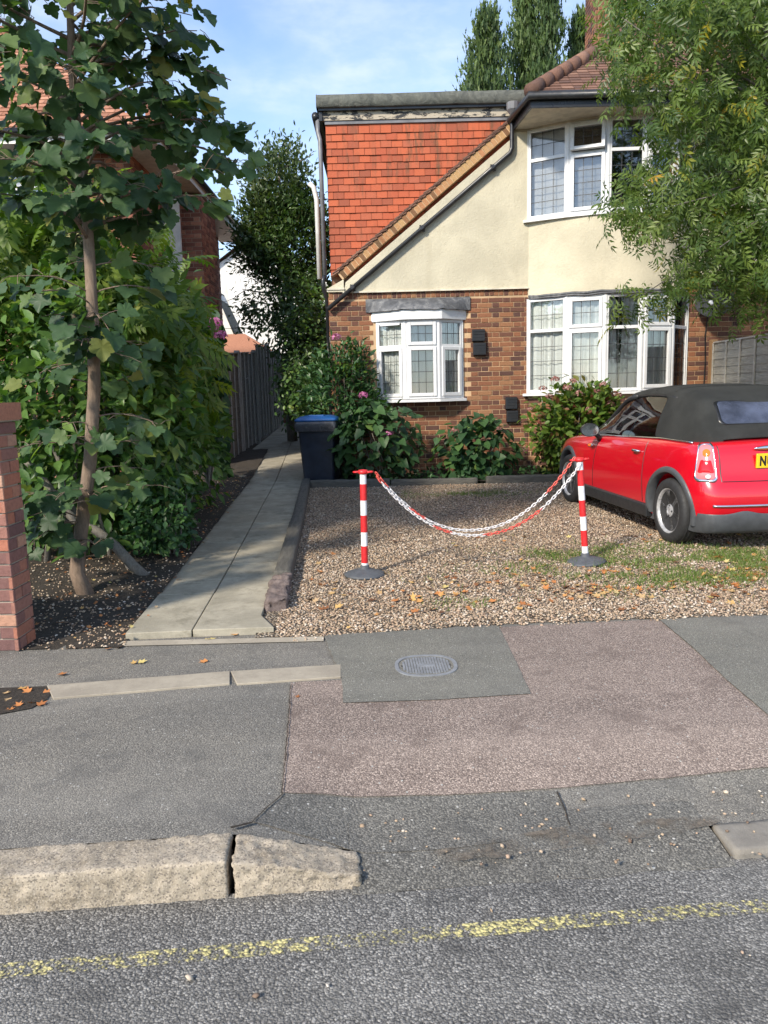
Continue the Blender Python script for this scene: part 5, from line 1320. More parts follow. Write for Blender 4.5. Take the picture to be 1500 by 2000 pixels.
def body_mesh():
    bm = bmesh.new(); rows = []
    for y in STN:
        g = max(0.0, min(1.0, -(y) / .56)) ** 1.5 if y < 0 else 0.0
        half = section(y); r = []
        for x, z in half: r.append(Vector((x, y + back(z) * g, z)))
        rows.append(r)
    ns = len(rows[0]); VR = []; 
    for r in rows:
        rv = [bm.verts.new(p) for p in r]; lv = [rv[0] if i == 0 else (rv[-1] if i == ns - 1 else bm.verts.new((-p.x, p.y, p.z))) for i, p in enumerate(r)]
        VR.append((rv, lv))
    for i in range(len(rows) - 1):
        for j in range(ns - 1):
            a, b = VR[i][0], VR[i + 1][0]; bm.faces.new((a[j], b[j], b[j + 1], a[j + 1]))
            a, b = VR[i][1], VR[i + 1][1]; bm.faces.new((a[j], a[j + 1], b[j + 1], b[j]))
    for end, sgn in ((0, 1), (-1, -1)):
        rv, lv = VR[end]; ncol = 8; cols = {}
        for j in range(1, ns - 1):
            for c in range(ncol + 1):
                if c == 0: cols[j, c] = lv[j]
                elif c == ncol: cols[j, c] = rv[j]
                else:
                    f = -1 + 2 * c / ncol; p = rv[j].co; cols[j, c] = bm.verts.new((p.x * f, p.y - sgn * .035 * (1 - f * f), p.z))
        for j in range(1, ns - 2):
            for c in range(ncol):
                q = (cols[j, c], cols[j, c + 1], cols[j + 1, c + 1], cols[j + 1, c]); bm.faces.new(q if sgn > 0 else tuple(reversed(q)))
        for (j, e) in ((1, 0), (ns - 2, ns - 1)):
            ring_ = [cols[j, c] for c in range(ncol + 1)]; q = ring_ + [rv[e]]
            try: bm.faces.new(q)
            except ValueError: pass
    bmesh.ops.recalc_face_normals(bm, faces=bm.faces); me = bpy.data.meshes.new('body'); bm.to_mesh(me); bm.free(); me.shade_smooth(); return me
tmp = bpy.data.objects.new('tmp_body', body_mesh()); COL.objects.link(tmp)
sb_ = tmp.modifiers.new('S', 'SUBSURF'); sb_.levels = 2; sb_.render_levels = 2
cut = MB()
for yy in (0, 2.467):
    for s in (-1, 1):
        prof = [(.345, -.16), (.345, .30)]
        cut.lathe(prof, 40, Matrix.Translation((s * .80, yy, .318)) @ Matrix.Rotation(s * math.pi / 2, 4, 'Y'))
cutme = cut.mesh('cut'); bm = bmesh.new(); bm.from_mesh(cutme); bmesh.ops.recalc_face_normals(bm, faces=bm.faces); bm.to_mesh(cutme); bm.free()
cuto = bpy.data.objects.new('tmp_cut', cutme); COL.objects.link(cuto)
bo = tmp.modifiers.new('B', 'BOOLEAN'); bo.object = cuto; bo.operation = 'DIFFERENCE'; bo.solver = 'EXACT'
dg = bpy.context.evaluated_depsgraph_get(); bme = bpy.data.meshes.new_from_object(tmp.evaluated_get(dg))
bpy.data.objects.remove(tmp); bpy.data.objects.remove(cuto)
bm = bmesh.new(); bm.from_mesh(bme); 
for e in bm.edges:
    e.smooth = not (len(e.link_faces) == 2 and e.calc_face_angle(0) > R(50))
TREE = BVHTree.FromBMesh(bm); bm.to_mesh(bme); bm.free(); bme.materials.clear(); bme.name = 'body'
for p in bme.polygons: p.use_smooth = True
body = link('body', bme, car, M['red_paint'])
def hit(o, d, tree=None): 
    r = (tree or TREE).ray_cast(Vector(o), Vector(d).normalized()); return r
def conform(shape, C, d, e1, scales, offs, tree=None):
    """rings of `shape` (u,v) scaled about C, dropped along d on the surface, lifted by offs"""
    d = Vector(d).normalized(); e1 = Vector(e1).normalized(); e2 = Vector((0, 0, 1)); e2 = (e2 - d * e2.dot(d)).normalized(); mb = MB(); n = len(shape)
    for s, of in zip(scales, offs):
        for (u, v_) in shape:
            o = Vector(C) + e1 * (u * s) + e2 * (v_ * s) - d * 1.0; r = hit(o, d, tree)
            p = r[0] if r[0] is not None else o + d; mb.v.append(tuple(p - d * of))
    for k in range(len(scales) - 1): mb.f += [(k * n + i, k * n + (i + 1) % n, (k + 1) * n + (i + 1) % n, (k + 1) * n + i) for i in range(n)]
    return mb
def strip_on(pts, d, r, name, mat, parent, lift=0.0, n=6, tree=None):
    out = []
    for p in pts:
        h = hit(Vector(p) - Vector(d).normalized() * 1.0, d, tree)
        if h[0] is not None: out.append(h[0] - Vector(d).normalized() * lift)
    if len(out) > 1: mb = MB(); mb.tube(out, r, n); return mb.build(name, mat, parent, smooth=True)
# ---- cabin
CST = [-.31, -.29, -.25, -.19, -.10, .0, .15, .32, .46, .65, .9, 1.15, 1.34, 1.42, 1.6, 1.8, 1.95, 2.04]
ZR = [(-.31, .965), (-.29, 1.0), (-.25, 1.07), (-.19, 1.155), (-.10, 1.25), (0, 1.318), (.15, 1.37), (.32, 1.395), (.65, 1.412), (.9, 1.41), (1.15, 1.392), (1.34, 1.362), (1.42, 1.33), (2.04, .93)]
WBT = [(-.31, .50), (-.29, .57), (-.25, .63), (-.19, .67), (-.10, .695), (.0, .71), (.15, .722), (.5, .73), (1.3, .73), (2.04, .70)]
WRT = [(-.31, .49), (-.25, .59), (-.10, .60), (.0, .595), (.32, .585), (1.34, .575), (2.04, .64)]
def csec(y):
    zb = itp(y, BELT) + .012; zr = max(itp(y, ZR), zb + .004); wb2 = itp(y, WBT); wr = min(itp(y, WRT), wb2 - .004); h = zr - zb
    rr = min(.075, h * .45)
    return [Vector((wb2, y, zb - .03)), Vector((wb2 - (wb2 - wr) * .12, y, zb + h * .22)), Vector((wb2 - (wb2 - wr) * .5, y, zb + h * .55)), Vector((wr, y, zr - rr)), Vector((wr - .035, y, zr - rr * .38)), Vector((wr - .12, y, zr - rr * .08)), Vector((wr * .4, y, zr + .004)), Vector((0, y, zr + .006))]
CS = [csec(y) for y in CST]
def cab_quads(sel, name, mat, thick=0.0, sub=0):
    bm = bmesh.new(); vm = {}
    def gv(i, j, s):
        k = (i, j, s if j < 7 else 1)
        if k not in vm: p = CS[i][j]; vm[k] = bm.verts.new((p.x * s, p.y, p.z))
        return vm[k]
    for s in (1, -1):
        for i in range(len(CST) - 1):
            for j in range(7):
                if sel(i, j): bm.faces.new((gv(i, j, s), gv(i + 1, j, s), gv(i + 1, j + 1, s), gv(i, j + 1, s)))
        if name == 'soft_top':  # close the rear skirt
            pass
    bmesh.ops.recalc_face_normals(bm, faces=bm.faces); me = bpy.data.meshes.new(name); bm.to_mesh(me); bm.free(); me.shade_smooth()
    o = link(name, me, car, mat)
    if sub: m_ = o.modifiers.new('S', 'SUBSURF'); m_.levels = sub; m_.render_levels = sub
    if thick: m_ = o.modifiers.new('T', 'SOLIDIFY'); m_.thickness = thick; m_.offset = 1
    return o
I46 = CST.index(.46); I134 = CST.index(1.34); I195 = CST.index(1.95)
top = cab_quads(lambda i, j: (i < I134 and j >= 3) or i < I46, 'soft_top', M['canvas'], 0.012, 2)
# rear skirt of the fabric
dg = bpy.context.evaluated_depsgraph_get(); tme = bpy.data.meshes.new_from_object(top.evaluated_get(dg)); bm = bmesh.new(); bm.from_mesh(tme); TTOP = BVHTree.FromBMesh(bm); bm.free(); bpy.data.meshes.remove(tme)
for s in (-1, 1):
    bm = bmesh.new(); g = {}
    for i in range(I46, I195 + 1):
        for j in range(4): p = CS[i][j]; g[i, j] = bm.verts.new((s * (p.x - .004), p.y, p.z))
    for i in range(I46, I195):
        for j in range(3): bm.faces.new((g[i, j], g[i + 1, j], g[i + 1, j + 1], g[i, j + 1]))
    bmesh.ops.recalc_face_normals(bm, faces=bm.faces); me = bpy.data.meshes.new('side_window'); bm.to_mesh(me); bm.free(); me.shade_smooth(); link('side_window', me, car, M['car_glass'])
    mb = MB(); mb.tube([(s * (CS[i][3].x + .002), CS[i][3].y, CS[i][3].z) for i in range(I134 - 1, len(CST))], .024, 10); mb.build('windscreen_pillar', M['sill_plastic'], car, smooth=True)
    mb = MB(); mb.tube([(s * (CS[i][3].x), CS[i][3].y, CS[i][3].z - .006) for i in range(I46 - 1, I134 + 1)], .014, 8); mb.build('window_seal', M['black_plastic'], car, smooth=True)
    y_ = 1.02; c_ = csec(y_); mb = MB(); mb.tube([(s * (c_[0].x), y_ + .06, c_[0].z), (s * (c_[3].x - .002), y_ - .13, c_[3].z)], .006, 6); mb.build('window_seal', M['black_plastic'], car)
    mb = MB(); mb.tube([(s * (CW * itp(y, WID) - .092), y, itp(y, BELT) + .006) for y in np.linspace(-.22, 1.9, 40)], .010, 6); mb.build('belt_trim', M['chrome'], car, smooth=True)
bm = bmesh.new(); g = {}
for i in range(I134, len(CST)):
    for j in range(3, 8):
        for s in (1, -1): p = CS[i][j]; g[i, j, s] = g.get((i, j, 1)) if (s == -1 and j == 7) else bm.verts.new((s * p.x, p.y, p.z - .003))
for i in range(I134, len(CST) - 1):
    for j in range(3, 7):
        for s in (1, -1): bm.faces.new((g[i, j, s], g[i + 1, j, s], g[i + 1, j + 1, s], g[i, j + 1, s]))
bmesh.ops.recalc_face_normals(bm, faces=bm.faces); me = bpy.data.meshes.new('windscreen'); bm.to_mesh(me); bm.free(); me.shade_smooth(); link('windscreen', me, car, M['car_glass'])
# rear plastic window in the fabric
shp = []
for (cx, cy, a0) in ((.40, .075, 0), (-.40, .075, 90), (-.42, -.07, 180), (.42, -.07, 270)):
    for i in range(6): a = R(a0 + 18 * i); shp.append((cx + .05 * math.cos(a), cy + .05 * math.sin(a)))
dd = Vector((0, .80, -.30)).normalized()
conform(shp, (0, -.15, 1.185), dd, (1, 0, 0), (1, .97, .7, .4, .01), (.002, .006, .006, .006, .006), TTOP).build('rear_window', M['plastic_window'], car, smooth=True)
conform(shp, (0, -.15, 1.185), dd, (1, 0, 0), (1.05, 1.03, .99, .985), (.001, .008, .008, .001), TTOP).build('window_seal', M['black_plastic'], car, smooth=True)
for y_ in (.42, .80): strip_on([(x, y_, 2) for x in np.linspace(-.56, .56, 21)], (0, 0, -1), .006, 'top_seam', M['canvas'], top, .002, tree=TTOP)
# ---- wheels
def wheel(x, y, s):
    W_ = Matrix.Translation((x, y, .302)) @ Matrix.Rotation(s * math.pi / 2, 4, 'Y')   # local +z points outwards
    hub = empty('wheel', (x, y, .302), parent=car)
    WM[hub.name] = Matrix.Translation((x, y, .302))
    mb = MB(); mb.lathe([(.20, -.10), (.255, -.095), (.285, -.085), (.298, -.06), (.302, 0), (.298, .055), (.288, .078), (.262, .09), (.225, .092), (.205, .085), (.20, .06)], 48, W_); mb.build('tyre', M['tyre'], hub, smooth=True)
    mb = MB()
    for q in (-.035, 0, .035): mb.lathe([(.3005, q - .006), (.304, q - .004), (.304, q + .004), (.3005, q + .006)], 48, W_)
    tag(mb.build('tread', M['sill_plastic'], hub), kind='stuff')
    mb = MB(); mb.lathe([(.150, -.03), (.185, -.02), (.198, .03), (.204, .074), (.212, .084), (.205, .086), (.192, .070), (.178, .03), (.150, .0)], 40, W_); mb.build('rim', M['alloy'], hub, smooth=True)
    mb = MB(); mb.lathe([(.0001, -.04), (.19, -.03)], 32, W_); mb.build('brake_disc', M['sill_plastic'], hub)
    me = None
    for k in range(6):
        a = 2 * math.pi * k / 6 + .3; mb = MB(); Rk = W_ @ Matrix.Rotation(a, 4, 'Z')
        mb.prism([(.03, -.030), (.10, -.022), (.165, -.030), (.196, -.055), (.196, .055), (.165, .030), (.10, .022), (.03, .030)], .025, .060, Rk, axis='z'); mb.build('spoke', M['alloy'], hub, bevel=.006)
    mb = MB(); mb.lathe([(.062, .03), (.058, .066), (.032, .074), (.03, .068), (.0001, .068)], 24, W_); mb.build('hub_cap', M['alloy'], hub, smooth=False)
    for k in range(4):
        a = 2 * math.pi * k / 4; mb = MB(); mb.lathe([(.009, .06), (.009, .072), (.0001, .073)], 8, W_ @ Matrix.Translation((.046 * math.cos(a), .046 * math.sin(a), 0))); mb.build('wheel_bolt', M['sill_plastic'], hub)
for yy in (0, 2.467):
    for s in (-1, 1): wheel(s * .735, yy, s)
# ---- wheel-arch trims, sills, bumper skirts
def arch(yy, s):
    mb = MB(); n = 30; a0, a1 = R(-14), R(194)
    for i in range(n + 1):
        a = a0 + (a1 - a0) * i / n; ca, sa = math.cos(a), math.sin(a)
        for (r, off) in ((.336, -.06), (.336, .016), (.350, .024), (.378, .020), (.392, .004), (.392, -.02)):
            yq = yy + r * ca; zq = .318 + r * sa; h = hit((s * 1.5, yy + .40 * ca, min(.318 + .40 * sa, .72)), (-s, 0, 0)); xs_ = abs(h[0].x) if h[0] is not None else CW - .02
            mb.v.append((s * (max(xs_, CW - .075) + off), yq, max(zq, .19)))
    for i in range(n):
        for j in range(5): b = i * 6; mb.f.append((b + j, b + 6 + j, b + 7 + j, b + 1 + j))
    mb.build('arch_trim', M['trim_plastic'], car, smooth=True)
for yy in (0, 2.467):
    for s in (-1, 1): arch(yy, s)
for s in (-1, 1):
    mb = MB(); mb.prism([(s * (CW - .16), .165), (s * (CW + .004), .185), (s * (CW + .012), .295), (s * (CW - .01), .31), (s * (CW - .16), .31)], .36, 2.10, axis='y'); mb.build('sill', M['sill_plastic'], car, bevel=.01)
mb = MB(); n = 40; sk = []
for i in range(n + 1):
    f = -1 + 2 * i / n; x = f * .80
    for (z, of) in ((.345, .010), (.33, .022), (.27, .022), (.20, .014), (.17, -.03)):
        zz = z + (.03 * math.exp(-((abs(x) - .42) / .10) ** 2) if z > .3 else 0)
        h = hit((x, -2, min(max(zz, .30), .40)), (0, 1, 0)); y = h[0].y if h[0] is not None else -.42
        mb.v.append((x, y - of, zz))
for i in range(n):
    for j in range(4): b = 5 * i; mb.f.append((b + j, b + 5 + j, b + 6 + j, b + 1 + j))
mb.build('bumper_skirt', M['trim_plastic'], car, smooth=True)
strip_on([(x, -2, .418) for x in np.linspace(-.70, .70, 50)], (0, 1, 0), .011, 'bumper_trim', M['chrome'], car, .004) if False else None
pts = []
for x in np.linspace(-.69, .69, 50):
    h = hit((x, -2, .418), (0, 1, 0)); pts.append(h[0] + Vector((0, -.004, 0)))
mb = MB(); mb.tube(pts, .011, 8); mb.build('bumper_trim', M['chrome'], car, smooth=True)
# bumper/boot shut lines
def gap(pts, d, name='shut_line'):
    out = []
    for p in pts:
        h = hit(Vector(p), d)
        if h[0] is not None: out.append(h[0])
    if len(out) > 2: mb = MB(); mb.tube(out, .0048, 5); mb.build(name, M['black_plastic'], body)
for s in (-1, 1):
    gap([(s * 1.5, .47 + .02 * math.sin(q), q) for q in np.linspace(.32, .90, 24)], (-s, 0, 0))
    gap([(s * 1.5, 1.62 + (.90 - q) * .12, q) for q in np.linspace(.32, .86, 24)], (-s, 0, 0))
    gap([(s * .60 + s * .02 * (1 - q), -2, q) for q in np.linspace(.62, .92, 16)], (0, 1, 0))
gap([(x, -2, .622) for x in np.linspace(-.60, .60, 30)], (0, 1, 0))
# ---- lamps, plate, handles
lens = []
for (cx, cy, r, a0) in ((.048, -.112, .034, 270), (.006, .102, .046, 0), (-.014, .102, .046, 90), (-.048, -.112, .034, 180)):
    for i in range(6): a = R(a0 + 18 * i); lens.append((cx + r * math.cos(a), cy + r * math.sin(a)))
for s in (-1, 1):
    d = Vector((-s * .45, .89, 0)); e1 = Vector((.89, s * .45, 0)); C = (s * .715, -.43, .785)
    tl = empty('tail_light', (s * .715, -.43, .785), parent=car); WM[tl.name] = Matrix.Translation((s * .715, -.43, .785))
    conform(lens, C, d, e1, (1.14, 1.12, 1.0, .97), (.0, .016, .018, .004)).build('bezel', M['chrome'], tl, smooth=True)
    conform(lens, C, d, e1, (.995, .9, .6, .3, .01), (.008, .016, .020, .022, .022)).build('lens', M['clear_lens'], tl, smooth=True)
    up = [(u * .85, max(v_, 0.0) * .55 + .062) for u, v_ in lens]; conform([(.033 * math.cos(q), .036 * math.sin(q)) for q in [R(18 * k) for k in range(20)]], (C[0], C[1], C[2] + .075), d, e1, (1, .7, .3, .01), (.0185, .0245, .026, .026)).build('indicator', M['amber_lens'], tl, smooth=True)
    conform([(u * .80, v_ * .40) for u, v_ in lens], (C[0], C[1], C[2] - .035), d, e1, (1, .7, .3, .01), (.0185, .0245, .026, .026)).build('brake_lamp', M['red_lens'], tl, smooth=True)
    conform([(.022 * math.cos(q), .018 * math.sin(q)) for q in [R(24 * k) for k in range(15)]], (C[0] + .02, C[1], C[2] - .118), d, e1, (1, .6, .01), (.0185, .024, .025)).build('reverse_lamp', M['reverse_lens'], tl, smooth=True)
py_ = hit((0, -2, .79), (0, 1, 0))[0].y; py2 = hit((-.30, -2, .79), (0, 1, 0))[0].y
plate = empty('number_plate', (0, py_, .72), parent=car); WM[plate.name] = Matrix.Translation((0, py_, .72))
mb = MB(); yb_ = min(py_, py2) - .022; mb.box(-.300, .265, yb_, yb_ + .02, .728, .852); mb.build('plate', M['plate_yellow'], plate, bevel=.004)
def txt(s, x, z, size):
    cu = bpy.data.curves.new('t', 'FONT'); cu.body = s; cu.size = size; cu.extrude = .001; cu.offset = .004
    ob = bpy.data.objects.new('t', cu); COL.objects.link(ob); dg = bpy.context.evaluated_depsgraph_get(); me = bpy.data.meshes.new_from_object(ob.evaluated_get(dg)); bpy.data.objects.remove(ob)
    me.transform(Matrix.Translation((x, yb_ - .002, z)) @ Matrix.Diagonal((.82, 1, 1.15, 1)) @ Matrix.Rotation(math.pi / 2, 4, 'X')); me.materials.clear(); link('letter', me, plate, M['plate_black'])
txt('N', -.278, .752, .098); txt('U', -.208, .752, .098)
mb = MB(); mb.tube([(x, hit((x, -2, .895), (0, 1, 0))[0].y - .02, .892 + .010 * (1 - (x / .30) ** 2)) for x in np.linspace(-.30, .30, 25)], [.006 + .017 * (1 - (q / 12 - 1) ** 4) for q in range(25)], 10); mb.build('boot_handle', M['chrome'], car, smooth=True)
for s in (-1, 1):
    mb = MB(); h = hit((s * 2, .62, .80), (-s, 0, 0))[0]; mb.tube([(h.x + s * .004, .70, .80), (h.x + s * .03, .68, .803), (h.x + s * .034, .60, .803), (h.x + s * .004, .57, .80)], [.010, .014, .014, .010], 10); mb.build('door_handle', M['chrome'], car, smooth=True)
    h = hit((s * 2, 1.86, .72), (-s, 0, 0))[0]
    conform([(.055 * math.cos(a), .017 * math.sin(a)) for a in [R(24 * i) for i in range(15)]], (s * .84, 1.83, .765), (-s, 0, 0), (0, 1, 0), (1.25, 1.2, .95), (0, .006, .007)).build('repeater_trim', M['chrome'], car, smooth=True)
    conform([(.055 * math.cos(a), .017 * math.sin(a)) for a in [R(24 * i) for i in range(15)]], (s * .84, 1.83, .765), (-s, 0, 0), (0, 1, 0), (1.0, .5, .01), (.006, .009, .010)).build('side_repeater', M['amber_lens'], car, smooth=True)
    # mirror
    mx_ = s * .935; Mm = Matrix.Translation((mx_, 1.56, .955)) @ Matrix.Rotation(s * R(10), 4, 'Z')
    mr = empty('door_mirror', (mx_, 1.56, .955), parent=car); WM[mr.name] = Matrix.Translation((mx_, 1.56, .955))
    S_ = Matrix.Diagonal((.105, .07, .075, 1)); mb = MB(); mb.lathe([(.0001, 1.0), (.45, .9), (.8, .6), (.96, .3), (1.0, 0)], 24, Mm @ S_ @ Matrix.Rotation(-math.pi / 2, 4, 'X')); mb.build('shell', M['red_paint'], mr, smooth=True)
    mb = MB(); mb.lathe([(1.0, .02), (1.0, -.35), (.90, -.40), (.88, -.25)], 24, Mm @ S_ @ Matrix.Rotation(-math.pi / 2, 4, 'X')); mb.build('housing', M['black_plastic'], mr, smooth=True)
    mb = MB(); mb.lathe([(.0001, -.30), (.9, -.29)], 24, Mm @ S_ @ Matrix.Rotation(-math.pi / 2, 4, 'X')); mb.build('glass', M['mirror_glass'], mr)
    mb = MB(); mb.tube([(mx_ - s * .05, 1.56, .92), (mx_ - s * .12, 1.58, .87), (s * .80, 1.60, .84)], [.022, .026, .03], 8); mb.build('stalk', M['black_plastic'], mr, smooth=True)
    # front lamps
    conform([(.09 * math.cos(a), .10 * math.sin(a)) for a in [R(18 * i) for i in range(20)]], (s * .56, 2.9, .66), (0, -1, -.25), (1, 0, 0), (1, .9, .5, .01), (.002, .015, .03, .035)).build('headlight', M['clear_lens'], car, smooth=True)
# ---- seats and dashboard seen through the glass
for s in (-1, 1):
    mb = MB(); mb.box(s * .36 - .23, s * .36 + .23, .55, 1.1, .40, .62); mb.prism([(.62, .60), (.74, .60), (.58, 1.10), (.48, 1.10)], s * .36 - .22, s * .36 + .22, axis='x'); mb.prism([(.47, 1.12), (.55, 1.12), (.52, 1.27), (.45, 1.27)], s * .36 - .12, s * .36 + .12, axis='x'); tag(mb.build('seat', M['black_plastic'], car, bevel=.03), None)
mb = MB(); mb.prism([(1.45, .5), (2.0, .5), (2.0, .90), (1.6, .93), (1.5, .85)], -.68, .68, axis='x'); mb.build('dashboard', M['black_plastic'], car, bevel=.03)
mb = MB(); mb.tube([(.36 + .18 * math.cos(a), 1.36 + .05 * math.sin(a), .86 + .17 * math.sin(a)) for a in [R(20 * i) for i in range(19)]], .016, 8, cap=False); mb.build('steering_wheel', M['black_plastic'], car, smooth=True)
mb = MB(); mb.box(-.66, .66, -.2, 2.0, .30, .40); mb.build('cabin_floor', M['black_plastic'], car)
# ---------------------------------------------------------------- fence and gate along the side path
FX0 = FX(431, 800, 13.7)
fl = [13.7 + 1.9 * i for i in range(4)]
labs = ['dark weathered lap fence panel nearest the hedge, along the side path', 'dark weathered lap fence panel, second from the hedge along the side path', 'dark weathered lap fence panel, third from the hedge along the side path', 'dark weathered lap fence panel next to the brown gate']
for i, y0 in enumerate(fl):
    lap_panel('lap_fence', labs[i], FX0 + .03 * i, y0, y0 + 1.79, gz(y0) + .08, gz(y0) + 2.0 + (.16 if i == 2 else 0), 15, 1, 'fence_dark', 'fence_batten_grey', 4, 'fence_batten_grey', 0.06, wav=.03)
ga = empty('gate', (FX0 + .6, 21.5, gz(21.5)), 0, 'brown vertical board gate at the far end of the side path', 'gate', world=True)
for i in range(9):
    mb = MB(); x = FX0 + .12 + i * .115; mb.box(x, x + .108, 21.45, 21.475, gz(21.5) + .05, gz(21.5) + 1.95 + random.uniform(-.01, .01)); mb.build('board', M['gate_wood'], ga, bevel=.004)
for z_ in (.35, 1.65):
    mb = MB(); mb.box(FX0 + .12, FX0 + 1.14, 21.478, 21.51, gz(21.5) + z_, gz(21.5) + z_ + .1); mb.build('rail', M['gate_wood'], ga)
# ---------------------------------------------------------------- neighbour's brick house beyond the hedge
NX = FX(262, 450, 12.6); NZ = 5.25
nh_ = empty('brick_house', (NX - 2, 12.6, gz(12.6)), 0, 'red brick house half hidden behind the sycamore and hedge', 'house', world=True)
mb = MB(); mb.box(NX - 6, NX, 12.6, 19.2, 0, NZ); mb.build('wall', M['neighbour_mortar'], nh_)
lay(nh_, frame_of((NX - 6, 12.6, 0), (0, -1, 0)), bond(6, NZ), M['neighbour_brick'], 0)
lay(nh_, frame_of((NX, 12.6, 0), (1, 0, 0)), bond(6.6, NZ), M['neighbour_brick'], 0)
# white window block on the front and white panel on the side
mb = MB(); mb.box(NX - 4.6, NX - 1.15, 12.45, 12.59, 2.9, 4.9); nw = mb.build('window', M['upvc'], nh_)
for i in range(4):
    mb = MB(); x = NX - 4.45 + i * .83; mb.box(x, x + .68, 12.44, 12.449, 3.05, 4.7); mb.build('pane', M['pane'], nw)
y_a = NX * 1500 / (352 - 750); 
mb = MB(); mb.box(NX + .018, NX + .30, y_a - .05, y_a + .02, 0, NZ - .02); mb.build('white_panel', M['white_paint'], nh_)
y_b = y_a + .6; cxr = FX(396, 500, y_b)
mb = MB(); mb.box(NX + .02, cxr, y_b, y_b + 1.3, 0, NZ - .05); cb = mb.build('chimney_breast', M['neighbour_mortar'], nh_)
lay(cb, frame_of((NX + .02, y_b, 0), (0, -1, 0)), bond(cxr - NX - .02, NZ - .05), M['neighbour_brick'], 0); lay(cb, frame_of((cxr, y_b, 0), (1, 0, 0)), bond(1.3, NZ - .05), M['neighbour_brick'], 0)
rx_ = NX + .55; mb = MB()
mb.add([(NX - 6.5, 12.0, NZ + .1), (rx_, 12.0, NZ + .1), (rx_, 19.7, NZ + .1), (NX - 6.5, 19.7, NZ + .1), (NX - 3, 15.4, NZ + 3.1), (NX - 3, 16.4, NZ + 3.1)], [(0, 1, 4), (1, 2, 5, 4), (2, 3, 5), (3, 0, 4, 5)])
nr = mb.build('roof', M['orange_roof'], nh_)
mb = MB(); n1 = Vector((NX - 3, 15.4, NZ + 3.1)); A0 = Vector((NX - 6.5, 12, NZ + .1)); B0 = Vector((rx_, 12, NZ + .1))
for r in range(34):
    f = r / 34; a = A0.lerp(n1, f); b = B0.lerp(n1, f); up_ = Vector((0, -.012, .014)); nseg = max(1, int((b - a).length / .17))
    for k in range(nseg):
        p = a.lerp(b, k / nseg); q = a.lerp(b, (k + .96) / nseg); e = (n1 - a.lerp(b, .5)).normalized() * .13
        mb.add([p + up_, q + up_, q + up_ * .4 + e, p + up_ * .4 + e, p - up_ * .2, q - up_ * .2], [(0, 1, 2, 3), (4, 5, 1, 0)])
me = mb.mesh('roof_tiles'); me.materials.append(M['orange_roof']); tag(link('roof_tiles', me, nr), kind='stuff')
mb = MB(); mb.box(NX - .05, rx_, 12.0, 19.7, NZ, NZ + .02); mb.box(NX - 6.5, NX - .05, 12.0, 12.6, NZ, NZ + .02); mb.build('soffit', M['white_paint'], nh_)
mb = MB(); mb.box(rx_ + .002, rx_ + .03, 11.98, 19.72, NZ - .03, NZ + .16); mb.box(NX - 6.5, rx_, 11.95, 11.998, NZ - .03, NZ + .16); mb.build('fascia', M['white_paint'], nh_)
mb = MB(); mb.tube([(rx_ + .08, 11.9, NZ + .12), (rx_ + .08, 19.75, NZ + .12)], .055, 10); mb.tube([(NX - 6.5, 11.9, NZ + .12), (rx_ + .08, 11.9, NZ + .12)], .055, 10); mb.build('gutter', M['black_pipe'], nh_, smooth=True)
c_ = onY(284, 225, 17.2); mb = MB(); mb.box(c_.x, c_.x + .42, 17.2, 17.8, NZ, onY(290, 186, 17.2).z); cm = mb.build('chimney', M['neighbour_mortar'], nh_)
lay(cm, frame_of((c_.x, 17.2, NZ), (0, -1, 0)), bond(.42, onY(290, 186, 17.2).z - NZ), M['neighbour_brick'], 0)
mb = MB(); mb.lathe([(.10, 0), (.11, .05), (.085, .1), (.085, .32), (.1, .34), (.07, .34)], 14, Matrix.Translation((c_.x + .2, 17.5, onY(290, 186, 17.2).z))); mb.build('chimney_pot', M['verge_brick'], cm, smooth=True)
# ---------------------------------------------------------------- far white house and outhouse
wx0, wx1 = FX(395, 560, 28), FX(640, 560, 28)
wh = empty('white_house', ((wx0 + wx1) / 2, 28, gz(28)), 0, 'white rendered house glimpsed beyond the side path', 'house', world=True)
za = FZ(418, 524, 28); mb = MB(); mb.prism([(wx0, 0), (wx1, 0), (wx1, za - .6), (wx0 + 2.1, za + 1.1), (wx0, za - .25)], 28, 34); mb.build('wall', M['white_render'], wh)
mb = MB(); mb.add([(wx0 - .3, 27.8, za - .42), (wx0 + 2.1, 27.8, za + 1.25), (wx0 + 2.1, 34, za + 1.25), (wx0 - .3, 34, za - .42)], [(0, 1, 2, 3)]); mb.add([(wx0 + 2.1, 27.8, za + 1.25), (wx1 + .3, 27.8, za - .7), (wx1 + .3, 34, za - .7), (wx0 + 2.1, 34, za + 1.25)], [(0, 1, 2, 3)]); mb.build('roof', M['roof_tile'], wh)
l0 = onY(420, 568, 24); l1 = onY(472, 690, 24); lx = onY(400, 690, 24)
gl = empty('garden_outhouse', (l1.x - 1, 24, gz(24)), 0, 'grey sloping lean-to roof beside the white house', 'outbuilding', world=True)
mb = MB(); mb.prism([(lx.x - 1.5, 0.5), (l1.x, 0.5), (l1.x, l1.z), (l0.x, l0.z), (lx.x - 1.5, l0.z)], 24, 25.5); mb.build('wall', M['white_render'], gl)
mb = MB(); d_ = Vector((l1.x - l0.x, 0, l1.z - l0.z)).normalized(); mb.add([(l0.x - .05, 23.85, l0.z + .08), (l1.x + .1, 23.85, l1.z + .02), (l1.x + .1, 25.6, l1.z + .02), (l0.x - .05, 25.6, l0.z + .08)], [(0, 1, 2, 3)]); mb.build('roof', M['felt'], gl)
s0 = onY(452, 702, 22.4); s1 = onY(546, 700, 22.4); sr = onY(478, 652, 23.6)
sh = empty('tiled_outhouse', ((s0.x + s1.x) / 2, 23, gz(23)), 0, 'low outhouse with a brown tiled roof above the dark fence', 'outbuilding', world=True)
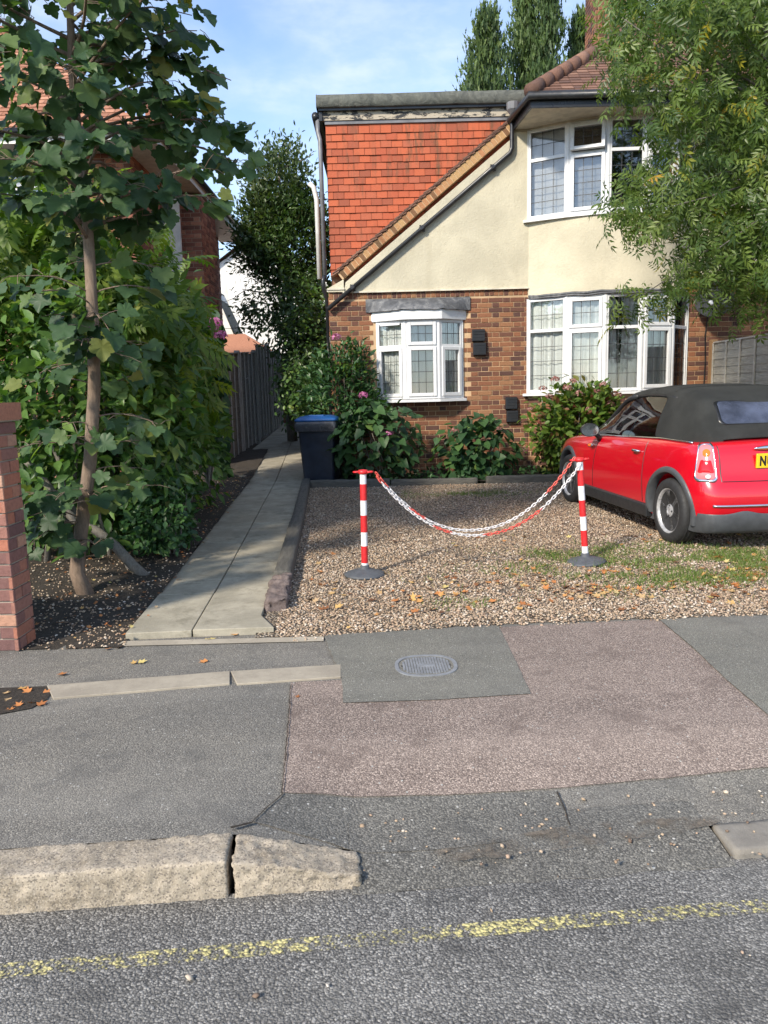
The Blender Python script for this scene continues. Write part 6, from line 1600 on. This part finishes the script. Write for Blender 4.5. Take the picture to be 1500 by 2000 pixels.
mb = MB(); mb.box(s0.x - 1.2, s1.x - .1, 22.6, 24.6, .4, s0.z - .02); mb.build('wall', M['white_render'], sh)
mb = MB(); mb.add([(s0.x - 1.5, 22.4, s0.z), (s1.x + .1, 22.4, s1.z), (s1.x + .1, 24.8, s1.z), (s0.x - 1.5, 24.8, s0.z), (sr.x - .9, 23.6, sr.z), (sr.x, 23.6, sr.z)], [(0, 1, 5, 4), (1, 2, 5), (2, 3, 4, 5), (3, 0, 4)]); mb.build('roof', M['orange_roof'], sh)
# ---------------------------------------------------------------- leaves
LANCE = ([(0, 0, 0), (.16, .28, .05), (.20, .52, .06), (.10, .82, .02), (0, 1, -.06), (-.10, .82, .02), (-.20, .52, .06), (-.16, .28, .05), (0, .5, 0)],
         [(0, 1, 8), (1, 2, 8), (2, 3, 8), (3, 4, 8), (4, 5, 8), (5, 6, 8), (6, 7, 8), (7, 0, 8)])
OVAL = ([(0, 0, 0), (.26, .3, .06), (.28, .6, .05), (0, 1, -.05), (-.28, .6, .05), (-.26, .3, .06)], [(0, 1, 2, 3), (0, 3, 4, 5)])
HEART = ([(0, .0, 0), (.22, -.12, .05), (.45, .05, .10), (.46, .32, .09), (.30, .62, .04), (0, 1, -.12), (-.30, .62, .04), (-.46, .32, .09), (-.45, .05, .10), (-.22, -.12, .05), (0, .35, -.02)],
         [(0, 1, 10), (1, 2, 10), (2, 3, 10), (3, 4, 10), (4, 5, 10), (5, 6, 10), (6, 7, 10), (7, 8, 10), (8, 9, 10), (9, 0, 10)])
SYC_O = [(0, .04), (.10, -.04), (.26, -.06), (.40, -.05), (.44, .04), (.50, .12), (.44, .22), (.56, .28), (.64, .38), (.58, .46), (.57, .58), (.46, .60), (.36, .64), (.30, .62), (.30, .74), (.20, .82), (.12, .92), (0, 1.0)]
SYC_O = SYC_O + [(-x, y) for x, y in reversed(SYC_O[1:-1])]
SYC = ([(x, y, .06 * abs(x) * 2 - .10 * max(0, y - .6) + .03 * math.sin(9 * x + 5 * y)) for x, y in SYC_O] + [(0, .32, 0)], [(i, (i + 1) % len(SYC_O), len(SYC_O)) for i in range(len(SYC_O))])
def pinnate(n=5, lw=.075, ll=.34):
    v, f = [], []
    def lf(bx, by, ang, l, w_, dz):
        b = len(v); c, s = math.cos(ang), math.sin(ang)
        for (x, y, z) in ((0, 0, 0), (w_, l * .45, .02), (0, l, -.06), (-w_, l * .45, .02)):
            Y_ = by + x * s + y * c; v.append((bx + x * c - y * s, Y_, dz * y / l + z * .6 - .28 * Y_ * Y_))
        f.append((b, b + 1, b + 2)); f.append((b, b + 2, b + 3))
    for i in range(n):
        t = .22 + .7 * i / (n - 1)
        for s in (-1, 1): lf(0, t, -s * R(62 - 12 * i / n), ll * (1 - .25 * abs(i / n - .45)), lw, -.10)
    lf(0, .95, 0, ll, lw, -.04)
    b = len(v); v.extend([(-.008, 0, 0), (.008, 0, 0), (.006, .5, -.07), (-.006, .5, -.07), (.004, .97, -.26), (-.004, .97, -.26)]); f.append((b, b + 1, b + 2, b + 3)); f.append((b + 3, b + 2, b + 4, b + 5)); return v, f
ASH = pinnate(4, .062, .40); ASH2 = pinnate(3, .075, .46); WIST = pinnate(5, .085, .42)
SPRAY = ([(0, 0, 0), (.10, .3, .02), (.04, .34, 0), (.15, .62, .02), (.05, .64, 0), (0, 1, 0), (-.05, .66, 0), (-.15, .60, -.02), (-.04, .36, 0), (-.11, .28, -.02)], [(0, 1, 2, 8, 9), (2, 3, 4, 6, 7, 8), (4, 5, 6)])
PETAL = ([(0, 0, 0), (.35, .5, .1), (0, 1, 0), (-.35, .5, .1)], [(0, 1, 2, 3)])
def subclumps(blobs, n_per, r):
    """centres spread over the skins of ellipsoids (c, radii)"""
    out = []
    for c, rad, n in blobs:
        q = unit(n); k = np.random.uniform(.62, 1.0, (n, 1)); out.append(np.asarray(c) + q * np.asarray(rad) * k)
    return np.concatenate(out)
def leaf_field(centres, n_per, spread, origin, up=.55, droop=.25, out_w=.8, jit=.6):
    C_ = np.repeat(np.asarray(centres), n_per, 0); K = len(C_)
    P_ = C_ + np.random.normal(size=(K, 3)) * np.asarray(spread)
    O = np.asarray(origin); ov = P_ - O; ov /= np.maximum(np.linalg.norm(ov, axis=1, keepdims=True), .05)
    fw = ov * out_w + np.random.normal(size=(K, 3)) * jit; fw[:, 2] -= droop
    nr_ = ov * .55 + np.random.normal(size=(K, 3)) * .35; nr_[:, 2] += up
    return P_, fw, nr_
def foliage(name, mat, parent, shape, centres, n_per, spread, origin, smin, smax, lim=None, **kw):
    P_, fw, nr_ = leaf_field(centres, n_per, spread, origin, **kw)
    if lim is not None: k = lim(P_); P_, fw, nr_ = P_[k], fw[k], nr_[k]
    mats = rot_from(fw, nr_) * np.random.uniform(smin, smax, (len(P_), 1, 1))
    cl = np.random.rand(len(P_)) * .55 + np.repeat(np.random.rand(len(centres)) * .45, n_per)[:len(P_)] if lim is None else np.random.rand(len(P_))
    return tag(scatter_mesh(name, M[mat], parent, shape[0], shape[1], mats, P_, np.clip(cl, 0, .999)), kind='stuff')
def leaf_objects(name, mat, parent, shape, P_, fw, nr_, smin, smax, nvar=3):
    mes = []
    for k in range(nvar):
        mb = MB(); mb.add([(x * random.uniform(.9, 1.1), y, z * random.uniform(.3, 2.0)) for x, y, z in shape[0]], shape[1]); me = mb.mesh(name); me.shade_smooth(); me.materials.append(M[mat]); mes.append(me)
    mats = rot_from(fw, nr_)
    for i in range(len(P_)):
        o = link(name, mes[i % nvar], parent); s = random.uniform(smin, smax)
        m4 = Matrix(mats[i].tolist()).to_4x4(); m4.translation = Vector(P_[i]); o.matrix_basis = m4 @ Matrix.Diagonal((s, s, s, 1))
def limb(mb, a, b, r0, r1, wob=.06, n=6, sag=0.0):
    a, b = Vector(a), Vector(b); L = (b - a).length; pts = []
    for i in range(n + 1):
        t = i / n; p = a.lerp(b, t) + noise.noise_vector(a * 3 + Vector((t * 2, 0, 0))) * wob * L * math.sin(math.pi * t); p.z += sag * math.sin(math.pi * t); pts.append(p)
    mb.tube(pts, [r0 + (r1 - r0) * i / n for i in range(n + 1)], 7)
def flower_ball(name, mat, parent, c, r, n=70):
    q = unit(n); q[:, 2] = np.abs(q[:, 2]) * .9 - .15; P_ = np.asarray(c) + q * r * np.random.uniform(.75, 1, (n, 1))
    mats = rot_from(np.cross(q, unit(n)), q) * r * .42
    o = scatter_mesh(name, M[mat], parent, PETAL[0], PETAL[1], mats, P_, np.random.rand(n)); return o

# ---------------------------------------------------------------- young sycamore on the soil bed
TY = 5.62
tpx = [(172, 1172), (150, 1118), (158, 1040), (176, 900), (184, 760), (182, 640), (176, 520), (170, 430), (155, 300), (142, 150), (136, 0), (134, -150), (132, -280)]
tp = [onY(x, y, TY + .05 * math.sin(i)) for i, (x, y) in enumerate(tpx)]; tp[0].z = soil_z(tp[0].x, tp[0].y) - .05
syc = empty('sycamore_tree', (tp[0].x, tp[0].y, gz(TY)), 0, 'young sycamore tree with big lobed leaves growing at the path side', 'tree', world=True)
mb = MB(); mb.tube(tp, [.066, .056, .050, .047, .044, .041, .038, .036, .032, .028, .023, .017, .008], 12); trunk = mb.build('trunk', M['bark'], syc, smooth=True)
SP, SF, SN = [], [], []; bmb = MB()
def trunk_at(z):
    for a, b in zip(tp[:-1], tp[1:]):
        if a.z <= z <= b.z: return a.lerp(b, (z - a.z) / (b.z - a.z))
    return tp[-1]
def shoot(z, az, L, rise, nl, r0=.012):
    a = trunk_at(z); d = Vector((math.cos(az), math.sin(az), 0)); b = a + d * L + Vector((0, 0, rise)); limb(bmb, a, b, r0, .003, .08, 6, .12 * L)
    for k in range(nl):
        t = random.uniform(.25, 1.05); p = a.lerp(b, t); p.z += .12 * L * math.sin(math.pi * min(t, 1)); s = Vector((-d.y, d.x, 0)) * random.choice((-1, 1)); 
        pet = (d * random.uniform(-.1, .6) + s * random.uniform(.1, .9) + Vector((0, 0, random.uniform(-.35, .25)))).normalized(); q = p + pet * random.uniform(.05, .16)
        bmb.tube([p, p.lerp(q, .5) + Vector((0, 0, .01)), q], .0022, 4, cap=False)
        SP.append(tuple(q)); f_ = pet * .6 + Vector((random.gauss(0, .3), random.gauss(0, .3) - .15, random.uniform(-.9, -.15))); SF.append(tuple(f_)); SN.append((random.gauss(0, .35) + d.x * .4, random.gauss(0, .35) - .55, random.uniform(.35, 1.0)))
random.seed(31)
z_ = 2.58; az = 0
while z_ < 5.9:
    for k in range(2):
        az += 2.4 + random.uniform(-.3, .3); L = max(.35, min(1.12, (5.9 - z_) * .5 + .3)) * random.uniform(.6, 1.05)
        if z_ < 3.0: L *= .7
        shoot(z_, az, L, random.uniform(-.02, .42) * L, int(9 + 17 * L), .014)
    z_ += .10
for k in range(34):
    z_ = random.uniform(.35, 2.45); shoot(z_, random.uniform(-2.9, .6) if random.random() < .8 else random.uniform(0, 6.28), random.uniform(.18, .55), random.uniform(-.05, .12), random.randint(4, 8), .006)
# a long shoot reaching to the right against the sky
for (ex, ey) in ((432, 200), (425, 235), (405, 60), (395, 30), (432, 330), (425, 385), (380, 110), (345, 160)):
    e = onY(ex - 20, ey, TY + random.uniform(-.2, .3)); z_ = e.z - .25; a = trunk_at(z_); d = e - a; shoot(z_, math.atan2(d.y, d.x), math.hypot(d.x, d.y), d.z, 17, .012)
bmb.build('branches', M['bark'], syc, smooth=True)
SP, SF, SN = np.array(SP), np.array(SF), np.array(SN)
inview = np.array([0 <= proj(p)[0] <= 480 and proj(p)[1] > 0 for p in SP]); order = np.argsort(~inview + np.random.rand(len(SP)) * .3 + np.array([p[1] for p in SP]) * .25)
i1, i2 = order[:300], order[300:]
leaf_objects('leaf', 'sycamore_leaf', syc, SYC, SP[i1], SF[i1], SN[i1],   .085, .165)
mats = rot_from(SF[i2], SN[i2]) * np.random.uniform(.085, .16, (len(i2), 1, 1))
tag(scatter_mesh('crown', M['sycamore_leaf'], syc, SYC[0], SYC[1], mats, SP[i2], np.random.rand(len(i2)) * .96), kind='stuff')

# ---------------------------------------------------------------- mixed hedge behind it
lau = empty('laurel_shrub', (-2.8, 7.6, gz(7.6)), 0, 'dense spotted laurel with glossy leaves filling the bed beside the path', 'shrub', world=True)
lb_ = [((-2.65, 7.1, 1.45), (.88, 1.05, 1.25), 170), ((-2.72, 9.1, 1.5), (.86, 1.5, 1.45), 190), ((-3.9, 7.4, 1.5), (1.2, 1.4, 1.5), 130)]
def off_path(P_): return (P_[:, 0] < -.207 * P_[:, 1] + .03 - .022 * P_[:, 1] * (P_[:, 2] > 1.35)) & (P_[:, 0] < np.array([lin(PL, y) for y in P_[:, 1]]) + .14 - .12 * (P_[:, 2] < .9)) & (P_[:, 2] > .14 + .02 * np.maximum(0, P_[:, 1] - 6))
foliage('foliage', 'laurel_leaf', lau, LANCE, subclumps(lb_, 0, 0), 24, (.17, .17, .17), (-2.9, 8, 1.1), .10, .185, lim=off_path, droop=.35)
mb = MB()
limb(mb, onG(292, 1135), onY(40, 890, 6.3), .045, .028, .12, 8); limb(mb, onY(150, 1010, 6.35), onY(60, 800, 6.4), .03, .014, .12); limb(mb, onG(262, 1130), onY(232, 1060, 6.5), .02, .012, .1); limb(mb, onY(215, 1085, 6.5), onY(185, 960, 6.6), .02, .01, .1)
for k in range(14): a = Vector((random.uniform(-3.6, -2.3), random.uniform(6.6, 9.6), .05)); limb(mb, a, a + Vector((random.uniform(-.6, .6), random.uniform(-.4, .4), random.uniform(1.2, 2.0))), .03, .008, .1)
mb.split('stem', M['bark_grey'], lau)
wis = empty('wisteria', (-3.0, 8.3, gz(8.3)), 0, 'yellow-green feathery climber spilling over the top of the laurel', 'climber', world=True)
wb2_ = [((-3.1, 7.7, 2.75), (.95, 1.2, .60), 95), ((-2.75, 9.6, 2.15), (.62, 1.1, .62), 75), ((-4.3, 7.9, 2.9), (1.1, 1.3, .6), 60), ((-2.35, 8.6, 1.9), (.45, .9, .55), 42), ((-2.2, 7.2, 2.0), (.35, .6, .5), 22)]
foliage('foliage', 'wisteria_leaf', wis, WIST, subclumps(wb2_, 0, 0), 9, (.15, .15, .13), (-2.9, 8.6, 2.0), .20, .34, lim=off_path, droop=.55)
mb = MB()
for k in range(7): a = Vector((random.uniform(-3.4, -2.7), random.uniform(7.5, 9.5), .1)); limb(mb, a, a + Vector((random.uniform(-.3, .5), random.uniform(-.3, .3), 2.6)), .025, .008, .12)
mb.split('stem', M['bark_grey'], wis)
ivy = empty('ivy_bush', (-1.95, 7.0, 0), 0, 'low bushy dark green ivy mound at the foot of the hedge', 'shrub', world=True)
foliage('foliage', 'ivy_leaf', ivy, OVAL, subclumps([((-1.98, 6.75, .42), (.30, .42, .36), 60), ((-2.1, 7.5, .5), (.3, .5, .45), 40)], 0, 0), 26, (.07, .07, .07), (-2, 7, .3), .045, .085, lim=off_path)
mb = MB()
for k in range(6): limb(mb, (-1.98 + random.uniform(-.1, .1), 6.85, .02), (-1.98 + random.uniform(-.25, .25), 6.85 + random.uniform(-.3, .4), .6), .014, .004)
mb.split('stem', M['bark_grey'], ivy)
pk = empty('flowering_shrub', (-2.55, 11.4, gz(11.4)), 0, 'leafy shrub with magenta flower heads at the end of the hedge', 'shrub', world=True)
foliage('foliage', 'heart_leaf', pk, HEART, subclumps([((-2.62, 11.2, 1.75), (.52, .9, .85), 90), ((-2.5, 12.2, 1.2), (.35, .6, .9), 30)], 0, 0), 12, (.12, .12, .12), (-2.7, 11.5, 1.3), .11, .18, lim=lambda P_: P_[:, 0] < -.20 * P_[:, 1])
for (x, y) in ((404, 650), (431, 657), (412, 640), (388, 622), (420, 632)): flower_ball('flower_head', 'pink_petal', pk, onY(x, y, 10.1), .10 if x != 388 else .07)
mb = MB()
for k in range(6): limb(mb, (-2.6, 11.4, .1), (-2.6 + random.uniform(-.4, .4), 11.4 + random.uniform(-.5, .3), random.uniform(1.6, 2.4)), .02, .006)
mb.split('stem', M['bark_grey'], pk)

# ---------------------------------------------------------------- bushes under the windows
def heart_bush(px_, py_, Y, rad, label, n, flowers, seed):
    random.seed(seed); np.random.seed(seed)
    c = onY(px_, py_, Y); b = empty('flowering_bush', (c.x, c.y, gz(Y) + .05), 0, label, 'bush', world=True)
    q = unit(n * 2); q = q[(q[:, 1] < .45)][:n]; k = np.random.uniform(.72, 1.05, (len(q), 1)); P_ = np.array(c) + q * np.array(rad) * k; P_[:, 2] = np.maximum(P_[:, 2], gz(Y) + .10)
    fw = q * [.55, .4, .1] + np.random.normal(size=q.shape) * .25 + [0, -.25, -.45]; nr_ = q * .5 + np.random.normal(size=q.shape) * .25 + [0, -.25, .75]
    leaf_objects('leaf', 'heart_leaf', b, HEART, P_, fw, nr_, .11, .19)
    foliage('foliage', 'heart_leaf', b, HEART, subclumps([(tuple(c), tuple(r * .78 for r in rad), 26)], 0, 0), 10, (.1, .1, .1), tuple(c), .09, .15, lim=lambda P_: (P_[:, 2] > .16) & (P_[:, 1] < YF - .06))
    mb = MB()
    for k in range(9): limb(mb, (c.x + random.uniform(-.2, .2), c.y, gz(Y)), (c.x + random.uniform(-.9, .9) * rad[0], c.y + random.uniform(-.6, .4) * rad[1], c.z + random.uniform(.2, .8) * rad[2]), .012, .005)
    mb.split('stem', M['bark_grey'], b)
    for (x, y, r, m_) in flowers: p = onY(x, y, Y - rad[1] * .8); flower_ball('flower_head', m_, b, p, r)
    return b
heart_bush(735, 862, 11.72, (.70, .42, .62), 'heart-leaved bush with pink flower heads between bin and small bay window', 150, ((710, 773, .078, 'pink_petal'), (760, 847, .075, 'pink_petal')), 11)
heart_bush(928, 880, 11.72, (.62, .38, .54), 'heart-leaved bush with faded flower heads below the wall vents', 130, ((888, 842, .07, 'dusky_petal'), (975, 838, .05, 'dusky_petal')), 12)
random.seed(21); np.random.seed(21)
c = onY(1122, 838, 11.62); hy = empty('hydrangea_bush', (c.x, c.y, gz(11.6)), 0, 'yellow-green hydrangea with dusky pink seed heads below the bow window', 'bush', world=True)
foliage('foliage', 'hydrangea_leaf', hy, OVAL, subclumps([(tuple(c), (.68, .42, .66), 120), ((c.x + .2, c.y, c.z + .2), (.5, .3, .45), 40)], 0, 0), 16, (.09, .09, .09), (c.x, c.y + .2, c.z - .2), .08, .14, lim=lambda P_: (P_[:, 1] < YF - .05) & (P_[:, 2] > .15), droop=.2)
for (x, y) in ((1085, 742), (1060, 760), (1108, 758), (1130, 770), (1165, 765), (1178, 752), (1035, 800), (1042, 850), (1150, 800), (1190, 790), (1205, 772), (1025, 880), (1120, 745), (1072, 775)): flower_ball('flower_head', 'dusky_petal', hy, onY(x, y, 11.3 + random.uniform(0, .15)), random.uniform(.055, .085), 60)
mb = MB()
for k in range(9): limb(mb, (c.x + random.uniform(-.2, .2), c.y, .1), (c.x + random.uniform(-.6, .6), c.y + random.uniform(-.2, .2), c.z + random.uniform(0, .5)), .014, .006)
mb.split('stem', M['bark_grey'], hy)
tl_ = empty('wall_shrub', (onY(668, 800, 12.0).x, 12.0, gz(12)), 0, 'tall dark shrub with one pink flower at the brick house corner', 'shrub', world=True)
cA = onY(672, 745, 11.98); cB = onY(628, 790, 12.75)
foliage('foliage', 'ivy_leaf', tl_, LANCE, subclumps([(tuple(cA), (.40, .24, .62), 90), (tuple(cB), (.32, .4, .75), 70), (tuple(onY(722, 800, 11.98)), (.2, .2, .35), 30)], 0, 0), 15, (.08, .07, .09), (cA.x, 12.3, 1.0), .07, .13, lim=lambda P_: ((P_[:, 1] < YF - .05) | (P_[:, 0] < XL - .05)) & (P_[:, 2] > .15))
foliage('foliage', 'hydrangea_leaf', tl_, OVAL, np.array([tuple(onY(690, 690, 11.75)), tuple(onY(672, 720, 11.75)), tuple(onY(705, 715, 11.75))]), 14, (.07, .05, .07), (cA.x, 12.2, 1.0), .07, .11)
flower_ball('flower_head', 'pink_petal', tl_, onY(657, 659, 11.6), .075)
mb = MB()
for k in range(7): limb(mb, (cA.x, 12.0, .1), (cA.x + random.uniform(-.3, .3), 12.0 + random.uniform(-.1, .15), random.uniform(1.6, 2.4)), .014, .005)
mb.split('stem', M['bark_grey'], tl_)
# low weeds at the foot of the bed
gc = empty('ground_cover', (.9, 11.35, gz(11.3)), 0, 'low dark ground cover plants along the timber bed edging', 'ground cover', kind='stuff', world=True)
foliage('foliage', 'ivy_leaf', gc, OVAL, np.array([(random.uniform(-.5, 3.2), random.uniform(11.4, 12.0), .22) for _ in range(60)]), 14, (.09, .08, .06), (1, 11.8, 0), .05, .09)

# ---------------------------------------------------------------- evergreen beside the house
random.seed(5); np.random.seed(5)
ev = empty('evergreen_tree', (-2.0, 17.3, gz(17.3)), 0, 'tall dark evergreen tree beside the side wall of the house', 'tree', world=True)
def pe(x, y, Y): return tuple(onY(x, y, Y))
foliage('crown', 'evergreen_leaf', ev, LANCE, subclumps([(pe(572, 480, 17.3), (.92, .9, 1.1), 230), (pe(590, 640, 16.5), (.62, .8, 1.15), 150), (pe(610, 760, 15.6), (.45, .7, .8), 110), (pe(510, 470, 17.4), (.5, .5, .55), 40)], 0, 0), 38, (.16, .16, .16), pe(570, 600, 17.8), .085, .155, lim=lambda P_: P_[:, 0] < XL - .12, droop=.3)
foliage('crown', 'sunlit_evergreen_leaf', ev, LANCE, subclumps([(pe(545, 370, 17.3), (.66, .6, 1.05), 150), (pe(515, 440, 17.1), (.55, .5, .6), 70), (pe(480, 500, 17.2), (.3, .4, .35), 18), (pe(490, 610, 17.0), (.22, .3, .4), 14)], 0, 0), 28, (.14, .14, .16), pe(560, 520, 17.6), .085, .15, lim=lambda P_: P_[:, 0] < XL - .12, droop=.1)  # upper crown in the paler leaves, painted as if sunlit
cam_ = np.array([tuple(onY(random.uniform(565, 640), random.uniform(560, 800), random.uniform(14.6, 15.4))) for _ in range(60)])
foliage('crown', 'laurel_leaf', ev, OVAL, cam_, 18, (.12, .12, .14), pe(600, 700, 16.4), .07, .11, lim=lambda P_: P_[:, 0] < XL - .12)
mb = MB(); limb(mb, (-2.0, 17.3, gz(17.3) - .1), pe(545, 300, 17.3), .12, .02, .04, 10)
for k in range(16): z_ = random.uniform(2, 6.4); limb(mb, (-2.05, 17.3, z_), (-2.05 + random.uniform(-1, .8), 17.3 + random.uniform(-.8, .6), z_ + random.uniform(.1, .8)), .03, .006)
for (a, b) in (((500, 560), (430, 590)), ((510, 640), (425, 640)), ((500, 520), (440, 500)), ((520, 580), (455, 620))): limb(mb, pe(*a, 17.1), pe(*b, 16.8), .012, .003, .15)
mb.build('trunk', M['bark_grey'], ev, smooth=True)

# ---------------------------------------------------------------- conifers behind the house
def conifer(px_, top_y, Y, rb, label, seed):
    random.seed(seed); np.random.seed(seed); t = onY(px_, top_y, Y); zb = 3.0; o = empty('conifer_tree', (t.x, Y, gz(Y)), 0, label, 'tree', 'conifers behind the house', world=True)
    C_ = []; D_ = []; z = zb
    while z < t.z - .15:
        f = (t.z - z) / (t.z - zb); L = rb * (f ** .95) * random.choice((.45, .7, .95, 1.25)) * random.uniform(.85, 1.15) + .08; a = random.uniform(0, 6.283); nn_ = max(2, int(L / .17))
        for k in range(nn_):
            q = (k + .6) / nn_; C_.append((t.x + L * q * math.cos(a), Y + L * q * math.sin(a), z + L * (.25 * q + .35 * q * q)))
        z += .048 * (.5 + f)
    C_.append((t.x, Y, t.z - .1)); C_ = np.array(C_)
    foliage('crown', 'conifer_leaf', o, SPRAY, C_, 17, (.13, .13, .12), (t.x, Y, zb + 1), .16, .34, droop=-.25, out_w=.9, jit=.35, up=.5)
    mb = MB(); mb.tube([(t.x, Y, gz(Y) - .1), (t.x, Y, (zb + t.z) / 2), (t.x, Y, t.z - .3)], [.2, .12, .02], 8); mb.build('trunk', M['bark_grey'], o, smooth=True)
conifer(950, 24, 23.5, 2.3, 'leftmost conifer spire standing behind the flat felt roof', 61)
conifer(1024, -25, 24.5, 2.0, 'second conifer spire from the left behind the flat felt roof', 62)
conifer(1070, -60, 24.0, 1.9, 'tallest conifer spire behind the house roof hip', 63)
conifer(1136, 30, 25.0, 1.3, 'short conifer spire next to the brick chimney', 64)

# ---------------------------------------------------------------- overhanging tree on the right
random.seed(77); np.random.seed(77)
ash = empty('ash_tree', (6.4, 8.6, gz(8.6)), 0, 'leafy tree with feathery leaves and yellow sprigs overhanging the car', 'tree', world=True)
poly = [(1225, -80), (1205, 40), (1212, 100), (1235, 170), (1292, 235), (1300, 310), (1270, 350), (1232, 368), (1212, 410), (1225, 440), (1265, 455), (1330, 455), (1350, 500), (1330, 540), (1262, 575), (1265, 590), (1340, 575), (1420, 570), (1470, 590), (1520, 620), (1750, 620), (1750, -80)]
def inside(x, y):
    c = False; n = len(poly)
    for i in range(n):
        x1, y1 = poly[i]; x2, y2 = poly[i - 1]
        if (y1 > y) != (y2 > y) and x < (x2 - x1) * (y - y1) / (y2 - y1) + x1: c = not c
    return c
cen = []
while len(cen) < 420:
    x = random.uniform(1170, 1700); y = random.uniform(-80, 620)
    if inside(x, y): cen.append(tuple(onY(x, y, 8.3 + random.uniform(-1.3, 1.5))))
for _ in range(120): q = unit(1)[0]; cen.append((5.6 + q[0] * 1.8, 8.6 + q[1] * 1.7, 5.0 + q[2] * 1.6))
for (x, y) in ((1232, 365), (1222, 420), (1240, 400), (1290, 455), (1235, 590), (1256, 582), (1205, 70), (1215, 130)): cen.append(tuple(onY(x, y, 8.0)))
cen = np.array(cen)
foliage('crown', 'ash_leaf', ash, ASH, cen, 9, (.11, .16, .12), (5.2, 8.6, 4.4), .13, .22, droop=.6, out_w=.5, up=.45, jit=.8)
foliage('crown', 'ash_leaf', ash, ASH2, cen, 8, (.12, .16, .13), (5.2, 8.6, 4.4), .11, .19, droop=.7, out_w=.3, up=.3, jit=.9)
mb = MB(); trb = Vector((6.4, 8.6, .02)); fork = Vector((6.2, 8.6, 2.6)); limb(mb, trb, fork, .17, .13, .03); 
mains = [Vector((5.2, 8.3, 4.6)), Vector((5.6, 9.2, 5.6)), Vector((4.6, 8.0, 3.4)), Vector((6.6, 8.2, 5.5))]
for m_ in mains: limb(mb, fork, m_, .09, .04, .08, 8, .15)
for i in range(0, len(cen), 4):
    c_ = Vector(cen[i]); m_ = min(mains, key=lambda q: (q - c_).length); limb(mb, m_, c_, .018, .004, .10, 5, .12)
mb.build('trunk', M['bark_grey'], ash, smooth=True)
